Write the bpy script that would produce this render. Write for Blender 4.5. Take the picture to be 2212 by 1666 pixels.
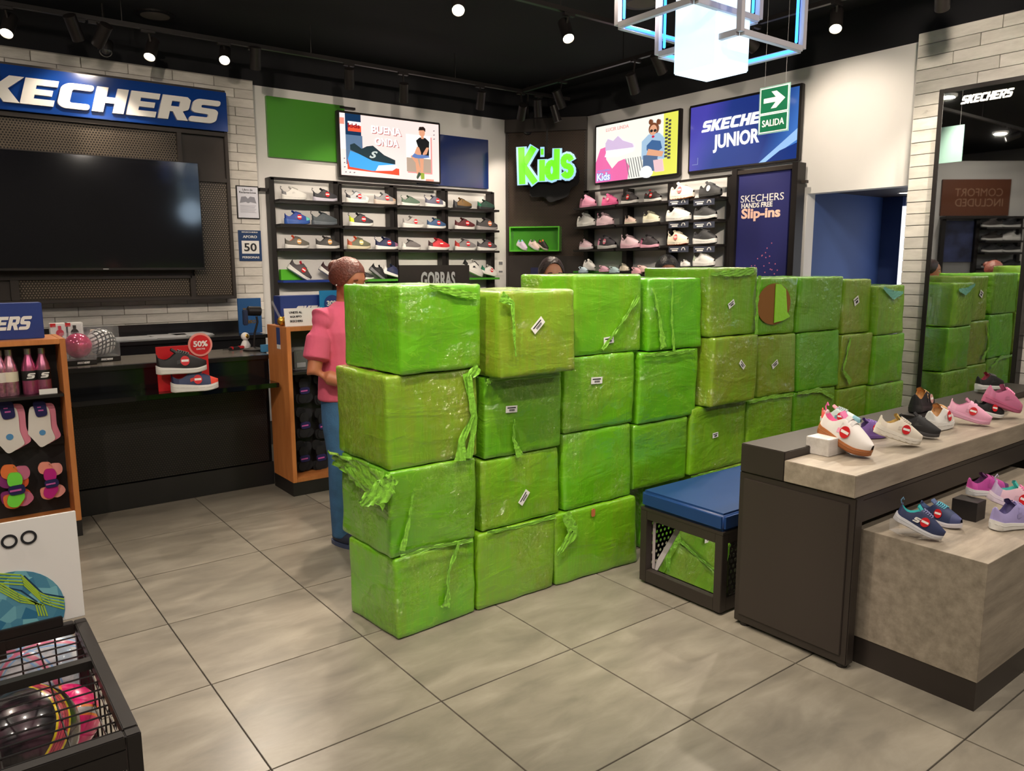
import bpy, bmesh, math, random
import numpy as np
from mathutils import Vector, Matrix, noise
for _o in list(bpy.data.objects): bpy.data.objects.remove(_o)
SC = bpy.context.scene
COL = SC.collection
PI = math.pi
# ------------------------------------------------------------------ camera
CAMH, FPX, CX, CY = 1.49, 1666.19, 1106.0, 833.0
PITCH, ROLL, YAW = math.radians(8.8207), math.radians(-0.16937), math.radians(52.6285)
FW = Vector((math.cos(PITCH)*math.cos(YAW), math.cos(PITCH)*math.sin(YAW), -math.sin(PITCH)))
_r = Vector((math.sin(YAW), -math.cos(YAW), 0)); _u = _r.cross(FW)
RT = math.cos(ROLL)*_r + math.sin(ROLL)*_u
UP = -math.sin(ROLL)*_r + math.cos(ROLL)*_u
cam_d = bpy.data.cameras.new('camera'); cam = bpy.data.objects.new('camera', cam_d); COL.objects.link(cam)
cam_d.sensor_width = 36; cam_d.lens = FPX*36/2212; cam_d.clip_start = .05; cam_d.clip_end = 60
m = Matrix((RT, UP, -FW)).transposed().to_4x4(); m.translation = (0, 0, CAMH); cam.matrix_world = m
SC.camera = cam
# ------------------------------------------------------------------ world, exposure
SC.view_settings.view_transform = 'Standard'; SC.view_settings.look = 'None'
SC.view_settings.gamma = 1; SC.view_settings.use_curve_mapping = False
SC.view_settings.exposure = 0.14
w = bpy.data.worlds.new('world'); SC.world = w; w.use_nodes = True
w.node_tree.nodes['Background'].inputs[0].default_value = (.80, .85, 1, 1)
w.node_tree.nodes['Background'].inputs[1].default_value = .12
LP = 1.0      # one factor for the power of every lamp
def spot(loc, aim, power, deg=55, col=(1, .86, .70), size=.04, blend=.7):
    d = bpy.data.lights.new('spot_light', 'SPOT'); d.energy = power*LP; d.spot_size = math.radians(deg)
    d.spot_blend = blend; d.color = col; d.shadow_soft_size = size
    o = bpy.data.objects.new('spot_light', d); COL.objects.link(o); o.location = loc
    o.rotation_euler = (Vector(aim)-Vector(loc)).to_track_quat('-Z', 'Y').to_euler()
    return o
# general fill: added ceiling downlights outside the view (fittings are built with the ceiling)
FILL_DOWN = [(x, y) for x in (-1.6, .4, 2.4, 4.4) for y in (-1.4, .6)] + [(-1.8, 3.0), (-1.8, 5.2), (0.2, 3.2), (1.6, 4.5), (0.1, 5.5)]
for x, y in FILL_DOWN:
    d = bpy.data.lights.new('downlight', 'AREA'); d.shape = 'DISK'; d.size = .16
    d.energy = (24 if y < 2 else 8)*LP; d.color = (1, .90, .78)
    o = bpy.data.objects.new('downlight', d); COL.objects.link(o); o.location = (x, y, 3.465)
# ------------------------------------------------------------------ pixel rays (2212x1666 frame) to points on real planes
def U(px, py, ax, val):
    d = FW*FPX + RT*(px-CX) - UP*(py-CY)
    o = Vector((0, 0, CAMH)); t = (val-o[ax])/d[ax]
    return o + t*d
# ------------------------------------------------------------------ materials
MATS = {}
def mat(name, col=(.8, .8, .8), rough=.5, metal=0., emit=None, es=1., coat=0., trans=0., alpha=1., var=0., vs=8., bump=0., bs=60., spec=.5):
    if name in MATS: return MATS[name]
    m = bpy.data.materials.new(name); m.use_nodes = True; nt = m.node_tree; n = nt.nodes; b = n['Principled BSDF']; l = nt.links
    b.inputs['Base Color'].default_value = (*col, 1); b.inputs['Roughness'].default_value = rough; b.inputs['Metallic'].default_value = metal
    b.inputs['Specular IOR Level'].default_value = spec
    b.inputs['Coat Weight'].default_value = coat; b.inputs['Coat Roughness'].default_value = .08
    if trans: b.inputs['Transmission Weight'].default_value = trans; b.inputs['IOR'].default_value = 1.3
    if alpha < 1: b.inputs['Alpha'].default_value = alpha
    if emit: b.inputs['Emission Color'].default_value = (*emit, 1); b.inputs['Emission Strength'].default_value = es
    if var or bump:
        tc = n.new('ShaderNodeTexCoord')
        if var:
            nz = n.new('ShaderNodeTexNoise'); nz.inputs['Scale'].default_value = vs; nz.inputs['Detail'].default_value = 5
            l.new(tc.outputs['Object'], nz.inputs['Vector'])
            hsv = n.new('ShaderNodeMixRGB'); hsv.blend_type = 'MIX'
            hsv.inputs[1].default_value = (*[c*(1-var) for c in col], 1); hsv.inputs[2].default_value = (*[min(1, c*(1+var)) for c in col], 1)
            rr = n.new('ShaderNodeMapRange'); rr.inputs[1].default_value = .3; rr.inputs[2].default_value = .7
            l.new(nz.outputs['Fac'], rr.inputs[0]); l.new(rr.outputs[0], hsv.inputs[0]); l.new(hsv.outputs[0], b.inputs['Base Color'])
        if bump:
            nb = n.new('ShaderNodeTexNoise'); nb.inputs['Scale'].default_value = bs; nb.inputs['Detail'].default_value = 3
            l.new(tc.outputs['Object'], nb.inputs['Vector'])
            bp = n.new('ShaderNodeBump'); bp.inputs['Strength'].default_value = bump; bp.inputs['Distance'].default_value = .01
            l.new(nb.outputs['Fac'], bp.inputs['Height']); l.new(bp.outputs[0], b.inputs['Normal'])
    MATS[name] = m; return m
def col(*c, rough=.55, **k):
    nm = 'c_%02x%02x%02x_%d%s' % (*[int(max(0, min(1, v))*255) for v in c], int(rough*100), ''.join('%s%s' % (a, b) for a, b in sorted(k.items())))
    return mat(nm, c, rough, **k)
def s2l(r, g, b):
    f = lambda v: (v/255/12.92 if v/255 <= .04045 else ((v/255+.055)/1.055)**2.4)
    return (f(r), f(g), f(b))
def nodes(m): return m.node_tree.nodes, m.node_tree.links, m.node_tree.nodes['Principled BSDF']
def math_node(n, l, op, a, b=None):
    q = n.new('ShaderNodeMath'); q.operation = op
    for i, v in enumerate((a, b)):
        if v is None: continue
        if isinstance(v, (int, float)): q.inputs[i].default_value = v
        else: l.new(v, q.inputs[i])
    return q.outputs[0]
def tile_mat():
    m = mat('floor_tile', (.2, .19, .18), .32); n, l, b = nodes(m)
    g = n.new('ShaderNodeTexCoord'); oi = n.new('ShaderNodeObjectInfo')
    ad = n.new('ShaderNodeVectorMath'); ad.operation = 'MULTIPLY_ADD'; l.new(oi.outputs['Random'], ad.inputs[0]); ad.inputs[1].default_value = (37, 51, 13); l.new(g.outputs['Object'], ad.inputs[2])
    mp = n.new('ShaderNodeMapping'); mp.inputs['Scale'].default_value = (1.2, 3.2, 1); l.new(ad.outputs[0], mp.inputs[0])
    a = n.new('ShaderNodeTexNoise'); a.inputs['Scale'].default_value = 2.6; a.inputs['Detail'].default_value = 10; a.inputs['Roughness'].default_value = .62; a.inputs['Distortion'].default_value = .4
    l.new(mp.outputs[0], a.inputs['Vector'])
    r = n.new('ShaderNodeValToRGB'); r.color_ramp.elements[0].position = .3; r.color_ramp.elements[0].color = (*s2l(112, 106, 96), 1)
    r.color_ramp.elements[1].position = .72; r.color_ramp.elements[1].color = (*s2l(146, 139, 126), 1)
    e = r.color_ramp.elements.new(.5); e.color = (*s2l(128, 121, 109), 1)
    l.new(a.outputs['Fac'], r.inputs[0]); l.new(r.outputs[0], b.inputs['Base Color'])
    rr = n.new('ShaderNodeMapRange'); rr.inputs[3].default_value = .24; rr.inputs[4].default_value = .38; l.new(a.outputs['Fac'], rr.inputs[0]); l.new(rr.outputs[0], b.inputs['Roughness'])
    return m
def grain_mat(name, c0, c1, sc=(1, 12, 12), rough=.5, scale=3., dark=None):
    m = mat(name, c0, rough); n, l, b = nodes(m)
    g = n.new('ShaderNodeTexCoord'); oi = n.new('ShaderNodeObjectInfo')
    ad = n.new('ShaderNodeVectorMath'); ad.operation = 'MULTIPLY_ADD'; l.new(oi.outputs['Random'], ad.inputs[0]); ad.inputs[1].default_value = (17, 31, 23); l.new(g.outputs['Object'], ad.inputs[2])
    mp = n.new('ShaderNodeMapping'); mp.inputs['Scale'].default_value = sc; l.new(ad.outputs[0], mp.inputs[0])
    a = n.new('ShaderNodeTexNoise'); a.inputs['Scale'].default_value = scale; a.inputs['Detail'].default_value = 8; a.inputs['Roughness'].default_value = .65
    l.new(mp.outputs[0], a.inputs['Vector'])
    r = n.new('ShaderNodeValToRGB'); r.color_ramp.elements[0].position = .33; r.color_ramp.elements[0].color = (*c0, 1); r.color_ramp.elements[1].position = .66; r.color_ramp.elements[1].color = (*c1, 1)
    if dark: e = r.color_ramp.elements.new(.22); e.color = (*dark, 1)
    l.new(a.outputs['Fac'], r.inputs[0])
    mx = n.new('ShaderNodeMixRGB'); mx.blend_type = 'MULTIPLY'; mx.inputs[0].default_value = 1
    vr = n.new('ShaderNodeMapRange'); vr.inputs[3].default_value = .82; vr.inputs[4].default_value = 1.08; l.new(oi.outputs['Random'], vr.inputs[0])
    l.new(r.outputs[0], mx.inputs[1]); l.new(vr.outputs[0], mx.inputs[2]); l.new(mx.outputs[0], b.inputs['Base Color'])
    bp = n.new('ShaderNodeBump'); bp.inputs['Strength'].default_value = .12; bp.inputs['Distance'].default_value = .01; l.new(a.outputs['Fac'], bp.inputs['Height']); l.new(bp.outputs[0], b.inputs['Normal'])
    return m
def perf_mat(name, base, hole, pitch, rad, rough=.35, metal=.5, alpha=False):
    # punched sheet: rows of round holes in the panel's own x/y coordinates
    m = mat(name, base, rough, metal); n, l, b = nodes(m)
    g = n.new('ShaderNodeTexCoord'); sx = n.new('ShaderNodeSeparateXYZ'); l.new(g.outputs['Object'], sx.inputs[0])
    u = math_node(n, l, 'DIVIDE', sx.outputs[0], pitch); v = math_node(n, l, 'DIVIDE', sx.outputs[1], pitch*.866)
    row = math_node(n, l, 'FLOOR', v); odd = math_node(n, l, 'MODULO', math_node(n, l, 'ABSOLUTE', row), 2.)
    u2 = math_node(n, l, 'ADD', u, math_node(n, l, 'MULTIPLY', odd, .5))
    fu = math_node(n, l, 'SUBTRACT', math_node(n, l, 'FRACT', u2), .5); fv = math_node(n, l, 'SUBTRACT', math_node(n, l, 'FRACT', v), .5)
    fv = math_node(n, l, 'MULTIPLY', fv, .866)
    d = math_node(n, l, 'SQRT', math_node(n, l, 'ADD', math_node(n, l, 'MULTIPLY', fu, fu), math_node(n, l, 'MULTIPLY', fv, fv)))
    mr = n.new('ShaderNodeMapRange'); mr.inputs[1].default_value = rad; mr.inputs[2].default_value = rad+.06; l.new(d, mr.inputs[0])
    mx = n.new('ShaderNodeMixRGB'); mx.inputs[1].default_value = (*hole, 1); mx.inputs[2].default_value = (*base, 1); l.new(mr.outputs[0], mx.inputs[0]); l.new(mx.outputs[0], b.inputs['Base Color'])
    bp = n.new('ShaderNodeBump'); bp.inputs['Strength'].default_value = .6; bp.inputs['Distance'].default_value = .004; l.new(mr.outputs[0], bp.inputs['Height']); l.new(bp.outputs[0], b.inputs['Normal'])
    if alpha: l.new(mr.outputs[0], b.inputs['Alpha'])
    return m
def film_mat(name, c_film, c_box, streak=.5):
    # green stretch film over a carton: glossy coat, drawn wrinkles, carton showing through
    m = mat(name, c_film, .42, coat=.8); n, l, b = nodes(m); b.inputs['Coat Roughness'].default_value = .10; b.inputs['Coat IOR'].default_value = 1.8
    g = n.new('ShaderNodeTexCoord'); oi = n.new('ShaderNodeObjectInfo')
    ad = n.new('ShaderNodeVectorMath'); ad.operation = 'MULTIPLY_ADD'; l.new(oi.outputs['Random'], ad.inputs[0]); ad.inputs[1].default_value = (9, 17, 5); l.new(g.outputs['Object'], ad.inputs[2])
    P = ad.outputs[0]
    big = n.new('ShaderNodeTexNoise'); big.inputs['Scale'].default_value = 3.5; big.inputs['Detail'].default_value = 2; l.new(P, big.inputs['Vector'])
    mp = n.new('ShaderNodeMapping'); mp.inputs['Scale'].default_value = (16, 16, 1.5); mp.inputs['Rotation'].default_value = (.15, .12, 0); l.new(P, mp.inputs[0])
    st = n.new('ShaderNodeTexNoise'); st.inputs['Scale'].default_value = 2.5; st.inputs['Detail'].default_value = 6; l.new(mp.outputs[0], st.inputs['Vector'])
    rnd = math_node(n, l, 'MULTIPLY', math_node(n, l, 'SUBTRACT', oi.outputs['Random'], .5), .35)
    f = math_node(n, l, 'ADD', math_node(n, l, 'ADD', math_node(n, l, 'MULTIPLY', big.outputs['Fac'], .9), math_node(n, l, 'MULTIPLY', st.outputs['Fac'], streak)), rnd)
    mr = n.new('ShaderNodeMapRange'); mr.inputs[1].default_value = .48; mr.inputs[2].default_value = .98; l.new(f, mr.inputs[0])
    mx = n.new('ShaderNodeMixRGB'); mx.inputs[1].default_value = (*c_film, 1); mx.inputs[2].default_value = (*c_box, 1); l.new(mr.outputs[0], mx.inputs[0])
    # pale lines where the film is folded double
    wv = n.new('ShaderNodeTexNoise'); wv.inputs['Scale'].default_value = 4.5; wv.inputs['Detail'].default_value = 3; wv.inputs['Distortion'].default_value = 1.2
    mp2 = n.new('ShaderNodeMapping'); mp2.inputs['Scale'].default_value = (1, 1, 3.2); mp2.inputs['Rotation'].default_value = (.5, .4, .2); l.new(P, mp2.inputs[0]); l.new(mp2.outputs[0], wv.inputs['Vector'])
    rd = math_node(n, l, 'ABSOLUTE', math_node(n, l, 'SUBTRACT', wv.outputs['Fac'], .5))
    ln = n.new('ShaderNodeMapRange'); ln.inputs[1].default_value = 0; ln.inputs[2].default_value = .012; ln.inputs[3].default_value = .3; ln.inputs[4].default_value = 0; l.new(rd, ln.inputs[0])
    mx2 = n.new('ShaderNodeMixRGB'); mx2.inputs[2].default_value = (*s2l(150, 205, 60), 1); l.new(ln.outputs[0], mx2.inputs[0]); l.new(mx.outputs[0], mx2.inputs[1])
    l.new(mx2.outputs[0], b.inputs['Base Color'])
    # relief: ridged wrinkles at two sizes plus fine crackle
    def ridge(scale, mapsc, rot, dist):
        q = n.new('ShaderNodeMapping'); q.inputs['Scale'].default_value = mapsc; q.inputs['Rotation'].default_value = rot; l.new(P, q.inputs[0])
        t = n.new('ShaderNodeTexNoise'); t.inputs['Scale'].default_value = scale; t.inputs['Detail'].default_value = 4; t.inputs['Distortion'].default_value = dist; l.new(q.outputs[0], t.inputs['Vector'])
        a = math_node(n, l, 'ABSOLUTE', math_node(n, l, 'SUBTRACT', t.outputs['Fac'], .5))
        return math_node(n, l, 'SUBTRACT', 1., math_node(n, l, 'MINIMUM', math_node(n, l, 'MULTIPLY', a, 9.), 1.))
    h = math_node(n, l, 'ADD', math_node(n, l, 'MULTIPLY', ridge(2.6, (1, 1, 3.0), (.5, .3, .1), .8), .55), math_node(n, l, 'MULTIPLY', ridge(7, (1, 1, 2.6), (.2, -.5, .3), .5), .22))
    h = math_node(n, l, 'ADD', h, math_node(n, l, 'MULTIPLY', ridge(5, (9, 9, .8), (.1, .1, 0), .3), .22))
    bp = n.new('ShaderNodeBump'); bp.inputs['Strength'].default_value = .42; bp.inputs['Distance'].default_value = .005; l.new(h, bp.inputs['Height'])
    l.new(bp.outputs[0], b.inputs['Normal'])
    # crackle of the outer skin, for the small glints
    ck = n.new('ShaderNodeTexNoise'); ck.inputs['Scale'].default_value = 34; ck.inputs['Detail'].default_value = 3; l.new(P, ck.inputs['Vector'])
    pk = n.new('ShaderNodeMapRange'); pk.inputs[1].default_value = .46; pk.inputs[2].default_value = .66; l.new(big.outputs['Fac'], pk.inputs[0])
    b2 = n.new('ShaderNodeBump'); b2.inputs['Strength'].default_value = 1.; b2.inputs['Distance'].default_value = .055; l.new(math_node(n, l, 'MULTIPLY', ck.outputs['Fac'], pk.outputs[0]), b2.inputs['Height']); l.new(bp.outputs[0], b2.inputs['Normal']); l.new(b2.outputs[0], b.inputs['Coat Normal'])
    return m
def band_ball(name, base, base2, bands, n1, n2):
    # panels printed on a ball: stripes follow two great circles; bands = [(offset from the circle, colour), ...]
    m = mat(name, base, .25, coat=.9); n, l, b = nodes(m); tc = n.new('ShaderNodeTexCoord'); nz = n.new('ShaderNodeTexNoise'); nz.inputs['Scale'].default_value = 24; nz.inputs['Detail'].default_value = 6; l.new(tc.outputs['Object'], nz.inputs['Vector'])
    r0 = n.new('ShaderNodeValToRGB'); r0.color_ramp.elements[0].position = .45; r0.color_ramp.elements[1].position = .58; r0.color_ramp.elements[0].color = (*base, 1); r0.color_ramp.elements[1].color = (*base2, 1); l.new(nz.outputs['Fac'], r0.inputs[0]); out = r0.outputs[0]
    for v, w0 in ((n1, 1.), (n2, 1.)):
        d = n.new('ShaderNodeVectorMath'); d.operation = 'DOT_PRODUCT'; l.new(tc.outputs['Object'], d.inputs[0]); d.inputs[1].default_value = Vector(v).normalized()/.11
        w2 = n.new('ShaderNodeVectorMath'); w2.operation = 'DOT_PRODUCT'; l.new(tc.outputs['Object'], w2.inputs[0]); w2.inputs[1].default_value = Vector(v).orthogonal().normalized()/.11
        bend = math_node(n, l, 'MULTIPLY', math_node(n, l, 'MULTIPLY', w2.outputs['Value'], w2.outputs['Value']), .35); a_ = math_node(n, l, 'ABSOLUTE', math_node(n, l, 'SUBTRACT', math_node(n, l, 'ADD', d.outputs['Value'], bend), .1))
        for (lo, hi, c) in bands:
            g1 = math_node(n, l, 'GREATER_THAN', a_, lo); g2 = math_node(n, l, 'LESS_THAN', a_, hi); mx = n.new('ShaderNodeMixRGB'); l.new(math_node(n, l, 'MULTIPLY', g1, g2), mx.inputs[0]); l.new(out, mx.inputs[1]); mx.inputs[2].default_value = (*c, 1); out = mx.outputs[0]
    l.new(out, b.inputs['Base Color']); b.inputs['Roughness'].default_value = .28; return m
BLK = mat('black_metal', s2l(38, 34, 33), .42, .3)
BLK2 = mat('black_laminate', s2l(26, 25, 27), .22)
DKM = mat('dark_bronze', s2l(54, 47, 43), .45, .25, var=.05)
WHT = mat('white_paint', s2l(222, 219, 216), .8, var=.03, vs=2)
BLKP = mat('black_paint', s2l(20, 20, 24), .9)
ORW = grain_mat('orange_wood', s2l(186, 112, 58), s2l(208, 134, 74), (6, 6, 1), .42, 3)
GRYW = grain_mat('grey_oak', s2l(128, 118, 104), s2l(162, 150, 134), (1.5, 10, 10), .42, 2.2, s2l(96, 86, 74))
GREENP = mat('green_gloss', s2l(92, 185, 52), .25)
NAVY = mat('navy_gloss', s2l(22, 42, 100), .2, coat=.4)
GLASS = mat('clear_plastic', (.9, .92, .95), .05, alpha=.12, coat=1)
MIRR = mat('mirror_glass', (.78, .8, .8), .015, 1.)
SCRB = mat('screen_black', (.006, .006, .008), .09, spec=.6)
# ------------------------------------------------------------------ mesh helpers
class G:
    def __init__(s): s.v = []; s.f = []; s.sm = False
    def add(s, vs, fs):
        o = len(s.v); s.v += [tuple(v) for v in vs]; s.f += [tuple(i+o for i in f) for f in fs]; return s
    def box(s, x0, x1, y0, y1, z0, z1):
        if x0 > x1: x0, x1 = x1, x0
        if y0 > y1: y0, y1 = y1, y0
        if z0 > z1: z0, z1 = z1, z0
        return s.add([(x0, y0, z0), (x1, y0, z0), (x1, y1, z0), (x0, y1, z0), (x0, y0, z1), (x1, y0, z1), (x1, y1, z1), (x0, y1, z1)],
                     [(0, 3, 2, 1), (4, 5, 6, 7), (0, 1, 5, 4), (1, 2, 6, 5), (2, 3, 7, 6), (3, 0, 4, 7)])
    def prism(s, pts, z0, z1):
        a = sum(pts[i][0]*pts[(i+1) % len(pts)][1]-pts[(i+1) % len(pts)][0]*pts[i][1] for i in range(len(pts)))
        if a < 0: pts = pts[::-1]
        k = len(pts)
        return s.add([(p[0], p[1], z0) for p in pts]+[(p[0], p[1], z1) for p in pts],
                     [tuple(range(k))[::-1], tuple(range(k, 2*k))]+[(i, (i+1) % k, (i+1) % k+k, i+k) for i in range(k)])
    def tube(s, pts, r, k=8, cap=True):
        pts = [Vector(p) for p in pts]; R = r if isinstance(r, (list, tuple)) else [r]*len(pts); vs = []; prev = None
        for i, p in enumerate(pts):
            d = (pts[min(i+1, len(pts)-1)]-pts[max(i-1, 0)]).normalized()
            if prev is None: a = d.orthogonal().normalized()
            else: a = (prev-d*prev.dot(d)).normalized()
            prev = a; b = d.cross(a)
            for j in range(k):
                t = 2*PI*j/k; vs.append(p+a*(math.cos(t)*R[i])+b*(math.sin(t)*R[i]))
        fs = [(i*k+j, i*k+(j+1) % k, (i+1)*k+(j+1) % k, (i+1)*k+j) for i in range(len(pts)-1) for j in range(k)]
        if cap: fs += [tuple(range(k))[::-1], tuple(range((len(pts)-1)*k, len(pts)*k))]
        return s.add(vs, fs)
    def lathe(s, prof, k=20, c=(0, 0, 0), ax=2):
        vs = []
        for r, z in prof:
            for j in range(k):
                t = 2*PI*j/k; p = [r*math.cos(t), r*math.sin(t), z]
                if ax == 1: p = [p[0], z, -p[1]]
                if ax == 0: p = [z, p[0], p[1]]
                vs.append((p[0]+c[0], p[1]+c[1], p[2]+c[2]))
        q = len(prof)
        fs = [(i*k+j, i*k+(j+1) % k, (i+1)*k+(j+1) % k, (i+1)*k+j) for i in range(q-1) for j in range(k)]
        if prof[0][0] > 1e-5: fs.append(tuple(range(k))[::-1])
        if prof[-1][0] > 1e-5: fs.append(tuple(range((q-1)*k, q*k)))
        return s.add(vs, fs)
    def ball(s, c, rx, ry=None, rz=None, k=18, q=12):
        ry = ry or rx; rz = rz or rx
        vs = [(c[0]+rx*math.sin(PI*i/q)*math.cos(2*PI*j/k), c[1]+ry*math.sin(PI*i/q)*math.sin(2*PI*j/k), c[2]-rz*math.cos(PI*i/q)) for i in range(q+1) for j in range(k)]
        return s.add(vs, [(i*k+j, i*k+(j+1) % k, (i+1)*k+(j+1) % k, (i+1)*k+j) for i in range(q) for j in range(k)])
    def mesh(s, name, bevel=0, smooth=False, seg=2):
        me = bpy.data.meshes.new(name); me.from_pydata(s.v, [], s.f); me.validate()
        bm = bmesh.new(); bm.from_mesh(me); bmesh.ops.remove_doubles(bm, verts=bm.verts, dist=1e-6)
        bmesh.ops.recalc_face_normals(bm, faces=bm.faces)
        if bevel:
            es = [e for e in bm.edges if len(e.link_faces) == 2 and e.calc_face_angle(0) > .6]
            bmesh.ops.bevel(bm, geom=es, offset=bevel, segments=seg, affect='EDGES', clamp_overlap=True)
        if smooth:
            for f in bm.faces: f.smooth = True
            for e in bm.edges:
                if len(e.link_faces) == 2 and e.calc_face_angle(0) > .7: e.smooth = False
        bm.to_mesh(me); bm.free(); return me
def link(name, data, parent=None, m=None):
    o = bpy.data.objects.new(name, data); COL.objects.link(o)
    if parent is not None: o.parent = parent
    if m is not None and data is not None:
        if len(data.materials) == 0: data.materials.append(m)
        elif data.materials[0] != m: o.material_slots[0].link = 'OBJECT'; o.material_slots[0].material = m
    return o
def tag(o, label, cat, group=None):
    o['label'] = label; o['category'] = cat
    if group: o['group'] = group
    return o
def thing(name, label, cat, loc=(0, 0, 0), rz=0, group=None, mat3=None):
    o = bpy.data.objects.new(name, None); COL.objects.link(o); o.empty_display_size = .05
    if mat3 is not None:
        q = mat3.to_4x4(); q.translation = loc; o.matrix_world = q
    else: o.location = loc; o.rotation_euler = (0, 0, rz)
    return tag(o, label, cat, group)
def part(name, g, m, parent=None, bevel=0, smooth=False, label=None, seg=2):
    o = link(name, g.mesh(name, bevel, smooth, seg) if isinstance(g, G) else g, parent, m)
    if label: o['label'] = label
    return o
def struct(name, g, m, bevel=0):
    o = part(name, g, m, None, bevel); o['kind'] = 'structure'; return o
def B(x0, x1, y0, y1, z0, z1): return G().box(x0, x1, y0, y1, z0, z1)
# ---- text and logo outlines
TXT = {}
def text_mesh(s, size=1, shear=0, bold=0, ext=.001, wx=1, sp=1):
    key = (s, size, shear, bold, ext, wx, sp)
    if key in TXT: return TXT[key]
    c = bpy.data.curves.new('text', 'FONT'); c.body = s; c.size = size; c.shear = shear; c.offset = bold*size; c.extrude = ext
    c.align_x = 'CENTER'; c.align_y = 'CENTER'; c.resolution_u = 3; c.space_character = sp
    o = bpy.data.objects.new('text', c); COL.objects.link(o); bpy.context.view_layer.update()
    me = bpy.data.meshes.new_from_object(o.evaluated_get(bpy.context.evaluated_depsgraph_get())); bpy.data.objects.remove(o)
    xs = [v.co.x for v in me.vertices]; ys = [v.co.y for v in me.vertices]
    if xs:
        mx, my = (min(xs)+max(xs))/2, (min(ys)+max(ys))/2
        for v in me.vertices: v.co.x = (v.co.x-mx)*wx; v.co.y -= my
    me.materials.clear(); TXT[key] = me; return me
def text_fit(s, w, h, **k):
    me = text_mesh(s, 1, ext=.5, **k).copy(); v = np.empty(len(me.vertices)*3); me.vertices.foreach_get('co', v); v = v.reshape(-1, 3)
    v[:, 0] *= w/(v[:, 0].max()-v[:, 0].min()); v[:, 1] *= h/(v[:, 1].max()-v[:, 1].min()); v[:, 2] *= .0015/.5
    me.vertices.foreach_set('co', v.ravel()); me.update(); return me
def curve_mesh(splines, ext=.001):
    c = bpy.data.curves.new('outline', 'CURVE'); c.dimensions = '2D'; c.fill_mode = 'BOTH'; c.extrude = ext
    for p in splines:
        sp = c.splines.new('POLY'); sp.points.add(len(p)-1)
        for i, q in enumerate(p): sp.points[i].co = (q[0], q[1], 0, 1)
        sp.use_cyclic_u = True
    o = bpy.data.objects.new('outline', c); COL.objects.link(o); bpy.context.view_layer.update()
    me = bpy.data.meshes.new_from_object(o.evaluated_get(bpy.context.evaluated_depsgraph_get())); bpy.data.objects.remove(o); me.materials.clear(); return me
def soft(p, r):
    # rounds the corners of a closed outline
    out = []; k = len(p)
    for i in range(k):
        a, b, c = Vector(p[i-1]), Vector(p[i]), Vector(p[(i+1) % k]); rr = min(r, (a-b).length*.45, (c-b).length*.45)
        s, e = b+(a-b).normalized()*rr, b+(c-b).normalized()*rr
        for t in (0, .33, .67, 1): out.append(tuple((s*(1-t)**2+b*2*t*(1-t)+e*t*t)))
    return out
# heavy slanted capitals on a 1 x 1 cell
LET = {
 'S': [soft([(.02, 0), (.80, 0), (.96, .12), (.96, .52), (.84, .62), (.34, .64), (.34, .76), (.97, .76), (.97, 1), (.18, 1), (.03, .88), (.03, .50), (.15, .40), (.64, .38), (.64, .24), (.02, .24)], .1)],
 'K': [[(.02, 0), (.36, 0), (.36, .38), (.62, 0), (1.06, 0), (.66, .52), (1.02, 1), (.62, 1), (.36, .64), (.36, 1), (.02, 1)]],
 'E': [[(.04, 0), (.96, 0), (.96, .24), (.38, .24), (.38, .39), (.86, .39), (.86, .61), (.38, .61), (.38, .76), (.96, .76), (.96, 1), (.04, 1)]],
 'C': [soft([(.20, 0), (.96, 0), (.96, .24), (.40, .24), (.36, .28), (.36, .72), (.40, .76), (.96, .76), (.96, 1), (.20, 1), (.02, .84), (.02, .16)], .12)],
 'H': [[(.02, 0), (.36, 0), (.36, .38), (.64, .38), (.64, 0), (.98, 0), (.98, 1), (.64, 1), (.64, .62), (.36, .62), (.36, 1), (.02, 1)]],
 'R': [[(.02, 0), (.36, 0), (.36, .34), (.46, .34), (.66, 0), (1.02, 0), (.78, .38), (.95, .46), (.97, .56), (.97, .88), (.84, 1), (.02, 1)], [(.36, .56), (.36, .78), (.62, .78), (.64, .75), (.64, .59), (.62, .56)]]}
def logo_letters(w, h, word='SKECHERS', shear=.28, ext=.002):
    # returns (mesh, x offset) per letter for a word w wide and h high centred on 0,0
    k = len(word); cw = (w-shear*h)/k; out = []; cache = {}
    for i, ch in enumerate(word):
        key = ('logo', ch, round(w, 4), round(h, 4), ext)
        if key not in TXT:
            TXT[key] = curve_mesh([[(x*cw*.98+(y-.5)*h*shear, (y-.5)*h) for x, y in sp] for sp in LET[ch]], ext)
        out.append((TXT[key], -w/2+shear*h/2+i*cw))
    return out
LJOIN = {}
def logo_mesh(w, h, ext=.001, word='SKECHERS'):
    k = (round(w, 4), round(h, 4), word)
    if k in LJOIN: return LJOIN[k]
    bm = bmesh.new()
    for me, x in logo_letters(w, h, word, ext=ext):
        b2 = bmesh.new(); b2.from_mesh(me); bmesh.ops.translate(b2, verts=b2.verts, vec=(x, 0, 0)); t = bpy.data.meshes.new('t'); b2.to_mesh(t); b2.free(); bm.from_mesh(t)
    me = bpy.data.meshes.new('logo'); bm.to_mesh(me); bm.free(); LJOIN[k] = me; return me
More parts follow.
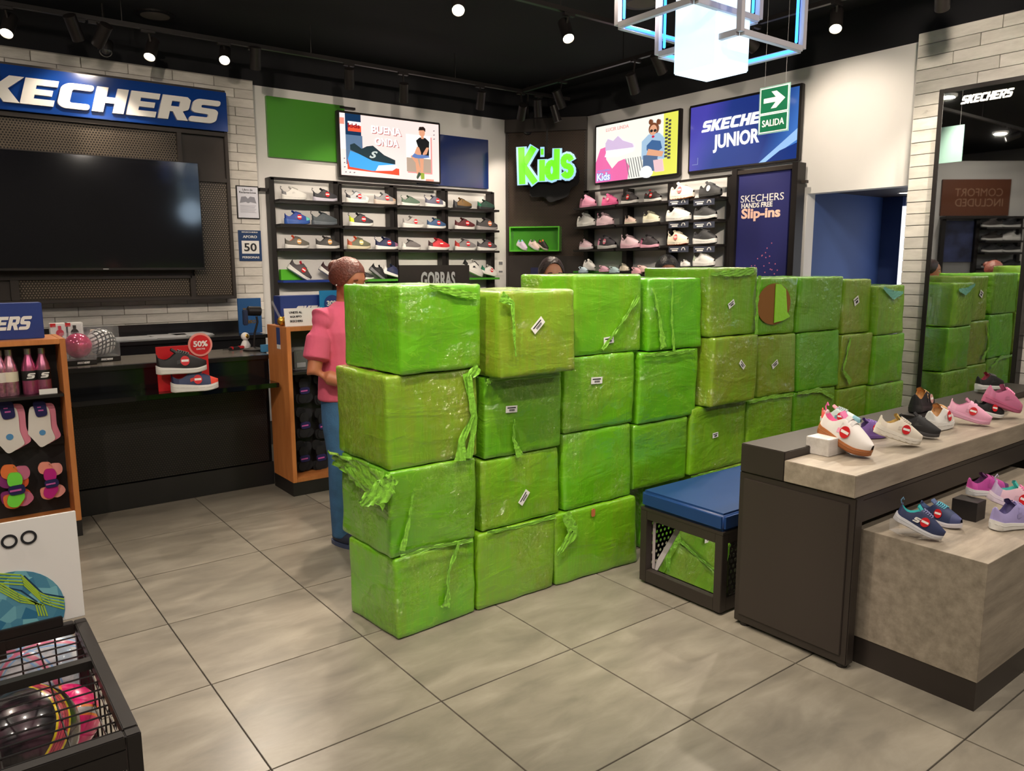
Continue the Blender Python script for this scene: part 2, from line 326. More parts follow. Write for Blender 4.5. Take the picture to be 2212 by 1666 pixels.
# ---- a thing on (or parallel to) a wall: u to the right, v up, n out of the wall
ML = Matrix(((1, 0, 0), (0, 0, 1), (0, -1, 0))).transposed()   # faces -Y (left and back wall)
MR = Matrix(((0, -1, 0), (0, 0, 1), (-1, 0, 0))).transposed()  # faces -X (right wall)
class Wt:
    def __init__(s, name, label, cat, side, plane, u, v, group=None, m3=None, org=None):
        s.u, s.v = u, v
        if side == 'L': loc, M = (u, plane, v), ML
        elif side == 'R': loc, M = (plane, -u, v), MR
        else: loc, M = org, m3; s.u = s.v = 0
        s.o = thing(name, label, cat, loc, group=group, mat3=M)
    def box(s, name, u0, u1, v0, v1, n0, n1, m, bevel=0, parent=None, label=None):
        return part(name, B(u0-s.u, u1-s.u, v0-s.v, v1-s.v, n0, n1), m, parent or s.o, bevel, label=label)
    def poly(s, name, pts, n0, n1, m, parent=None):
        return part(name, G().prism([(a-s.u, b-s.v) for a, b in pts], n0, n1), m, parent or s.o)
    def mesh(s, name, me, u, v, n, m, rot=0, parent=None):
        o = link(name, me, parent or s.o, m); o.location = (u-s.u, v-s.v, n); o.rotation_euler = (0, 0, rot); return o
def PLw(px, py, Y): p = U(px, py, 1, Y); return p.x, p.z
def PRw(px, py, X): p = U(px, py, 0, X); return -p.y, p.z
# ================================================================== the setting
WY, WX, WH, CH = 7.3, 6.1, 3.13, 3.5
fl = struct('floor', B(-4.1, 8.3, -3.1, 7.4, -.06, -.008), col(*s2l(70, 66, 62), rough=.8))
TM = tile_mat(); tme = G().box(.0025, .5975, .0025, .5975, -.008, 0).mesh('tile', .0008)
for i in range(-4, 12):
    for j in range(-3, 9):
        o = link('tile', tme, fl, TM); o.location = (.704+.6*i, .915+.6*j, 0)
part('outer_floor', G().box(-4.1, -1.7, -3.1, 7.3, -.008, 0).box(-1.7, 7.9, -3.1, -.886, -.008, 0).box(7.905, 8.3, -3.1, 7.3, -.008, 0), TM, fl)
ce = struct('ceiling', B(-4.1, 8.3, -3.1, 7.4, CH, CH+.1), BLKP)
struct('wall_back', B(2.45, 6.2, WY, WY+.1, 0, WH), WHT)
struct('wall_back_upper', B(-4.1, 6.2, WY+.02, WY+.1, WH, CH), BLKP).name = 'trim_1'
struct('wall_right', G().box(WX, WX+.12, 3.83, WY, 0, WH).box(WX, WX+.12, 2.86, 3.83, 2.09, WH), WHT)
struct('trim_2', B(WX+.02, WX+.12, -3.1, WY, WH, CH), BLKP)
struct('wall_front', B(-4.1, 8.3, -3.1, -3.0, 0, CH), col(*s2l(90, 88, 86)))
struct('wall_left', B(-4.1, -4.0, -3, 7.4, 0, CH), col(*s2l(120, 116, 112)))
struct('wall_counter', B(-4.1, 2.45, 7.16, 7.26, 0, WH), col(*s2l(150, 145, 138)))
# passage beyond the doorway
BLU = mat('blue_wall', s2l(48, 74, 132), .6, var=.06, vs=3)
yL_ = U(1944, 520, 0, 7.37).y
door = struct('door_1', B(WX+.121, 7.38, 3.83, 3.9, 0, 2.12), BLU)
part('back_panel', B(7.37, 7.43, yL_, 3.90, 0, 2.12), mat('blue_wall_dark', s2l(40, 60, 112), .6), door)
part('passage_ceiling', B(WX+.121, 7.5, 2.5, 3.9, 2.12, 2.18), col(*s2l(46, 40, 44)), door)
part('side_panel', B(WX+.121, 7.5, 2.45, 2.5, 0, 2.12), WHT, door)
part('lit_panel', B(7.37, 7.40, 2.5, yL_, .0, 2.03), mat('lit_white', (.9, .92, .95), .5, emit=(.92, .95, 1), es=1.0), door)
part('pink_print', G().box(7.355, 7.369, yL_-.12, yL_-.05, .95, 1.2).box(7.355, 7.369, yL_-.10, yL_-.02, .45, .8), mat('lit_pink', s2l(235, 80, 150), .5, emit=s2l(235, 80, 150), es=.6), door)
dl = thing('downlight', 'small round white downlight glowing in the doorway ceiling', 'light', tuple(U(1955, 417, 2, 2.115)))
part('ring', G().lathe([(.045, 0), (.062, 0), (.062, .012), (.045, .012)], 20), WHT, dl)
part('lens', G().lathe([(.0, -.002), (.045, -.002), (.045, .01), (0, .01)], 20), mat('lens_dim', (1, .9, .75), .3, emit=(1, .88, .7), es=4), dl)
# white plank / brick cladding
BRK = grain_mat('white_brick', s2l(196, 190, 182), s2l(216, 210, 202), (2, 8, 8), .7, 3.5, s2l(168, 160, 150))
CBR = grain_mat('white_plank', s2l(186, 182, 174), s2l(212, 208, 200), (5, 1.4, 5), .7, 3.2, s2l(110, 106, 100))
random.seed(4)
wl = struct('wall_cladding_left', B(-4.0, 2.55, 7.145, 7.16, 0, WH), col(*s2l(150, 144, 136))); wl.name = 'trim_3'
RW = .078
def brick_meshes(n, L, H, D, ax):
    out = []
    for i in range(n):
        g = G().box(0, L-.006, -D-random.uniform(0, .004), 0, .002, H-.002) if ax == 'L' else G().box(-D-random.uniform(0, .004), 0, -(L-.006), 0, .002, H-.002)
        out.append(g.mesh('brick', .002))
    return out
bml = brick_meshes(6, .34, RW, .012, 'L'); bms = brick_meshes(6, .17, RW, .012, 'L')
nb = 0
for r in range(int(WH/RW)):
    z = r*RW
    if z < .80: continue
    off = (r % 2)*.17; x = 2.55
    xs = []
    top = z > 2.70; bot = z < 1.36
    lim = -.5 if (top or bot) else 2.02
    x = 2.55-.34+ (0 if r % 2 else .17)
    if r % 2 == 0:
        o = link('brick', random.choice(bms), wl, BRK); o.location = (2.55-.17, 7.145, z); x = 2.55-.17-.34
    while x > lim:
        o = link('brick', random.choice(bml), wl, BRK); o.location = (x, 7.145, z); x -= .34; nb += 1
wr = struct('trim_4', B(5.895, WX+.02, -3.0, 2.875, 0, WH), col(*s2l(120, 116, 110)))
PMS = [brick_meshes(5, L, .0845, .012, 'R') for L in (.55, .40)]
for r in range(37):
    z = r*.0845
    if z < .38: continue
    y = 2.875; k = 0
    L0 = [.55, .25, .42][r % 3]
    a = part('plank', G().box(-.013-random.uniform(0, .004), 0, -(L0-.004), 0, .002, .0825).mesh('plank', .002), CBR, wr); a.location = (5.895, y, z); y -= L0
    while y > 1.3 and k < 3:
        i = random.randint(0, 1); o = link('plank', random.choice(PMS[i]), wr, CBR); o.location = (5.895, y, z); y -= (.55, .40)[i]; k += 1
# ================================================================== boxes in green film
FILM = [film_mat('green_film_a', s2l(96, 172, 12), s2l(118, 154, 24)), film_mat('green_film_b', s2l(88, 168, 12), s2l(106, 154, 22), .35), film_mat('green_film_c', s2l(108, 164, 18), s2l(128, 148, 34), .6)]
FLAPM = mat('loose_film', s2l(128, 192, 60), .22, coat=.9, bump=.7, bs=45)
TOPM = mat('taut_film', s2l(158, 225, 70), .25, coat=.8, bump=.6, bs=30)
LABM = mat('label_paper', s2l(225, 225, 222), .5); INK = mat('black_ink', s2l(30, 30, 34), .6)
def carton_mesh(w, d, h, seed, n=17):
    rs = random.Random(seed); vs = []; fs = []; idx = {}
    ph = [rs.uniform(0, 6) for _ in range(6)]; lean = (rs.uniform(-.006, .006), rs.uniform(-.006, .006))
    rad = .012
    def P(a, b, c):
        key = (a, b, c)
        if key in idx: return idx[key]
        q = np.array([a/n, b/n, c/n])*2-1
        # fine spacing close to the edges
        q = np.sign(q)*(1-(1-np.abs(q))**1.35)
        p = q*np.array([w/2, d/2, h/2]); core = np.clip(p, -np.array([w/2-rad, d/2-rad, h/2-rad]), np.array([w/2-rad, d/2-rad, h/2-rad]))
        v = p-core; L = np.linalg.norm(v)
        if L > 1e-9: p = core+v/L*rad
        nr = v/L if L > 1e-9 else q*0
        e = 1-np.abs(q); bulge = .007*min(1, e[0]*3+.0)*0
        nz = noise.noise(Vector((p[0]*9+seed*3.1, p[1]*9, p[2]*9)))*.005 + noise.noise(Vector((p[0]*28+seed, p[1]*28, p[2]*14+5)))*.0022
        sag = -.004*math.cos(q[0]*1.5)*math.cos(q[1]*1.5) if abs(q[2]) > .99 else .004*math.cos(q[2]*1.5)*(math.cos(q[0]*1.5) if abs(q[1]) > .99 else math.cos(q[1]*1.5))
        p = p+nr*(nz+sag); p[0] += lean[0]*q[2]; p[1] += lean[1]*q[2]
        p[2] = max(-h/2, min(h/2+.001, p[2]))
        idx[key] = len(vs); vs.append((p[0], p[1], p[2]+h/2)); return idx[key]
    for a in range(n):
        for b in range(n):
            for c in (0, n):
                f = [P(a, b, c), P(a+1, b, c), P(a+1, b+1, c), P(a, b+1, c)]; fs.append(f if c else f[::-1])
                f = [P(a, c, b), P(a+1, c, b), P(a+1, c, b+1), P(a, c, b+1)]; fs.append(f[::-1] if c else f)
                f = [P(c, a, b), P(c, a+1, b), P(c, a+1, b+1), P(c, a, b+1)]; fs.append(f if c else f[::-1])
    g = G(); g.v = vs; g.f = [tuple(f) for f in fs]; me = g.mesh('carton')
    for p in me.polygons: p.use_smooth = True
    return me
def ribbon(pts, wid, seed, amp=.012, n=24, k=6):
    # crumpled strip of film following pts; wid: width at start, middle, end
    rs = random.Random(seed); pts = [Vector(p) for p in pts]; vs = []; fs = []
    for i in range(n+1):
        t = i/n*(len(pts)-1); a = min(int(t), len(pts)-2); f = t-a; p = pts[a].lerp(pts[a+1], f); d = (pts[a+1]-pts[a]).normalized()
        s = Vector((0, -1, 0)).cross(d).normalized(); tt = i/n; ww = (wid[0]*(1-tt)*2 + wid[1]*tt*2 - wid[0]*(1-tt)) if False else (wid[0]+(wid[1]-wid[0])*min(1, tt*2) if tt < .5 else wid[1]+(wid[2]-wid[1])*(tt*2-1))
        for j in range(k+1):
            q = p+s*((j/k-.5)*ww*(1+rs.uniform(-.12, .12)))+Vector((rs.uniform(-1, 1)*.2, -abs(math.sin(j*1.9+i*.5+seed))*1.0-rs.uniform(0, .4), rs.uniform(-1, 1)*.2))*amp
            vs.append(q)
    for i in range(n):
        for j in range(k): a = i*(k+1)+j; fs.append((a, a+1, a+k+2, a+k+1))
    g = G(); g.v = [tuple(v) for v in vs]; g.f = fs; me = bpy.data.meshes.new('film_flap'); me.from_pydata(g.v, [], g.f)
    for p in me.polygons: p.use_smooth = True
    return me
ZH = dict(A=[0, .34, .70, 1.075, 1.42], B=[0, .35, .67, 1.03, 1.39], C=[0, .35, .72, 1.075, 1.45], D=[0, .36, .70, 1.065, 1.43], E=[0, .37, .74, 1.115, 1.48],
          F=[0, .36, .73, 1.09, 1.42], G=[0, .35, .72, 1.085, 1.42], H=[0, .34, .69, 1.045, 1.40], I=[0, .32, .68, 1.02, 1.355])
# front face of each carton: left px, right px (2212-wide photograph) at row y, front plane, depth, turn in degrees
BX = dict(A1=(846, 1027, 1300, 2.605, .37, 4), B1=(1032, 1201, 1240, 2.61, .42, 0), C1=(1201, 1374, 1180, 2.60, .42, -2), D1=(1388, 1480, 1100, 2.70, .40, 0),
          A2=(842, 1030, 1100, 2.60, .44, 0), B2=(1036, 1208, 1050, 2.62, .42, 1), C2=(1217, 1363, 1010, 2.62, .42, 0), D2=(1368, 1484, 980, 2.63, .42, 0), E2=(1490, 1609, 950, 2.62, .42, 1),
          A3=(835, 1032, 900, 2.60, .45, 0), B3=(1045, 1214, 890, 2.62, .42, 0), C3=(1219, 1370, 860, 2.62, .42, 0), D3=(1380, 1506, 840, 2.62, .42, 0), E3=(1535, 1637, 800, 2.56, .44, 2),
          A4=(858, 1039, 700, 2.58, .46, 2), B4=(1076, 1243, 700, 2.52, .46, 1), C4=(1240, 1386, 680, 2.63, .40, 0), D4=(1400, 1521, 680, 2.62, .42, 0), E4=(1527, 1636, 650, 2.58, .46, 0),
          F4=(1640, 1720, 660, 2.64, .42, 0), G4=(1725, 1818, 660, 2.64, .44, 0), H4=(1822, 1887, 660, 2.66, .42, 0), I4=(1889, 1954, 660, 2.62, .44, 0),
          F3=(1638, 1719, 790, 2.63, .42, 0), G3=(1722, 1812, 790, 2.64, .42, 0), H3=(1815, 1882, 790, 2.64, .42, 0), I3=(1886, 1950, 790, 2.62, .44, 0),
          F2=(1615, 1712, 900, 2.62, .42, 0), G2=(1716, 1804, 880, 2.64, .42, 0), H2=(1808, 1872, 860, 2.64, .42, 0), I2=(1876, 1951, 850, 2.62, .44, 0))
ordw = ['leftmost', 'second', 'third', 'fourth', 'fifth', 'sixth', 'seventh', 'eighth', 'rightmost']
rown = {1: 'bottom', 2: 'second row up', 3: 'third row up', 4: 'top'}
xtra = {'F4': ' with a round torn hole', 'B4': ' with a slanting white label', 'A2': ' with torn film at its corner', 'A3': ' with a loose film strip',
        'C4': ' with a label near its bottom', 'E4': ' higher than its neighbours', 'I4': ' with a bluish fold', 'C1': ' with a small rust coloured tear'}
boxes = {}; BXW = {}
for key, (a, b, yy, Y, D, rz) in BX.items(): BXW[key] = (U(a, yy, 1, Y).x, U(b, yy, 1, Y).x, Y, D, rz)
for c in 'EFGHI':
    x0, x1, Y, D, rz = BXW[c+'2']; BXW[c+'1'] = (x0+.006, x1-.004, Y, D, rz)
for r in (1, 2, 3, 4):
    for i in range(8):
        k0, k1 = 'ABCDEFGHI'[i]+str(r), 'ABCDEFGHI'[i+1]+str(r); a, b = list(BXW[k0]), list(BXW[k1])
        if a[1] > b[0]-.004:
            mid = (a[1]+b[0])/2
            if k0 != 'B4': a[1] = mid-.002; b[0] = mid+.002
            else: b[0] = a[1]+.004
            BXW[k0] = tuple(a); BXW[k1] = tuple(b)
sd = 0
for key in sorted(BXW, key=lambda k: k[1]+k[0]):
    c, r = key[0], int(key[1]); ci = 'ABCDEFGHI'.index(c); z0, z1 = ZH[c][r-1], ZH[c][r]; x0, x1, Y, D, rz = BXW[key]; sd += 1
    if r == 4: pos = 'on top of the %s stack' % ordw[ci]
    elif r == 1: pos = 'on the floor under the %s stack' % ordw[ci]
    else: pos = 'in the %s stack, %s from floor' % (ordw[ci], {2: 'second', 3: 'third'}[r])
    t = thing('shipping_box', 'green film-wrapped box %s%s' % (pos, xtra.get(key, '')), 'box', ((x0+x1)/2, Y+D/2, z0), math.radians(rz), 'green wrapped boxes in the long stack')
    me = carton_mesh(x1-x0-.004, D, z1-z0-.0015, sd)
    part('wrapped_carton', me, FILM[{'A1': 0, 'A2': 1, 'A3': 2, 'A4': 0, 'F3': 2, 'B3': 1, 'B2': 0, 'C1': 0}.get(key, (sd*7) % 3)], t)
    boxes[key] = (t, x0, x1, Y, D, z0, z1)
def on_front(key, px, py, dn=.006):
    t, x0, x1, Y, D, z0, z1 = boxes[key]; rz = t.rotation_euler.z; p = U(px, py, 1, Y-dn)
    q = Matrix.Rotation(-rz, 3, 'Z') @ (p-Vector(t.location)); q.y = -D/2-dn; return q
def lab(key, px, py, w, h, rot, faint=False):
    t = boxes[key][0]; q = on_front(key, px, py, .008)
    e = part('label', G().prism([(-w/2, -h/2), (w/2, -h/2), (w/2, h/2), (-w/2, h/2)], 0, .001), LABM, t, label='white paper shipping label')
    e.matrix_local = Matrix.Translation(q) @ ML.to_4x4() @ Matrix.Rotation(math.radians(rot), 4, 'Z')
    g = G().prism([(-w*.38, h*.12), (w*.36, h*.12), (w*.36, h*.28), (-w*.38, h*.28)], .001, .0016)
    rs = random.Random(px)
    for i in range(12):
        a = -w*.2+i*w*.04; g.prism([(a, -h*.32), (a+w*rs.uniform(.008, .025), -h*.32), (a+w*.025, -h*.02), (a, -h*.02)], .001, .0016)
    part('print', g, INK, e)
lab('B4', 1162, 703, .075, .034, 42); lab('C4', 1315, 735, .065, .032, 4); lab('C3', 1289, 822, .072, .032, -2); lab('B3', 1105, 884, .062, .03, -3)
lab('B2', 1132, 1075, .07, .03, 50); lab('E4', 1580, 657, .055, .03, 28); lab('E3', 1604, 788, .058, .028, -42); lab('F3', 1674, 787, .062, .03, 30)
lab('E2', 1545, 940, .048, .028, 3); lab('H4', 1850, 650, .06, .05, 25)
def flap(key, px, wid, seed, name='film_flap', m=FLAPM, amp=.012, dn=.012, n=24):
    t = boxes[key][0]; pts = [on_front(key, x, y, dn) for x, y in px]; part(name, ribbon(pts, wid, seed, amp, n), m, t, label='loose crumpled green film')
flap('A3', [(1032, 793), (1012, 812), (1020, 900), (996, 950), (992, 995)], (.05, .02, .05), 1, amp=.008)
flap('A3', [(1005, 806), (1026, 900), (1012, 990)], (.04, .022, .035), 11, amp=.006, dn=.006)
flap('A2', [(848, 1030), (826, 1058), (775, 1088)], (.05, .10, .03), 2, amp=.012, dn=.03)
flap('A1', [(992, 1172), (968, 1235), (966, 1290), (960, 1312)], (.02, .012, .05), 4, amp=.008)
flap('A2', [(892, 1060), (884, 1120), (868, 1190)], (.006, .012, .03), 5, amp=.005)
flap('A4', [(1030, 640), (985, 632), (925, 618)], (.02, .03, .012), 12, amp=.004)
flap('B4', [(1080, 640), (1105, 655), (1112, 770)], (.05, .02, .006), 6, amp=.005)
flap('B3', [(1110, 905), (1108, 950), (1122, 985)], (.008, .014, .04), 7, amp=.006)
flap('B3', [(1210, 810), (1060, 818), (1048, 830)], (.02, .025, .02), 13, amp=.006)
flap('C1', [(1222, 1110), (1240, 1150), (1204, 1200)], (.05, .06, .02), 8, amp=.008)
flap('C4', [(1378, 640), (1340, 700), (1300, 755)], (.03, .012, .02), 14, amp=.005)
flap('D4', [(1410, 620), (1424, 690), (1432, 752)], (.012, .016, .05), 9, amp=.006)
flap('D4', [(1452, 604), (1450, 680), (1455, 760)], (.012, .012, .02), 15, amp=.004)
flap('E4', [(1626, 584), (1590, 590), (1534, 592)], (.035, .04, .012), 10, amp=.008)
flap('E4', [(1640, 596), (1634, 650), (1632, 722)], (.03, .02, .03), 16, amp=.006)
flap('H3', [(1836, 730), (1820, 800), (1836, 826)], (.02, .018, .04), 17, amp=.006)
flap('G2', [(1722, 850), (1770, 842), (1800, 860)], (.02, .03, .02), 18, amp=.005)
flap('F2', [(1618, 870), (1660, 858), (1712, 852)], (.012, .022, .02), 19, amp=.005)
flap('I4', [(1908, 622), (1930, 638), (1950, 632)], (.02, .06, .02), 20, m=mat('bluish_film', s2l(120, 190, 170), .15, coat=1, bump=.3, bs=20), amp=.004)
flap('D3', [(1388, 768), (1440, 764), (1500, 757)], (.012, .02, .012), 21, amp=.005)
flap('B2', [(1050, 1150), (1130, 1135), (1200, 1115)], (.015, .012, .02), 22, amp=.005)
flap('A1', [(860, 1200), (940, 1180), (1024, 1168)], (.012, .014, .02), 23, amp=.005)
flap('E2', [(1490, 1030), (1540, 1020), (1600, 1006)], (.012, .016, .012), 24, amp=.005)
# sheet of film hanging over the left side of box A2
t, x0, x1, Y, D, z0, z1 = boxes['A2']
g = G(); rs = random.Random(5); NI, NJ = 14, 10
for i in range(NI+1):
    for j in range(NJ+1):
        yy = .24-.46*i/NI; dz = (.06+.09*i/NI)*j/NJ
        g.v.append((-(x1-x0)/2-.012-.010*abs(math.sin(i*1.3+j*.8))-.012*rs.random()-(.022 if j < 2 and i < 5 else 0), yy, z1-z0+.004-dz+.006*rs.uniform(-1, 1)))
for i in range(NI):
    for j in range(NJ): a = i*(NJ+1)+j; g.f.append((a, a+1, a+NJ+2, a+NJ+1))
me = bpy.data.meshes.new('film_sheet'); me.from_pydata(g.v, [], g.f)
for p in me.polygons: p.use_smooth = True
part('film_sheet', me, FLAPM, t, label='crumpled green film hanging over the side')
for key, px, py, rw, rh in (('A2', 838, 1056, .012, .034), ('C1', 1282, 1108, .012, .02)):
    tt = boxes[key][0]; q = on_front(key, px, py, .007)
    e = part('handle_hole', curve_mesh([soft([(-rw, -rh), (rw, -rh), (rw, rh), (-rw, rh)], .012)], .001), col(*s2l(170, 98, 52), rough=.8), tt, label='brown cardboard seen through torn film')
    e.matrix_local = Matrix.Translation(q) @ ML.to_4x4()
# round hole in the film of F4
t, x0, x1, Y, D, z0, z1 = boxes['F4']
q = on_front('F4', 1672, 657, .008); R = .115
e = part('cardboard_patch', G().prism([(R*1.42*math.cos(a*PI/18), R*1.03*math.sin(a*PI/18)) for a in range(36)], 0, .001), col(*s2l(140, 92, 40), rough=.85), t, label='round patch of bare brown cardboard')
e.matrix_local = Matrix.Translation(q) @ ML.to_4x4()
q2 = Vector(q); q2.y -= .004
pts = [(.0, R*1.0), (.05, R*.98), (.10, R*.72), (.112, R*.2), (.125, -.05), (.155, -.078), (.09, -.098), (.0, -.108)]
e = part('torn_flap', G().prism(pts, 0, .004), mat('bright_film', s2l(150, 225, 40), .25, coat=.8, bump=.4, bs=25), t, label='bright torn flap of green film')
e.matrix_local = Matrix.Translation(q2) @ ML.to_4x4()
# ================================================================== padded bench with slanting try-on mirror
bn = thing('shoe_bench', 'black framed bench with padded blue seat beside the stacked green boxes', 'bench', (2.6, 2.175, 0))
L_, hw = .95, .235
for y in (-hw+.02, hw-.02):
    for x in (.02, L_-.02): part('leg', B(x-.02, x+.02, y-.02, y+.02, .012, .36), DKM, bn, .002)
for x in (.0, L_-.035):
    for za, zb2 in ((.318, .36), (.012, .07)): part('end_rail', B(x+.001, x+.034, -hw+.04, hw-.04, za, zb2), DKM, bn, .001)
for y in (-hw, hw-.035):
    for za, zb2 in ((.318, .36), (.012, .07)): part('side_rail', B(.04, L_-.04, y+.001, y+.034, za, zb2), DKM, bn, .001)
for x in (.03, L_-.03):
    for y in (-hw+.03, hw-.03): part('foot', G().lathe([(.018, 0), (.018, .012)], 12, (x, y, 0)), BLK, bn)
part('seat_board', B(.0, L_, -hw, hw, .36, .372), DKM, bn)
part('cushion', B(-.0, L_, -hw-.002, hw+.002, .372, .452), mat('blue_leatherette', s2l(20, 56, 110), .42, var=.05, vs=6), bn, .014, True, label='blue leatherette cushion', seg=3)
PF = perf_mat('punched_black', s2l(40, 36, 34), (.8, .8, .75), .028, .24, alpha=True)
for y in (hw-.012, -hw+.008):
    sp = part('punched_side', G().box(.0, .8, 0, .245, 0, .002), PF, bn); sp.matrix_local = Matrix.Translation((.06, y, .072)) @ ML.to_4x4()
# tilted sheet mirror with a slanting left edge, leaning back by 20 degrees
def mpt(px, py):
    nrm = Vector((-math.cos(math.radians(20)), 0, math.sin(math.radians(20)))); o0 = Vector((2.645, 0, .06)); d = FW*FPX+RT*(px-CX)-UP*(py-CY); c = Vector((0, 0, CAMH)); p = c+d*((o0-c).dot(nrm)/d.dot(nrm)); return p-Vector((2.6, 2.175, 0))
def sheet(nm, a4, m_, th=.006, lb=None):
    n2 = Vector((math.cos(math.radians(20)), 0, -math.sin(math.radians(20))))*th; vs = [tuple(v) for v in a4]+[tuple(Vector(v)+n2) for v in a4]
    return part(nm, G().add(vs, [(0, 1, 2, 3), (7, 6, 5, 4), (0, 4, 5, 1), (1, 5, 6, 2), (2, 6, 7, 3), (3, 7, 4, 0)]), m_, bn, label=lb)
bl_, tl_ = mpt(1417, 1246), mpt(1478, 1146); yr = -hw+.045; zr_ = .072
bl2, tl2 = mpt(1406, 1240), mpt(1468, 1146)
fx_ = lambda v, z: Vector((.045+(z-.06)*math.tan(math.radians(20)), v, z))
sheet('slanting_mirror', (fx_(bl_.y, .066), fx_(tl_.y, .33), fx_(yr, .33), fx_(yr, .066)), MIRR, lb='leaning mirror showing green boxes')
sheet('mirror_edge', (fx_(bl2.y, .066)+Vector((-.002, 0, 0)), fx_(tl2.y, .33)+Vector((-.002, 0, 0)), fx_(tl_.y+.001, .33)+Vector((-.002, 0, 0)), fx_(bl_.y+.001, .066)+Vector((-.002, 0, 0))), col(*s2l(170, 165, 165)))
part('light_strip', B(.041, .044, hw-.058, hw-.042, .07, .316), col(*s2l(175, 165, 165)), bn)
# ================================================================== display table
tb = thing('display_table', 'long dark display table with thick grey wood slab carrying sneakers', 'table', (2.6, 1.62, 0))
X1 = 2.62
part('end_panel', B(0, .05, -.25, .25, .015, .66), DKM, tb, .004)
part('inset_panel', B(-.006, 0, -.225, .225, .05, .635), mat('bronze_panel', s2l(58, 50, 46), .5, .2), tb, .002)
for y in (-.22, .21): part('foot', G().lathe([(.02, 0), (.02, .015)], 14, (.025, y, 0)), BLK, tb)
part('far_panel', B(X1-.05, X1, -.25, .25, .015, .60), DKM, tb, .004)
for ya in (-.245, .215): part('apron', B(.05, X1-.05, ya, ya+.03, .56, .644), DKM, tb, .002)
part('deck', B(.05, X1, -.245, .245, .645, .66), DKM, tb)
part('riser', B(-.005, X1, .045, .245, .66, .777), DKM, tb, .003)
part('slab', B(-.008, X1, -.245, .043, .662, .745), GRYW, tb, .002, label='thick grey wood-look slab')
bk = thing('display_block', 'low grey wood-look block on dark plinth pushed under the display table', 'display block', (2.69, .965, 0))
part('plinth', B(.0, 1.40, 0.0, .55, 0, .103), DKM, bk)
part('block', B(-.003, 1.43, -.003, .78, .105, .524), GRYW, bk, .001)
sh = thing('low_shelf', 'low reddish brown wooden shelf seen beneath the display table', 'shelf', (4.3, 1.88, 0))
part('top', B(0, 1.2, 0, .55, .42, .45), mat('red_wood', s2l(120, 62, 30), .4, var=.1), sh, .002)
part('side', B(0, .03, 0, .55, 0, .42), DKM, sh); part('side', B(1.17, 1.2, 0, .55, 0, .42), DKM, sh)
pn = thing('display_riser', 'black cube riser under magenta sneaker on lower grey block', 'riser', tuple(U(2098, 1121, 2, .524)))
part('box', B(-.035, .045, -.03, .06, 0.0, .075), BLK, pn, .001)
pn = thing('card_holder', 'pale card standing under the display table beside punched black panel', 'card', (3.62, 1.60, .5245))
part('card', B(0, .07, 0, .004, 0, .085), col(*s2l(150, 150, 130)), pn)
part('punched_panel', B(-.30, -.002, 0, .006, 0, .1), perf_mat('punched_small', s2l(26, 24, 24), (.5, .5, .46), .02, .2), pn)
# ================================================================== tall wall mirror
MX = 5.80
a = PRw(2030, 194, MX); c_ = PRw(2212, 159, MX)
mu0, mv1 = a; mu1 = mu0+.64; mv0 = .12
mr = Wt('wall_mirror', 'tall black-framed mirror on the pale plank wall reflecting green boxes', 'mirror', 'R', 5.88, mu0, mv0)
fw = .03
for nm, b in (('frame_side', (mu0, mu0+fw, mv0, mv1)), ('frame_side', (mu1-fw, mu1, mv0, mv1)), ('frame_rail', (mu0+fw, mu1-fw, mv1-fw, mv1)), ('frame_rail', (mu0+fw, mu1-fw, mv0, mv0+fw))):
    mr.box(nm, *b, 0, .085, BLK, .003)
mr.box('glass', mu0+fw, mu1-fw, mv0+fw, mv1-fw, .03, .078, MIRR)
mr.mesh('logo', logo_mesh(.33, .055), mu0+.31, PRw(2125, 209, MX)[1], .081, mat('white_vinyl', (.92, .92, .92), .4))
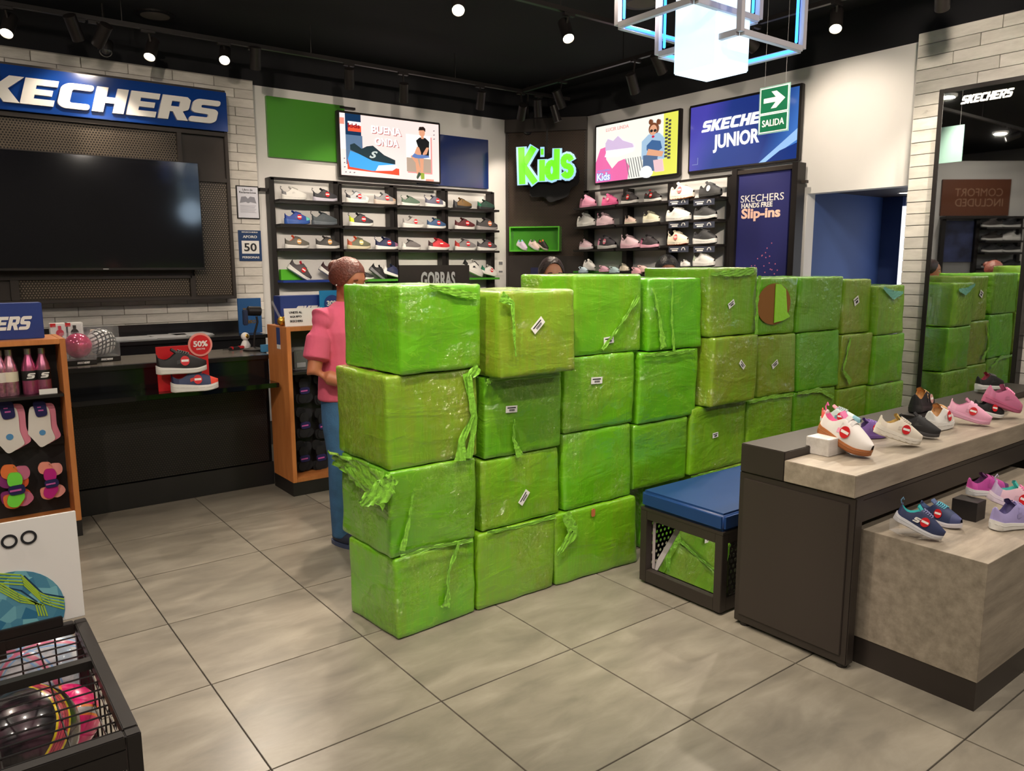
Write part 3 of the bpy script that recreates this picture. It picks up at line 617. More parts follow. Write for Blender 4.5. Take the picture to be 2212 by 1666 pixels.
# ================================================================== sneakers
NS, NT = 22, 18
def shoe_meshes(style):
    L = .27; chunky = 1.25 if style in ('chunky', 'clog') else 1.0
    def hw(s):      # half width of the sole
        a = .037*math.sqrt(max(0, 1-((.13-s)/.13)**2)) if s < .13 else .037+.0115*math.sin(min(1, (s-.13)/.55)*PI/2)-.004*math.sin(min(1, max(0, (s-.13)/.35))*PI)
        if s > .68: a = .0485*math.sqrt(max(0, 1-((s-.68)/.325)**2))
        return max(a, .002)
    def zb(s): return .012*max(0, (s-.72)/.28)**1.6+.004*max(0, (.08-s)/.08)
    def zt(s): return (.038-.012*min(1, s/.6))*chunky+.010*max(0, (s-.8)/.2)+.006*max(0, (.1-s)/.1)
    def top(s):
        if s < .40: return .098-.030*math.sin(min(1, s/.40)*PI)**1.0+.010*(s/.4)
        t = (s-.40)/.60; return .110*(1-t)**1.1+.057*t**.8+.004*math.sin(t*PI)
    S = [((1-math.cos(PI*i/NS))/2*.996+.002) for i in range(NS+1)]
    # sole: rings of top edge / bulge / bottom
    g = G(); K = 10
    for s in S:
        w_, b_, t_ = hw(s), zb(s), zt(s); mid = (b_+t_)/2
        for y, z in ((-w_*.97, t_), (-w_*1.04, mid+.25*(t_-mid)), (-w_*1.0, b_+.004), (-w_*.86, b_), (0, b_), (w_*.86, b_), (w_*1.0, b_+.004), (w_*1.04, mid+.25*(t_-mid)), (w_*.97, t_), (0, t_)):
            if style == 'chunky' and abs(y) > w_*.99 and .12 < s < .9: y *= 1+.03*math.sin(s*46)
            g.v.append((s*L, y, z))
    for i in range(NS):
        for j in range(K): g.f.append((i*K+j, i*K+(j+1) % K, (i+1)*K+(j+1) % K, (i+1)*K+j))
    g.f += [tuple(range(K))[::-1], tuple(range(NS*K, NS*K+K))]
    sole = g.mesh('sole', smooth=True)
    g = G()
    for s in S:
        w_, b_ = hw(s), zb(s)
        for y, z in ((-w_*1.005, b_+.007), (-w_*.95, b_-.0005), (w_*.95, b_-.0005), (w_*1.005, b_+.007)): g.v.append((s*L, y, z))
    for i in range(NS):
        for j in range(3): a = i*4+j; g.f.append((a, a+1, a+5, a+4))
    outs = g.mesh('outsole')
    # upper
    V = []
    for s in S:
        w_, t_ = hw(s)*.93, zt(s)-.004; h = top(s); opn = .045 < s < .43
        if s < .045: h = .098-.002
        row = []
        hb = h
        if opn:
            q = min(1, (s-.045)/.05)*min(1, (.43-s)/.08); c = h-.004
            for k in range(7):
                t = k/6; row.append((-w_*(1-.38*t**1.6), t_+(c-t_)*t))
            iw = w_*.50
            row += [(-iw, c-.012*q-.002), (-iw*.8, (t_+.01)*q+(c-.004)*(1-q)), (0, (t_+.008)*q+(c-.002)*(1-q)), (iw*.8, (t_+.01)*q+(c-.004)*(1-q)), (iw, c-.012*q-.002)]
            for k in range(6, -1, -1):
                t = k/6; row.append((w_*(1-.38*t**1.6), t_+(c-t_)*t))
        else:
            for k in range(19):
                a = PI*k/18; cc, ss = math.cos(a), math.sin(a)
                row.append((-w_*math.copysign(abs(cc)**.75, cc)*(1 if s > .43 else 1), t_+(h-t_)*ss**(.85)))
        V.append([(s*L + (.006 if s < .03 else 0), y, z) for y, z in row])
    M_ = 19
    def cut(cond):
        g = G(); used = {}
        def vid(i, j):
            if (i, j) not in used: used[(i, j)] = len(g.v); g.v.append(V[i][j])
            return used[(i, j)]
        for i in range(NS):
            for j in range(M_-1):
                if cond((S[i]+S[i+1])/2, j): g.f.append((vid(i, j), vid(i, j+1), vid(i+1, j+1), vid(i+1, j)))
        if not g.f: return None
        me = bpy.data.meshes.new('upper'); me.from_pydata(g.v, [], g.f)
        for p in me.polygons: p.use_smooth = True
        return me
    inner = lambda s, j: 6 <= j <= 11 and .05 < s < .40
    heel = lambda s, j: s < .17 and not inner(s, j)
    toe = lambda s, j: s > .84
    R = dict(sole=sole, outsole=outs, lining=cut(inner), heel_counter=cut(heel), toe_cap=cut(toe), upper=cut(lambda s, j: not inner(s, j) and not heel(s, j) and not toe(s, j)))
    R['upper'].flip_normals() if False else None
    # heel closure
    g = G().add([V[0][j] for j in range(M_)], [tuple(range(M_))]); R['heel_cap'] = g.mesh('heel_cap')
    # tongue
    g = G()
    for i in range(6):
        t = i/5; x = (.33+.12*t)*L; z = .122-.020*t; ww = .019
        for j in range(5): g.v.append((x-.004*abs(j-2), (j/4-.5)*2*ww, z-.003*abs(j-2)**1.5+.004))
    for i in range(5):
        for j in range(4): a = i*5+j; g.f.append((a, a+1, a+6, a+5))
    g2 = G(); n0 = len(g.v); g.v += [(a, b, c-.006) for a, b, c in g.v]; g.f += [tuple(x+n0 for x in f)[::-1] for f in g.f]
    R['tongue'] = g.mesh('tongue', smooth=True)
    def surf(s, y):
        w_, t_ = hw(s)*.93, zt(s)-.004; h = top(s); return t_+(h-t_)*max(0, 1-(abs(y)/w_)**2)**.45
    g = G()
    if style in ('strap', 'chunkystrap'):
        for s0, s1 in ((.43, .51), (.545, .60)):
            n = 9; base = len(g.v)
            for s in (s0, s1):
                for k in range(n): y = (k/(n-1)-.5)*2*hw(s)*.93*.97; g.v.append((s*L, y, surf(s, y)+.0055))
            for k in range(n-1): g.f.append((base+k, base+k+1, base+n+k+1, base+n+k))
        R['strap'] = g.mesh('strap', smooth=True)
    else:
        for i in range(5):
            s = .45+i*.045; g.tube([(s*L+(.006 if k % 2 else -.002), y, surf(s, y)+.0055) for k, y in enumerate((-.024, -.012, 0, .012, .024))], .0036, 6)
        R['laces'] = g.mesh('laces', smooth=True)
    # raised eyestay beside the laces and a line round the sole
    for sg in (-1, 1):
        g = G(); n = 7
        for k in range(n+1):
            s = .40+.27*k/n
            for f in (.30, .50, .72):
                yy = hw(s)*.93*f; g.v.append((s*L, sg*yy, surf(s, yy)+.0028))
        for k in range(n):
            for q in (0, 1): g.f.append((3*k+q, 3*k+q+1, 3*k+q+4, 3*k+q+3))
        R['eyestay%d' % sg] = g.mesh('eyestay', smooth=True)
    g = G(); pts = [(s*L, -hw(s)*1.035, (zb(s)+zt(s))/2+.004) for s in S[1:-1]]+[(s*L, hw(s)*1.035, (zb(s)+zt(s))/2+.004) for s in S[-2:0:-1]]
    g.tube(pts+[pts[0]], .0013, 5, False); R['sole_line'] = g.mesh('sole_line', smooth=True)
    # slanted side flash on both flanks
    for sg in (-1, 1):
        g = G(); b0 = 0; n = 6
        for k in range(n+1):
            s = .40+.24*k/n
            for q in (0, 1):
                f = (.25+.30*k/n)+q*.22; w_, t_ = hw(s)*.93, zt(s)-.004; h = top(s); zz = t_+(h-t_)*min(.85, f)
                yy = w_*math.sqrt(max(.05, 1-((zz-t_)/(h-t_))**2.2)); g.v.append((s*L, sg*(yy+.0016), zz))
        for k in range(n): g.f.append((b0+2*k, b0+2*k+1, b0+2*k+3, b0+2*k+2))
        R['side_flash%d' % sg] = g.mesh('side_flash')
    g = G().tube([(.004, 0, .090), (-.006, 0, .104), (-.003, 0, .122), (.006, 0, .112)], .0035, 6); R['heel_loop'] = g.mesh('heel_loop', smooth=True)
    return R
SH = {k: shoe_meshes(k) for k in ('runner', 'chunky', 'strap')}
STK = mat('sticker_red', s2l(205, 30, 38), .4); STW = mat('sticker_white', s2l(235, 232, 228), .5)
STKme = G().prism([(.024*math.cos(a*PI/10), .024*math.sin(a*PI/10)) for a in range(20)], 0, .0015).mesh('price_sticker')
BANDme = G().prism([(-.019, -.005), (.019, -.005), (.019, .006), (-.019, .006)], .0015, .0022).mesh('band')
BPRme = G()
for _i in range(6): BPRme.prism([(-.014+_i*.005, -.002), (-.011+_i*.005, -.002), (-.011+_i*.005, .003), (-.014+_i*.005, .003)], .0022, .0026)
BPRme = BPRme.mesh('digits')
TXT['Smark'] = curve_mesh([[(x*.034+y*.008-.017, y*.026-.013) for x, y in LET['S'][0]]], .001)
LOOPS = True
def shoe(label, p, direction, scale=1., up=0., upper=(.8, .8, .8), sole=(.85, .85, .85), lining=None, heel=None, toe=None, out=None, lace=None, flash=None, sticker=None, style='runner', side=-1, group=None, detail=True, name='sneaker', smark=False, loop=None, cat='shoe'):
    # p: where the heel end of the sole stands; direction: unit vector heel -> toe; up: tilt with the heel raised (degrees)
    d = Vector(direction).normalized(); yaw = math.atan2(d.y, d.x)
    t = thing(name, label, cat, p, yaw, group); t.rotation_mode = 'XYZ'; t.rotation_euler = (0, math.radians(up), yaw); t.scale = (scale, scale*1.04, scale*(1.16 if scale < 1.15 else 1.0))
    S_ = SH[style]; U_ = col(*upper, rough=.62); c = lambda v: col(*v, rough=.62) if v is not None else U_
    put = lambda nm, m: [link(nm, S_[k], t, m) for k in (nm, nm+'-1', nm+'1') if S_.get(k) is not None]
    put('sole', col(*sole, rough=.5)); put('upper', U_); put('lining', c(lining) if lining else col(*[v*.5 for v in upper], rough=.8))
    put('heel_counter', c(heel)); hc = link('heel_cap', S_['heel_cap'], t, c(heel)); put('toe_cap', c(toe)); put('tongue', c(lining) if lining else U_)
    if style == 'strap': put('strap', c(lace) if lace else col(*[v*.78 for v in upper], rough=.5))
    else: put('laces', c(lace) if lace else col(*[min(.9, v*1.5+.06) if sum(upper) < 1.2 else v*.72 for v in upper], rough=.7))
    if style != 'strap': put('eyestay', col(*[min(.85, v*1.12+.012) if sum(upper) < .6 else v*.86 for v in (flash or upper)], rough=.45))
    put('sole_line', col(*[v*.72 for v in sole], rough=.6))
    put('side_flash', c(flash) if flash else col(*[v*.8+.02 for v in upper], rough=.4))
    if out: put('outsole', c(out))
    if loop: put('heel_loop', c(loop))
    if sticker:
        yy = (.0475 if style != 'x' else .05)*side
        s = link('price_sticker', STKme, t, STK if sticker == 1 else col(*sticker, rough=.4)); s.rotation_euler = (PI/2+math.radians(-12), 0, 0) if side < 0 else (PI/2+math.radians(12), 0, PI)
        s.location = (.150, yy*.93, .064)
        b = link('band', BANDme, s, STW)
        if detail: link('digits', BPRme, b, INK) if False else None
    if smark:
        e = link('emblem', TXT['Smark'], t, STW); e.rotation_euler = (PI/2, 0, 0); e.location = (.105, -.046, .058)
    return t
W_ = (.78, .77, .75); K_ = (.02, .02, .022); RUB = s2l(165, 100, 55)
cW = s2l(222, 220, 216); cG = s2l(120, 120, 124); cD = s2l(52, 52, 58); cN = s2l(30, 38, 76); cPk = s2l(236, 160, 190); cPp = s2l(238, 205, 215); cHP = s2l(226, 95, 150); cCr = s2l(228, 216, 196)
# ================================================================== shoe racks
def post(r, u, v0, v1, n0, n1, wdt=.05): return r.box('post', u-wdt/2, u+wdt/2, v0, v1, n0, n1, BLK, .002)
LY = 7.02     # front edge of the left rack's shelves
lr = Wt('shoe_rack', 'black four-bay shoe rack on the back wall under the blue and green panels', 'rack', 'L', 7.295, PLw(597, 700, 7.2)[0], 0)
zt_ = PLw(800, 397, 7.15)[1]
for px in (592, 729, 849, 960, 1066):
    u = PLw(px, 480, 7.15)[0]; post(lr, u, 0, zt_, .03, .13)
    if px not in (592, 1066): post(lr, u+.07, 0, zt_, .03, .09, .03)
ul, ur = PLw(590, 480, 7.15)[0], PLw(1066, 480, 7.15)[0]
lr.box('top_bar', ul, ur, zt_-.02, zt_+.005, .1, .13, BLK)
lr.box('hook', ul-.09, ul-.02, PLw(577, 410, 7.2)[1]-.015, PLw(577, 410, 7.2)[1]+.015, .05, .1, BLK)
rowz = [PLw(830, y, LY)[1] for y in (442, 490, 540, 612)]
rz_ = [PLw(830, y, LY)[1] for y in (441, 490, 539)]
ub = [PLw(px, 480, 7.15)[0] for px in (592, 729, 849, 960, 1066)]
for r in range(6):
    z = (rz_+[PLw(620, 606, LY)[1], .98, .62])[r]
    for b in range(4):
        if r == 3 and b == 0:
            sm = mat('blue_shelf', s2l(24, 50, 130), .4)
        elif r == 3: sm = mat('green_shelf', s2l(70, 150, 40), .4)
        else: sm = BLK
        lr.box('shelf', ub[b]+.012, ub[b+1]-.012, z-.022, z, .01, 7.295-LY, sm, .002)
LROW = rz_+[PLw(620, 606, LY)[1]]
def on_left(r, pxa, pxb, label, up=0, Y=7.10, **k):
    z = LROW[r]+.001; xa, xb = PLw(pxa, 500, Y)[0], PLw(pxb, 500, Y)[0]
    sc = (xb-xa)/.272; k.setdefault('sticker', None)
    return shoe(label, (xa+.002, Y+.01, z+(math.sin(math.radians(up))*.27*sc if up else 0)), (1, -.12, 0), sc/(math.cos(math.radians(up))), up, side=-1, group='sneakers on the back wall rack', detail=False, **k)
zx = lambda a: 550+a/3.47
on_left(0, zx(214), zx(395), 'white and grey sneaker, first on the top shelf of the back wall rack', upper=cW, sole=cW, heel=cG, style='chunky', loop=cD)
on_left(0, zx(448), zx(622), 'dark grey strap sneaker with red sticker, second on the back rack top shelf', upper=cD, sole=s2l(205, 200, 215), sticker=1, style='strap', loop=cD)
on_left(0, zx(693), zx(857), 'silver grey sneaker with white toe, third on the back rack top shelf', upper=s2l(170, 175, 180), sole=cW, heel=cD, toe=cW, sticker=1, style='chunky', flash=cD, loop=cD)
on_left(0, zx(903), zx(1057), 'grey sneaker with tan toe, fourth on the back rack top shelf', upper=cG, sole=s2l(190, 175, 165), toe=s2l(170, 140, 120), sticker=1, style='chunky')
on_left(0, zx(1108), zx(1237), 'green and grey sneaker on white sole, fifth on the back rack top shelf', upper=s2l(90, 112, 96), sole=cW, style='strap', loop=s2l(90, 112, 96))
on_left(0, zx(1283), zx(1426), 'grey-navy sneaker on white sole, sixth on the back rack top shelf', upper=s2l(90, 92, 112), sole=cW, sticker=1, toe=cW, style='strap', loop=cN)
on_left(0, zx(1494), zx(1622), 'brown and black sports sandal, seventh on the back rack top shelf', upper=s2l(120, 90, 50), sole=K_, heel=cD, style='strap', lace=K_, name='sports_sandal')
on_left(0, zx(1674), zx(1792), 'green and black sports sandal, last on the back rack top shelf', upper=s2l(40, 70, 60), sole=K_, heel=s2l(30, 110, 80), style='strap', lace=K_, name='sports_sandal')
on_left(1, zx(227), zx(412), 'blue sneaker fading to teal at the toe, on the back rack', upper=s2l(45, 70, 150), sole=s2l(50, 90, 170), toe=s2l(110, 205, 195), sticker=1, style='chunky')
on_left(1, zx(431), zx(614), 'dark grey strap sneaker beside the blue and teal sneaker', upper=s2l(70, 78, 84), sole=s2l(96, 104, 112), style='strap', loop=cD)
on_left(1, zx(711), zx(884), 'dark sneaker with lime heel alone in its bay of the back rack', upper=cD, sole=cW, heel=s2l(205, 225, 40), sticker=1, loop=cD)
on_left(1, zx(1113), zx(1262), 'pale grey sneaker on white sole in the third bay, second shelf', upper=s2l(168, 164, 162), sole=cW, sticker=1, style='chunky')
on_left(1, zx(1294), zx(1427), 'blue sneaker on white sole in the third bay, second shelf', upper=s2l(50, 80, 120), sole=cW, sticker=1, lace=s2l(90, 140, 90))
on_left(1, zx(1503), zx(1643), 'maroon and black sneaker on white sole in the last bay', upper=s2l(90, 34, 40), sole=cW, sticker=1, style='strap')
on_left(1, zx(1664), zx(1811), 'charcoal sneaker with orange sticker at the end of the second shelf', upper=s2l(70, 66, 68), sole=s2l(160, 155, 155), sticker=s2l(220, 130, 90))
on_left(2, zx(220), zx(400), 'olive grey sneaker with orange lining and tan sticker', upper=s2l(100, 96, 88), sole=cW, lining=s2l(230, 90, 50), sticker=s2l(215, 160, 90))
on_left(2, zx(453), zx(627), 'charcoal sneaker with tan sticker, second on the third shelf', upper=s2l(66, 64, 62), sole=cW, sticker=s2l(215, 160, 90))
on_left(2, zx(691), zx(859), 'olive sneaker with orange heel and lining on the third shelf', upper=s2l(100, 100, 80), sole=s2l(205, 195, 165), lining=s2l(230, 90, 50), heel=s2l(190, 90, 60), sticker=s2l(200, 190, 120))
on_left(2, zx(902), zx(1065), 'navy sneaker on white and pink sole on the third shelf', upper=cN, sole=cW, toe=s2l(140, 90, 120), sticker=1, loop=cN)
on_left(2, zx(1102), zx(1236), 'grey and white low sneaker on the third shelf', upper=s2l(110, 105, 105), sole=cW, heel=cW, style='strap')
on_left(2, zx(1301), zx(1451), 'bright red sneaker on white sole on the third shelf', upper=s2l(200, 50, 60), sole=cW, heel=s2l(80, 50, 56), sticker=1)
on_left(2, zx(1501), zx(1649), 'grey sneaker with red heel on the third shelf', upper=s2l(130, 126, 128), sole=cW, heel=s2l(190, 60, 56), sticker=1)
on_left(2, zx(1669), zx(1806), 'dark grey sneaker on white sole ending the third shelf', upper=s2l(84, 80, 84), sole=cW, sticker=1)
on_left(3, zx(226), zx(385), 'dark sneaker with red lining standing tilted on a green box', up=34, upper=s2l(80, 74, 78), sole=cW, lining=s2l(215, 40, 70), sticker=1)
on_left(3, zx(466), zx(600), 'maroon-black sneaker tilted beside the woman in pink', up=34, upper=s2l(60, 36, 40), sole=cW, sticker=1)
on_left(3, zx(790), zx(880), 'low black and white sneaker behind the pink-shirted woman', upper=K_, sole=cW)
on_left(3, zx(848), zx(955), 'black sneaker tilted steeply beside the hat sign', up=38, upper=s2l(28, 28, 30), sole=cG)
on_left(3, zx(945), zx(1085), 'navy and white sneaker tilted next to the hat sign', up=16, upper=cN, sole=cW, heel=cW)
on_left(3, zx(1545), zx(1690), 'white and black sneaker tilted right of the hat sign', up=24, upper=cW, sole=cW, heel=K_, flash=K_, lace=K_)
on_left(3, zx(1690), zx(1806), 'white and green sneaker at the end of the fourth shelf', up=14, upper=cW, sole=cW, toe=cW, heel=s2l(30, 120, 90), sticker=1)
rb = thing('box_riser', 'green cardboard box riser under the tilted red-lined sneaker', 'riser', (PLw(606, 600, 7.2)[0], 7.22, LROW[3]+.001))
part('box', B(0, .27, -.04, .02, 0, .10), GREENP, rb, .002)
# ---- right wall rack
RX = 5.82
rr = Wt('shoe_rack', 'black shoe rack on the right wall beside the neon kids column', 'rack', 'R', 6.095, PRw(1262, 560, 5.98)[0], 0)
for px, y0 in ((1268, 412), (1352, 408), (1448, 395), (1576, 380)):
    u = PRw(px, 480, 5.98)[0]; post(rr, u, 0, PRw(px, y0, 5.98)[1], .03, .13, .07)
ubr = [PRw(px, 480, 5.98)[0] for px in (1262, 1352, 1448, 1576)]
rr.box('top_bar', ubr[0], ubr[2], PRw(1352, 403, 5.98)[1]-.02, PRw(1352, 403, 5.98)[1], .1, .13, BLK)
rr.box('top_bar', ubr[2], ubr[3], PRw(1510, 385, 5.98)[1]-.02, PRw(1510, 385, 5.98)[1], .1, .13, BLK)
def zr(px, py, X=RX): return PRw(px, py, X)[1]
RROW = [zr(1350, 440), zr(1350, 484), zr(1350, 537), zr(1300, 586)]
R3 = [zr(1510, 427), zr(1510, 475), zr(1510, 528), zr(1510, 576)]
for r in range(4):
    for b in range(3):
        z = (RROW if b < 2 else R3)[r]
        rr.box('shelf', ubr[b]+(.0 if b == 0 else .012), ubr[b+1]-.012, z-.022, z, .01, 6.095-RX, BLK if not (r == 3 and b == 0) else mat('green_shelf', s2l(70, 150, 40), .4), .002)
for z in (.98, .55): rr.box('shelf', ubr[0], ubr[3], z-.022, z, .01, .27, BLK, .002)
for r in range(3):      # dark ticket strips on the third bay
    for px in (1470, 1525):
        u, v = PRw(px-6, [427, 476, 529][r]+8, 5.80); tk = rr.box('ticket', u-.12, u+.12, v-.035, v+.02, .28, .286, mat('ticket_grey', s2l(60, 64, 78), .5))
        g = G().prism([(u-rr.u-.10, v-rr.v-.005), (u-rr.u+.0, v-rr.v-.005), (u-rr.u+.0, v-rr.v+.002), (u-rr.u-.10, v-rr.v+.002)], .286, .288).prism([(u-rr.u-.08, v-rr.v-.024), (u-rr.u-.01, v-rr.v-.024), (u-rr.u-.01, v-rr.v-.012), (u-rr.u-.08, v-rr.v-.012)], .286, .288)
        for k in range(7):
            a = PI*k/6; g.prism([(u-rr.u+.06+.02*math.cos(a)-.004, v-rr.v-.012+.02*math.sin(a)-.004), (u-rr.u+.06+.02*math.cos(a)+.004, v-rr.v-.012+.02*math.sin(a)-.004), (u-rr.u+.06+.02*math.cos(a)+.004, v-rr.v-.012+.02*math.sin(a)+.004), (u-rr.u+.06+.02*math.cos(a)-.004, v-rr.v-.012+.02*math.sin(a)+.004)], .286, .288)
        part('print', g, STW, tk)
def on_right(r, pxa, pxb, label, up=0, X=5.92, big=False, **k):
    z = (R3 if big else RROW)[r]+.001; ya, yb = -PRw(pxa, 500, X)[0], -PRw(pxb, 500, X)[0]; sc = (ya-yb)/.272
    return shoe(label, (X+.01, ya-.002, z+(math.sin(math.radians(up))*.27*sc if up else 0)), (-.12, -1, 0), sc/(math.cos(math.radians(up))), up, side=-1, group='sneakers on the right wall rack', detail=False, **k)
zq = lambda a: 1240+a/6.144
on_right(0, zq(78), zq(302), 'pale pink sneaker, first on the right rack top shelf', upper=cPk, sole=cPk, style='strap')
on_right(0, zq(368), zq(587), 'hot pink sneaker, second on the right rack top shelf', upper=cHP, sole=cHP, style='strap', sticker=s2l(240, 120, 160))
on_right(0, zq(622), zq(857), 'black sneaker on white sole, third on the right rack top shelf', upper=s2l(50, 44, 46), sole=cW, sticker=1)
on_right(0, zq(922), zq(1158), 'black sneaker with red lining, fourth on the right rack top shelf', upper=s2l(52, 44, 46), sole=cW, lining=s2l(150, 40, 40), sticker=1)
on_right(1, zq(48), zq(293), 'white sneaker, first on the right rack second shelf', upper=cW, sole=cW, style='chunky')
on_right(1, zq(302), zq(538), 'blush pink sneaker, second on the right rack second shelf', upper=cPp, sole=cPp, style='chunky', loop=cPk)
on_right(1, zq(668), zq(828), 'short peach sneaker, third on the right rack second shelf', upper=s2l(236, 208, 196), sole=cCr, style='strap', loop=s2l(236, 208, 196))
on_right(1, zq(912), zq(1143), 'cream yellow sneaker, fourth on the right rack second shelf', upper=s2l(222, 218, 190), sole=s2l(228, 224, 205), style='chunky', loop=cG)
on_right(2, zq(76), zq(260), 'pale pink sneaker, first on the right rack third shelf', upper=cPp, sole=s2l(232, 222, 226), style='strap')
on_right(2, zq(322), zq(578), 'charcoal sneaker with pink trim, second on the right rack third shelf', upper=s2l(70, 66, 72), sole=cW, heel=cPk, sticker=s2l(235, 130, 150))
on_right(2, zq(626), zq(886), 'pale pink sneaker on thick sole, third on the right rack third shelf', upper=cPp, sole=s2l(235, 190, 205), style='chunky', loop=cPp)
on_right(2, zq(888), zq(1143), 'black sneaker on pink sole, fourth on the right rack third shelf', upper=s2l(60, 54, 58), sole=s2l(235, 175, 195), heel=s2l(170, 90, 120))
on_right(0, zq(1265), zq(1600), 'large cream sneaker on the top ticketed shelf', X=5.86, big=True, upper=s2l(232, 220, 208), sole=s2l(235, 225, 212), style='chunky', sticker=s2l(225, 120, 120), out=RUB)
on_right(0, zq(1645), zq(1958), 'large black sneaker with round white tag on the top ticketed shelf', X=5.86, big=True, upper=s2l(64, 64, 66), sole=s2l(60, 60, 60), sticker=s2l(240, 240, 240))
on_right(1, zq(1222), zq(1566), 'large white sneaker on the middle ticketed shelf', X=5.86, big=True, upper=cW, sole=cW, style='chunky')
on_right(1, zq(1586), zq(1905), 'black sneaker on white sole, middle ticketed shelf', X=5.86, big=True, upper=s2l(66, 66, 64), sole=cW, out=K_)
on_right(2, zq(1246), zq(1535), 'cream sneaker with rust outsole, lowest ticketed shelf', X=5.86, big=True, upper=s2l(235, 222, 200), sole=s2l(235, 225, 205), style='chunky', sticker=s2l(225, 110, 110), out=s2l(180, 80, 50), loop=s2l(210, 200, 190))
on_right(2, zq(1586), zq(1918), 'black laced sneaker on thick white sole, lowest ticketed shelf', X=5.86, big=True, upper=s2l(54, 54, 56), sole=cW, style='chunky')
on_right(3, zq(126), zq(292), 'small white sneaker just above the green boxes by the kids column', X=5.80, upper=cW, sole=cW, up=12)
on_right(3, zq(600), zq(745), 'cream sneaker peeking over the green boxes', upper=cCr, sole=cCr, heel=cD)
on_right(3, zq(1420), zq(1560), 'white sneaker right of the dark-haired head', X=5.86, big=True, upper=cW, sole=cW)
on_right(3, zq(1592), zq(1900), 'white strappy sneaker at the right end of the lowest shelf', X=5.86, big=True, upper=cW, sole=cW, style='chunky', heel=s2l(150, 160, 140), loop=cW)
def clog(label, px, py, c, yaw=-1.8):
    p = U(px, py, 0, 5.78); t = thing('clog', label, 'shoe', (p.x, p.y, p.z), yaw, 'small clogs on the right wall rack')
    part('body', SH['chunky']['sole'], col(*c, rough=.7), t); part('upper', SH['chunky']['upper'], col(*c, rough=.7), t); part('toe_cap', SH['chunky']['toe_cap'], col(*c, rough=.7), t)
    part('heel_strap', G().tube([(.09, -.04, .07), (.03, -.035, .10), (.0, 0, .11), (.03, .035, .10), (.09, .04, .07)], .006, 6), col(*c, rough=.7), t, smooth=True); t.scale = (.62,)*3
for lb, px, py, c in (('pale blue clog beside the kids column', 1252, 590, s2l(190, 212, 225)), ('pink clog left of the cream sneaker', 1296, 588, s2l(232, 180, 200)), ('pale aqua clog right of the pink clog', 1318, 590, s2l(190, 218, 222)), ('blush clog right of the cream sneaker', 1379, 588, s2l(235, 195, 190)), ('dusty pink clog left of the dark-haired head', 1366, 592, s2l(225, 170, 180))): clog(lb, px, py, c)
# banner next to the right rack
bu0, bv1 = PRw(1590, 378, 5.95); bu1 = PRw(1704, 368, 5.95)[0]
bn2 = Wt('banner_panel', 'tall navy banner advertising slip-ins between black posts', 'banner', 'R', 6.095, bu0, 0)
NAVP = mat('navy_print', s2l(40, 42, 100), .45)
bn2.box('panel', bu0, bu1, .2, bv1, .09, .12, NAVP)
for u in (PRw(1583, 480, 5.95)[0], PRw(1712, 480, 5.95)[0]): post(bn2, u, 0, bv1+.05, .03, .15, .055)
bn2.box('top_bar', bu0-.05, bu1+.05, bv1, bv1+.035, .09, .14, DKM)
bn2.box('bracket', bu1+.05, bu1+.13, PRw(1722, 392, 5.95)[1]-.012, PRw(1722, 392, 5.95)[1]+.012, .05, .09, DKM)
uc = (bu0+bu1)/2
for s, px, py, w, h, mm, k in (('SKECHERS', 1645, 427, .44, .062, STW, dict(bold=.0)), ('HANDS FREE', 1634, 443, .32, .045, STW, dict(bold=.03)), ('Slip-ins', 1642, 463, .40, .115, mat('peach_print', s2l(250, 205, 185), .5), dict(bold=.035))):
    u, v = PRw(px, py, 5.97); bn2.mesh('lettering', text_fit(s, w, h, **k), u, v, .1215, mm)
g = G(); rs = random.Random(9)
for i in range(60):
    a, b = rs.random(), rs.random(); q = 1-a; u = uc-.2+.45*a; v = 1.25+.5*a*b+.1*b
    g.prism([(u-bn2.u-.005, v-.005), (u-bn2.u+.005, v-.005), (u-bn2.u+.005, v+.005), (u-bn2.u-.005, v+.005)], .12, .1212)
part('print_dots', g, col(*s2l(200, 110, 140)), bn2.o)['kind'] = 'stuff'
# ================================================================== kids column across the corner
ka, kb = Vector((PLw(1093, 400, 7.29)[0], 7.29, 0)), Vector((6.09, -PRw(1268, 400, 6.09)[0], 0))
du = (kb-ka).normalized(); KM = Matrix((du, Vector((0, 0, 1)), du.cross(Vector((0, 0, 1))))).transposed(); KW = (kb-ka).length
kc = Wt('corner_column', 'dark punched metal column across the corner behind the neon sign', 'column', 'K', 0, 0, 0, m3=KM, org=tuple(ka))
PFL = perf_mat('punched_bronze', s2l(78, 64, 54), s2l(16, 13, 12), .018, .26, .38, .4)
kc.box('top_cover', -.0, KW, 2.98, 3.12, -.02, .06, DKM, .004)
kc.box('solid_panel', 0, KW, 0, 1.6, -.02, .0, DKM); kc.box('punched_panel', 0, KW, 1.6, 2.98, -.02, .0, PFL)
for u in (0, KW-.03): kc.box('edge_trim', u, u+.03, 0, 2.98, -.005, .012, DKM)
def kuv(px, py, n):     # pixel -> (u, v) on the column's plane at distance n in front
    o = ka+KM.col[2]*n; d = U(px, py, 2, 0) if False else (FW*FPX+RT*(px-CX)-UP*(py-CY)); c0 = Vector((0, 0, CAMH)); nn = Vector(KM.col[2])
    p = c0+d*((o-c0).dot(nn)/d.dot(nn)); return (p-ka).dot(du), p.z
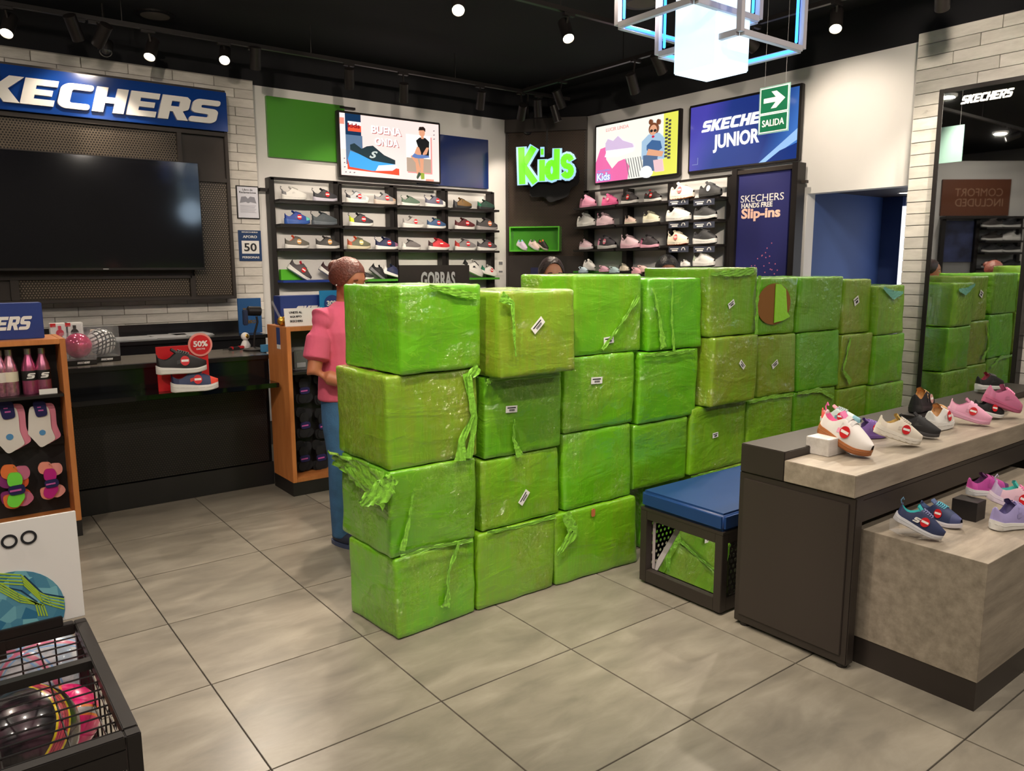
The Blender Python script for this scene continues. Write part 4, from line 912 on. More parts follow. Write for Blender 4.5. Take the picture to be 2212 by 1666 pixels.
# niche box with three shoes
na, nb_ = kuv(1100, 490, .17), kuv(1208, 543, .17)
nbx = Wt('display_niche', 'bright green open display box on the punched column', 'display box', 'K', 0, 0, 0, m3=KM, org=tuple(ka+du*na[0]+Vector((0, 0, nb_[1]))+KM.col[2]*.002))
nw, nh = nb_[0]-na[0], na[1]-nb_[1]
for nm, b in (('side_panel', (0, .015, 0, nh)), ('side_panel', (nw-.015, nw, 0, nh)), ('top_panel', (.015, nw-.015, nh-.015, nh)), ('bottom_panel', (.015, nw-.015, 0, .015))): nbx.box(nm, *b, 0, .17, GREENP, .002)
nbx.box('back_panel', .015, nw-.015, .015, nh-.015, 0, .008, GREENP)
for lb, px, c, s2 in (('lilac sneaker with aqua collar in the green niche', 1130, s2l(214, 196, 220), s2l(120, 190, 210)), ('cream pink sneaker with grey strap in the green niche', 1156, s2l(240, 215, 205), cG), ('black sneaker with cream sole in the green niche', 1175, s2l(40, 34, 30), s2l(225, 110, 60))):
    u = kuv(px, 538, .1)[0]; p = ka+du*(u-.075)+KM.col[2]*.10; shoe(lb, (p.x, p.y, nb_[1]+.016+.06), tuple(du*.8+KM.col[2]*.5), .62, 26, upper=c, sole=cW if c[0] > .1 else cCr, lining=s2, group='shoes in the green niche', style='strap')
for lb, px, c in (('green wedge under the lilac sneaker', 1124, GREENP), ('green wedge under the cream pink sneaker', 1150, GREENP)):
    u = kuv(px, 538, .1)[0]; p = ka+du*(u-.05)+KM.col[2]*.08; t = thing('shoe_wedge', lb, 'wedge', (p.x, p.y, nb_[1]+.0155), math.atan2(du.y, du.x)); part('wedge', G().add([(0, 0, 0), (.09, 0, 0), (.09, .03, 0), (0, .03, 0), (0, 0, .055), (0, .03, .055)], [(0, 1, 2, 3), (0, 4, 1), (3, 2, 5), (0, 3, 5, 4), (1, 4, 5, 2)]), c, t)
# neon "Kids" sign hanging before the column
kp = Wt('neon_sign', 'glowing green "Kids" sign with pale blue outline hanging before the column', 'sign', 'K', 0, 0, 0, m3=KM, org=tuple(ka+KM.col[2]*.30))
NG = mat('neon_green', (.03, .10, .01), .4, emit=s2l(112, 232, 32), es=1.0); NB = mat('neon_pale', (.1, .14, .17), .4, emit=s2l(165, 212, 240), es=.95); NBK = mat('sign_black', s2l(10, 10, 12), .8)
c0 = kuv(1180, 357, .30); sw, shh = kuv(1243, 357, .3)[0]-kuv(1119, 357, .3)[0], kuv(1180, 314, .3)[1]-kuv(1180, 400, .3)[1]
def stroke(g, pts, w, z0, z1):
    for p, q in zip(pts[:-1], pts[1:]):
        p, q = Vector(p), Vector(q); d = (q-p).normalized(); s_ = Vector((-d.y, d.x))*w/2; e_ = d*w*.18
        g.prism([tuple(p+s_-e_), tuple(p-s_-e_), tuple(q-s_+e_), tuple(q+s_+e_)], z0, z1)
arc = lambda cx, cy, rx, ry, a0, a1, k=12: [(cx+rx*math.cos(math.radians(a0+(a1-a0)*i/k)), cy+ry*math.sin(math.radians(a0+(a1-a0)*i/k))) for i in range(k+1)]
LETK = [('K', -.335, .0, [[(-.09, .20), (-.075, -.20)], [(.10, .20), (-.06, .0), (.12, -.19)]]), ('i', -.07, .0, [[(.0, .05), (.0, -.17)], [(-.005, .155), (.005, .155)]]),
        ('d', .12, .0, [arc(-.02, -.06, .065, .085, 0, 360, 16), [(.06, .17), (.055, -.155)]]), ('s', .365, -.02, [arc(.0, .045, .06, .055, 20, 270, 10)+arc(.0, -.065, .06, .055, 90, -150, 10)])]
for i_, (ch, x, y, sts) in enumerate(LETK):
    x, y = x*sw, y*shh; k_ = (sw/.9, shh/.46); sts = [[(a*k_[0], b*k_[1]) for a, b in st] for st in sts]
    for nm, wd, z0, z1, mm in (('backing', .14, -.06, -.012, NBK), ('outline', .118, -.010, .0, NB), ('letter', .070, .002, .014, NG)):
        g = G()
        for st in sts: stroke(g, st, wd*(.9 if ch != 'K' else 1), z0+.0004*i_*(nm != 'letter'), z1+.0004*i_*(nm != 'letter'))
        o = part(nm, g, mm, kp.o); o.location = (c0[0]+x, c0[1]+y, 0)
kp.box('hanger', c0[0]-.01, c0[0]+.01, c0[1]+.16, 2.98, -.05, -.04, BLK)
kp.mesh('dark_shape', curve_mesh([soft([(-.33, -.05), (.33, -.02), (.34, -.20), (.24, -.24), (.22, -.33), (.0, -.40), (-.05, -.33), (-.22, -.33), (-.22, -.24), (-.33, -.2)], .05)], .006), c0[0]+.02, c0[1], -.09, NBK)  # flat black shape set behind and below the letters
# ================================================================== screens
def screen(name, label, side, plane, a, b, dep=.05):
    (u0, v1), (u1, v0) = a, b; s = Wt(name, label, 'screen', side, plane, u0, v0); s.r = (u0, u1, v0, v1)
    s.box('frame', u0, u1, v0, v1, 0, dep, BLK, .006); s.n = dep; s.k = 0; return s
def flat(s, nm, pts, m):       # pts in 0..1 of the screen area
    u0, u1, v0, v1 = s.r; e = .022; s.k += 1
    return s.poly(nm, [(u0+e+(u1-u0-2*e)*x, v0+e+(v1-v0-2*e)*y) for x, y in pts], s.n, s.n+.0006+.0004*s.k, m)
def em(c, k=1.0): return mat('lit_%d_%d_%d_%d' % (*[int(v*255) for v in c], int(k*100)), tuple(v*.15 for v in c), .25, emit=c, es=k*.97)
def R_(x0, y0, x1, y1): return [(x0, y0), (x1, y0), (x1, y1), (x0, y1)]
def E_(cx, cy, rx, ry, k=20): return [(cx+rx*math.cos(2*PI*i/k), cy+ry*math.sin(2*PI*i/k)) for i in range(k)]
def stx(s, txt, x, y, w, h, m, **k):
    u0, u1, v0, v1 = s.r; s.k += 1; o = s.mesh('lettering', text_fit(txt, w*(u1-u0), h*(v1-v0), **k), u0+(u1-u0)*x, v0+(v1-v0)*y, s.n+.002+.0004*s.k, m); return o
s1 = screen('wall_screen', 'lit screen showing a seated boy and a blue-soled shoe', 'L', 7.21, PLw(728, 237, 7.16), PLw(953, 398, 7.16))
flat(s1, 'picture', R_(0, 0, 1, 1), em(s2l(250, 222, 216), 1.05)); flat(s1, 'print', R_(.05, .66, .2, 1), em(s2l(18, 50, 84))); flat(s1, 'print', R_(.05, .18, .21, .66), em(s2l(95, 120, 150)))
flat(s1, 'print', [(.06, .10), (.57, .06), (.57, .17), (.06, .26)], em(s2l(225, 80, 50))); flat(s1, 'print', R_(0, .42, .05, 1), em(s2l(250, 235, 235)))
flat(s1, 'print', [(.075, .72), (.2, .72), (.2, .84), (.075, .84)], em(s2l(240, 90, 60))); flat(s1, 'print', [(.075, .82), (.2, .82), (.2, .88), (.075, .88)], em((.95, .95, .95))); stx(s1, 'kids', .145, .79, .11, .07, em(s2l(150, 20, 30)), bold=.03)
flat(s1, 'print', [(.08, .14), (.30, .10), (.50, .13), (.55, .19), (.53, .24), (.36, .28), (.09, .40), (.065, .26)], em(s2l(70, 165, 235))); flat(s1, 'print', [(.33, .105), (.50, .13), (.55, .19), (.53, .24), (.36, .2)], em(s2l(225, 235, 250)))
flat(s1, 'print', [(.09, .42), (.30, .27), (.53, .24), (.53, .31), (.42, .38), (.31, .52), (.25, .50), (.20, .45), (.13, .53), (.09, .50)], em(s2l(38, 56, 62)))
stx(s1, 'S', .32, .38, .08, .11, em(s2l(200, 210, 205)), bold=.03, shear=.4)
for tx, y, w in (('BUENA', .77, .29), ('ONDA', .59, .23)): stx(s1, tx, .457, y-.01, w, .12, em(s2l(190, 110, 105)), bold=.04); stx(s1, tx, .45, y, w, .12, em((.95, .92, .92)), bold=.04)
flat(s1, 'print', R_(.66, .12, .92, .76), em(s2l(235, 150, 145))); flat(s1, 'print', R_(.65, .14, .905, .78), em((.93, .93, .88))); flat(s1, 'print', R_(.65, .14, .905, .38), em(s2l(180, 158, 140)))
SK = em(s2l(225, 160, 125)); flat(s1, 'print', [(.70, .42), (.75, .45), (.79, .2), (.77, .1), (.75, .12), (.74, .3), (.69, .4)], SK); flat(s1, 'print', [(.78, .44), (.83, .42), (.82, .12), (.79, .12), (.79, .3)], SK)
flat(s1, 'print', [(.70, .40), (.74, .48), (.88, .46), (.89, .41), (.8, .38), (.74, .38)], em(s2l(95, 125, 185))); flat(s1, 'print', [(.75, .68), (.79, .74), (.85, .74), (.89, .68), (.885, .44), (.79, .45), (.77, .58)], em(s2l(22, 22, 24)))
flat(s1, 'print', [(.73, .46), (.76, .58), (.78, .57), (.80, .48), (.80, .44), (.76, .44)], SK); flat(s1, 'print', [(.86, .58), (.885, .58), (.86, .46), (.82, .44), (.82, .47)], SK)
flat(s1, 'print', E_(.815, .83, .03, .075), SK); flat(s1, 'print', [(.78, .86), (.79, .92), (.83, .93), (.85, .90), (.85, .85), (.83, .87)], em(s2l(40, 28, 24))); flat(s1, 'print', R_(.805, .72, .83, .78), SK)
flat(s1, 'print', [(.76, .02), (.80, .12), (.77, .14), (.75, .05)], em(s2l(60, 80, 60))); flat(s1, 'print', [(.80, .02), (.83, .03), (.83, .13), (.79, .13)], em(s2l(150, 170, 60)))
for i in range(3):
    flat(s1, 'print', E_(.945, .88-.07*i, .005, .008, 8), em((.1, .1, .12))); flat(s1, 'print', E_(.03, .27-.07*i, .005, .008, 8), em((.1, .1, .12))); flat(s1, 'print', E_(.04+.04*i, .05, .005, .008, 8), em((.1, .1, .12)))
flat(s1, 'print', R_(.85, 0, .93, .03), em(s2l(240, 150, 130))); flat(s1, 'print', R_(.0, .82, .035, .92), em(s2l(240, 150, 130)))
s2 = screen('wall_screen', 'lit screen showing a girl in sunglasses and a lilac shoe', 'R', 6.07, PRw(1281, 271, 5.99), PRw(1461, 378, 5.99))
flat(s2, 'picture', R_(0, 0, 1, 1), em(s2l(240, 240, 228), 1.05)); flat(s2, 'print', R_(.84, 0, 1, 1), em(s2l(228, 228, 90))); flat(s2, 'print', [(.66, 0), (1, 0), (1, .12), (.7, .1)], em(s2l(228, 228, 90)))
flat(s2, 'print', [(0, 0), (.42, 0), (.44, .22), (.38, .36), (.30, .33), (.22, .22), (.14, .4), (.13, .62), (.06, .60), (.0, .36)], em(s2l(238, 110, 170)))
for i in range(9): flat(s2, 'print', [(.44+.03*i, .02), (.448+.03*i, .02), (.398+.03*i, .36), (.39+.03*i, .36)], em(s2l(120, 120, 120)))
for i in range(11):
    for j in range(2): flat(s2, 'print', R_(.865+.035*j, .88-.06*i-.03*j, .89+.035*j, .915-.06*i-.03*j), em((.06, .06, .06)))
flat(s2, 'print', [(.13, .44), (.30, .42), (.48, .47), (.50, .54), (.16, .56)], em((.96, .96, .97))); flat(s2, 'print', [(.14, .55), (.50, .53), (.48, .60), (.36, .68), (.30, .77), (.24, .70), (.17, .75), (.14, .68)], em(s2l(214, 190, 222)))
stx(s2, 'LUCIR LINDA', .30, .88, .28, .055, em(s2l(235, 170, 165)), bold=.01)
flat(s2, 'print', [(.60, .30), (.86, .26), (.86, .60), (.80, .70), (.68, .70), (.60, .60)], em(s2l(165, 195, 220))); flat(s2, 'print', [(.66, .44), (.78, .38), (.84, .44), (.82, .56), (.72, .60), (.66, .52)], em(s2l(60, 100, 150)))
flat(s2, 'print', [(.62, .10), (.76, .08), (.80, .36), (.62, .36)], em(s2l(80, 105, 140))); flat(s2, 'print', [(.76, .06), (.86, .06), (.84, .26), (.74, .26)], em(s2l(235, 195, 200))); flat(s2, 'print', [(.66, .36), (.84, .30), (.86, .38), (.68, .46)], em(s2l(225, 165, 130)))
flat(s2, 'print', E_(.735, .78, .055, .10), em(s2l(120, 70, 45))); flat(s2, 'print', E_(.735, .76, .042, .085), em(s2l(225, 165, 130))); flat(s2, 'print', E_(.70, .90, .02, .045), em(s2l(120, 70, 45))); flat(s2, 'print', E_(.79, .88, .02, .045), em(s2l(120, 70, 45)))
flat(s2, 'print', E_(.715, .75, .017, .024), em((.02, .02, .02))); flat(s2, 'print', E_(.757, .745, .017, .024), em((.02, .02, .02))); flat(s2, 'print', E_(.735, .65, .015, .02), em(s2l(200, 40, 70)))
flat(s2, 'print', E_(.66, .08, .07, .10), em((.97, .97, .97))); stx(s2, 'Kids', .14, .12, .18, .14, em(s2l(120, 150, 220)), bold=.08); stx(s2, 'Kids', .14, .12, .165, .125, em((.97, .97, 1)), bold=.02); stx(s2, 'SKECHERS', .14, .22, .16, .03, em(s2l(120, 150, 220)))
s3 = screen('wall_screen', 'lit navy screen reading junior above the slip-ins banner', 'R', 6.09, PRw(1482, 228, 5.99), PRw(1717, 346, 5.99))
m = mat('lit_navy', (.02, .05, .25), .15, coat=.5); n_, l_, b_ = nodes(m); g_ = n_.new('ShaderNodeTexCoord'); sx = n_.new('ShaderNodeSeparateXYZ'); l_.new(g_.outputs['Object'], sx.inputs[0])
q_ = math_node(n_, l_, 'ADD', math_node(n_, l_, 'MULTIPLY', sx.outputs[0], .9), math_node(n_, l_, 'MULTIPLY', sx.outputs[1], -.35)); cr = n_.new('ShaderNodeValToRGB'); l_.new(q_, cr.inputs[0])
cr.color_ramp.elements[0].color = (*s2l(70, 62, 165), 1); cr.color_ramp.elements[1].color = (*s2l(60, 120, 200), 1); e = cr.color_ramp.elements.new(.25); e.color = (*s2l(24, 46, 120), 1); e = cr.color_ramp.elements.new(.7); e.color = (*s2l(20, 40, 112), 1)
cr.color_ramp.elements[0].position = -.0; l_.new(cr.outputs[0], b_.inputs['Emission Color']); b_.inputs['Emission Strength'].default_value = 1.0; b_.inputs['Base Color'].default_value = (.02, .03, .08, 1)
flat(s3, 'picture', R_(0, 0, 1, 1), m); flat(s3, 'print', [(.68, 0), (.80, .0), (.86, .12), (1, .26), (1, .42), (.88, .26)], em(s2l(150, 190, 235)))
flat(s3, 'print', [(.74, 0), (1, 0), (1, .22), (.86, .14)], em(s2l(24, 50, 120)))
u0, u1, v0, v1 = s3.r; s3.mesh('logo', logo_mesh((u1-u0)*.74, (v1-v0)*.16), u0+(u1-u0)*.50, v0+(v1-v0)*.655, .056, em((.95, .95, .97))); stx(s3, 'JUNIOR', .46, .385, .42, .26, em((.95, .95, .97)), bold=.035)
flat(s3, 'print', R_(.03, .09, .09, .10), em(s2l(120, 130, 180))); flat(s3, 'print', R_(.085, .09, .09, .2), em(s2l(120, 130, 180)))
# colour panels beside the first screen
a, b = PLw(576, 205, 7.24), PLw(750, 352, 7.24); gp = Wt('wall_panel', 'plain green gloss panel left of the boy screen', 'panel', 'L', 7.295, a[0], b[1]); gp.box('panel', a[0], b[0], b[1], PLw(640, 214, 7.24)[1], 0, .04, mat('green_panel', s2l(72, 140, 44), .3), .003)
gp.box('bracket', PLw(735, 228, 7.24)[0], PLw(768, 228, 7.24)[0], a[1]-.03, a[1]-.01, 0, .05, BLK)
a, b = PLw(903, 290, 7.24), PLw(1058, 408, 7.24); gp = Wt('wall_panel', 'plain navy gloss panel right of the boy screen', 'panel', 'L', 7.295, a[0], b[1]); gp.box('panel', a[0], b[0], b[1], PLw(1058, 302, 7.24)[1], 0, .035, NAVY, .003)
# ================================================================== dark display wall with the big logo sign and television
BY = 6.93
dxr, dzb = PLw(512, 645, BY); dzt = PLw(495, 197, BY)[1]; DX0 = -1.6
dw = Wt('display_wall', 'dark bronze panelled wall unit of punched metal behind the television', 'wall unit', 'L', 7.13, DX0, dzb)
dep = 7.13-BY
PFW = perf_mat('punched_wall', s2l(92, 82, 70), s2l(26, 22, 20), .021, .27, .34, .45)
PFG = perf_mat('punched_pale', s2l(66, 58, 50), s2l(150, 135, 118), .021, .2, .34, .4)  # punched sheet with holes coloured paler than the metal
sgz = PLw(491, 287, BY)[1]
dw.box('backing', DX0, dxr, dzb, dzt, 0, dep-.05, DKM)
ug, vg = PLw(388, 305, BY)[0], PLw(450, 388, BY)[1]
r2 = PLw(20, 606, BY)[1]; u2 = PLw(416, 610, BY)[0]; u3 = PLw(30, 600, BY)[0]; tz = PLw(200, 335, BY)[1]-.4
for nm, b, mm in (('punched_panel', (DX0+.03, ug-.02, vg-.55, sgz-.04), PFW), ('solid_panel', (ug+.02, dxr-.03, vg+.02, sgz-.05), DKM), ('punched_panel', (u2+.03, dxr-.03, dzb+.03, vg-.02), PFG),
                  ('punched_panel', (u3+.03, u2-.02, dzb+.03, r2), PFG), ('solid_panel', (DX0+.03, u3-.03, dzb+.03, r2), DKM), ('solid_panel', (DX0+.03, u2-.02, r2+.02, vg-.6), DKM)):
    dw.box(nm, *b, dep-.05, dep-.03, mm)
for nm, b in (('frame_post', (dxr-.028, dxr, dzb, dzt)), ('frame_rail', (DX0, dxr-.028, sgz-.035, sgz-.003)), ('frame_rail', (DX0, dxr-.028, dzb, dzb+.028)), ('frame_rail', (DX0, dxr-.028, dzt-.02, dzt)),
              ('frame_post', (ug-.018, ug+.018, vg-.02, sgz-.035)), ('frame_rail', (ug, dxr-.028, vg-.018, vg+.018)), ('frame_post', (u2-.015, u2+.028, dzb+.028, r2+.02)), ('frame_rail', (DX0, u2, r2, r2+.02)), ('frame_post', (u3-.028, u3+.028, dzb+.028, r2))):
    dw.box(nm, *b, dep-.03, dep, DKM, .003)
# sign
SY = 6.90
sg = Wt('fascia_sign', 'long blue shop sign with heavy white slanted capitals above the television', 'sign', 'L', BY-.001, DX0, sgz)
sx1 = PLw(489, 215, SY)[0]; sz1 = PLw(300, 177, SY)[1]; sg.box('panel', DX0, sx1, sgz+.003, dzt-.022, 0, .03, mat('sign_blue', s2l(18, 58, 132), .12, coat=.6), .003)
xr = PLw(474, 232, SY)[0]; xc = PLw(115, 190, SY)[0]; pitch = (xr-xc)/5
zt1, zb1 = PLw(300, 195, SY)[1], PLw(300, 247, SY)[1]; hh = (PLw(230, 192, SY)[1]-PLw(230, 246, SY)[1])
Wd = pitch*8; zc = (PLw(300, 200, SY)[1]+PLw(300, 250, SY)[1])/2
for me, x in logo_letters(Wd, hh, ext=.012): sg.mesh('letter', me, xr-Wd/2+x+.02, zc, .042, mat('letter_white', s2l(228, 224, 218), .35))
# television
TY = 6.80
a, b = PLw(-40, 327, TY), PLw(444, 583, TY); tx1 = b[0]; tzt = PLw(438, 352, TY)[1]; tzb = b[1]; tx0 = tx1-1.68
tv = Wt('television', 'large switched-off black television hung on the punched wall', 'television', 'L', TY+.045, tx0, tzb)
tv.box('casing', tx0, tx1, tzb, tzt, 0, .035, BLK, .004); tv.box('screen', tx0+.008, tx1-.008, tzb+.02, tzt-.008, .0355, .038, SCRB)
tv.box('mount', tx0+.5, tx1-.5, tzb+.2, tzt-.2, -.084, -.001, BLK)
tv.box('badge', (PLw(230, 588, TY)[0])-.02, (PLw(230, 588, TY)[0])+.02, tzb+.006, tzb+.014, .0355, .037, col(*s2l(150, 150, 150)))
# notices on the brick
NY = 7.128
a, b = PLw(508, 398, NY), PLw(561, 474, NY); bf = Wt('framed_notice', 'black framed complaints-book notice above the capacity sign', 'notice', 'L', NY, a[0], b[1]); W0, H0 = b[0]-a[0], .292
bf.box('frame', a[0], b[0], b[1], b[1]+H0, 0, .012, BLK, .002); bf.box('paper', a[0]+.01, b[0]-.01, b[1]+.01, b[1]+H0-.01, .0121, .013, col(*s2l(205, 205, 215)))
bf.mesh('lettering', text_fit('Libro de', .09, .018, bold=.01), a[0]+W0*.5, b[1]+H0*.88, .0135, INK); bf.mesh('lettering', text_fit('Reclamaciones', .15, .018, bold=.01), a[0]+W0*.5, b[1]+H0*.80, .0135, INK)
uu, vv = a[0]+W0*.5, b[1]+H0*.56; GRM = col(*s2l(130, 130, 140))
bf.poly('book', [(uu-.075, vv-.025), (uu-.06, vv+.03), (uu-.02, vv+.035), (uu, vv+.015), (uu+.02, vv+.035), (uu+.06, vv+.03), (uu+.075, vv-.025), (uu+.02, vv-.015), (uu, vv-.025), (uu-.02, vv-.015)], .0132, .0138, GRM)
g = G()
for i in range(7): g.prism([(W0*.14, H0*(.40-.035*i)), (W0*(.84-.03*(i % 3)), H0*(.40-.035*i)), (W0*(.84-.03*(i % 3)), H0*(.40-.035*i)+.003), (W0*.14, H0*(.40-.035*i)+.003)], .0132, .0136)
part('print', g, GRM, bf.o)
a, b = PLw(513, 494, NY), PLw(566, 564, NY); cs = Wt('capacity_sign', 'dark blue sign reading aforo 50 personas on the pale bricks', 'sign', 'L', NY, a[0], b[1]); W0 = b[0]-a[0]; H0 = .275; CB = mat('capacity_blue', s2l(30, 56, 98), .35)
cs.box('panel', a[0], b[0], b[1], b[1]+H0, 0, .008, CB, .002); cs.box('number_field', a[0]+W0*.13, b[0]-W0*.11, b[1]+H0*.24, b[1]+H0*.66, .0081, .0095, WHT)
for s, y, w, h, mm in (('50', .45, .55, .27, INK), ('AFORO', .79, .62, .085, WHT), ('PERSONAS', .12, .74, .07, WHT), ('SKECHERS', .94, .7, .04, WHT)): cs.mesh('lettering', text_fit(s, w*W0, h*H0, bold=.02), a[0]+W0*.5, b[1]+H0*y, .0112, mm)
# ================================================================== counters
c1 = thing('back_counter', 'black back counter with upstand below the pale brick strip', 'counter', (.3, 6.45, 0))
zc1 = PLw(380, 728, 6.65)[1]
part('body', B(-1.8, 2.0, 0, .55, 0, zc1-.03), BLK2, c1); part('top', B(-1.82, 2.02, -.02, .56, zc1-.03, zc1), BLK2, c1, .002)
up_ = PLw(380, 699, 6.98)[1]; part('upstand', B(-.02, 2.02, .561, .60, zc1, up_), BLK2, c1, .002)
part('upstand', B(-1.8, -.021, .561, .60, zc1, up_-.03), BLK2, c1, .002)
p = U(380, 729, 2, zc1)
for i, (px, py, w, ang) in enumerate(((285, 733, .30, .1), (360, 728, .28, -.1), (410, 724, .30, .05))):
    q = U(px, py, 2, zc1+.001); t = thing('paper_stack', ['loose white papers at the left of the back counter', 'folded white papers in the middle of the back counter', 'long white paper sheets at the right of the back counter'][i], 'paper', tuple(q), ang, None)
    g = G(); rs = random.Random(i)
    for k in range(4): part('sheet', B(-w/2+rs.uniform(-.02, .02), w/2+rs.uniform(-.02, .02), -.10, .10, .004*k, .004*k+.003), col(*s2l(215, 215, 215)), t)
c2 = thing('cash_counter', 'black front counter with punched lower panel and grey top', 'counter', (.62, 5.13, 0))
CWd = 1.22
part('body', B(-1.6, CWd, 0.024, .55, 0, .88), BLK2, c2); part('kick', B(0, CWd, -.006, .01, 0, .16), mat('kick_black', s2l(30, 27, 27), .5), c2, .002)
pp = part('punched_panel', G().box(0, CWd-.03, 0, .50, 0, .014), perf_mat('punched_counter', s2l(24, 21, 21), s2l(52, 46, 44), .016, .22, .45, .2), c2); pp.matrix_local = Matrix.Translation((0, .010, .17)) @ ML.to_4x4()
part('upper_panel', B(0, CWd, -.004, .012, .70, .875), mat('counter_gloss', s2l(16, 18, 22), .12), c2)
part('top', B(-1.6, CWd+.02, .031, .56, .88, .90), mat('counter_top', s2l(92, 86, 78), .25, var=.05), c2, .002)
part('front_edge', B(0, CWd+.02, -.02, .03, .875, .902), BLK2, c2, .002)
part('shoe_ledge', B(0, CWd-.035, -.28, -.005, .715, .745), mat('ledge_gloss', s2l(10, 11, 13), .06), c2, .003)
# the two shoes with a red sale card on the ledge
rc = thing('sale_card', 'red sale card with round fifty percent badge behind two stacked shoes', 'card', (0, 0, .7455)); q = U(346, 848, 2, .7455); rc.location = q
part('card', B(0, .30, .03, .04, 0, .27), STK, rc); d_ = part('badge', G().prism(E_(0, 0, .072, .072, 28), 0, .006), mat('badge_rim', s2l(230, 150, 140), .4), rc); d_.matrix_local = Matrix.Translation((.255, .026, .27)) @ ML.to_4x4()
part('badge_face', G().prism(E_(0, 0, .060, .060, 28), .006, .008), STK, d_); link('lettering', text_fit('50%', .085, .036, bold=.03), d_, STW).location = (0, .006, .0095)
link('lettering', text_fit('DSCTO', .05, .010, bold=.02), d_, STW).location = (0, -.026, .0095)
shoe('blue and red sneaker on white sole at the bottom of the counter pair', (q.x+.05, q.y-.045, .746), (1, -.15, 0), 1.0, upper=s2l(50, 62, 96), sole=cW, toe=s2l(230, 70, 50), lining=s2l(200, 50, 50), sticker=1, style='chunky', heel=cN, flash=s2l(210, 60, 50))
shoe('black sneaker on white sole stacked on top of the blue and red sneaker', (q.x-.025, q.y-.045, .86), (1, -.12, 0), 1.05, upper=s2l(26, 24, 26), sole=cW, sticker=1)
# things on the counter's right end
q = U(500, 757, 2, .902); t = thing('box_cutter', 'red and black box cutter lying on the counter', 'cutter', tuple(q), .35)
part('body', B(-.02, .10, -.012, .012, 0, .022), col(*s2l(34, 30, 32)), t, .004); part('grip', B(.06, .105, -.013, .013, .004, .025), STK, t, .004); part('slider', B(-.005, .012, -.013, .013, .005, .025), STK, t, .003); part('blade', B(-.07, -.02, -.006, .006, .008, .012), BLK, t)
q = U(549, 757, 2, .902); t = thing('phone_stand', 'black phone stand with ball head on the counter end', 'stand', tuple(q))
part('base', G().lathe([(.075, 0), (.075, .01), (.03, .02), (.012, .025)], 20), BLK, t, smooth=True); part('stem', G().tube([(0, 0, .02), (.01, 0, .12), (.035, 0, .20), (.03, 0, .24)], .008), BLK, t, smooth=True)
part('head', G().tube([(-.03, 0, .28), (.06, 0, .275)], .034, 12), BLK, t, .004, True); part('clamp', B(-.065, -.035, -.02, .02, .18, .29), col(*s2l(30, 44, 74)), t, .006)
q = U(531, 752, 2, .902); t = thing('figurine', 'small white and gold figurine beside the phone stand', 'figurine', tuple(q))
part('body', G().lathe([(.032, 0), (.036, .02), (.022, .05), (.012, .06)], 14), STW, t, smooth=True); part('head', G().ball((0, 0, .085), .03), STW, t, smooth=True); part('face_plate', G().ball((.004, -.018, .087), .018, .014, .018), mat('gold', s2l(212, 165, 70), .25, .9), t, smooth=True)
q = U(574, 760, 2, .902); t = thing('blue_card_box', 'small pale blue box at the counter end by the phone stand', 'box', tuple(q)); part('box', B(-.03, .03, -.02, .02, 0, .05), col(*s2l(90, 165, 215)), t, .002)
a, b = PLw(513, 645, 6.62), PLw(567, 716, 6.62); t = Wt('blue_folder', 'upright dark blue folder with gold print leaning on the bricks', 'folder', 'L', 6.64, a[0], zc1+.001)
t.box('cover', a[0], b[0], zc1+.001, a[1], 0, .02, mat('folder_blue', s2l(30, 78, 130), .4), .002); GOLD = mat('gold', (.6, .4, .1))
t.mesh('lettering', text_fit('SKECHERS', .12, .014, bold=.02), (a[0]+b[0])/2, a[1]-.09, .022, GOLD); t.mesh('lettering', text_fit('LIBRO', .09, .03, bold=.02), (a[0]+b[0])/2, a[1]-.20, .022, GOLD)
# balls in clear boxes, watch boxes
def clear_box(label, px, py, w, h, grp=None):
    q = U(px, py, 2, .902); t = thing('ball_box', label, 'ball box', tuple(q), 0, grp)
    part('base', B(-w/2, w/2, -w/2, w/2, 0, .028), BLK, t, .002); part('case', B(-w/2, w/2, -w/2, w/2, .029, h), GLASS, t, .004); me = TXT['Smark'] if 'Smark' in TXT else None
    e = link('lettering', logo_mesh(.07, .012), t, STW); e.matrix_local = Matrix.Translation((.01, -w/2-.002, .014)) @ ML.to_4x4(); return t
t = clear_box('clear box holding a glossy pink ball on the counter', 172, 786, .17, .19); bl = thing('display_ball', 'glossy pink ball inside a clear box on the counter', 'ball', tuple(Vector(t.location)+Vector((0, 0, .031+.08)))); part('shell', G().ball((0, 0, 0), .078, k=28, q=20), mat('pink_foil', s2l(205, 40, 100), .15, .3, coat=1, var=.4, vs=22), bl, smooth=True)
t = clear_box('clear box holding a white ball with black stripes on the counter', 222, 778, .18, .22); bl = thing('display_ball', 'white ball with curved black stripes inside a clear box', 'ball', tuple(Vector(t.location)+Vector((0, 0, .031+.087)))); part('shell', G().ball((0, 0, 0), .085, k=28, q=20), band_ball('ball_white', s2l(225, 224, 220), s2l(218, 217, 214), [(.08, .17, K_), (.28, .36, K_), (.50, .56, K_)], (1, .35, .2), (-.2, .3, 1)), bl, smooth=True)
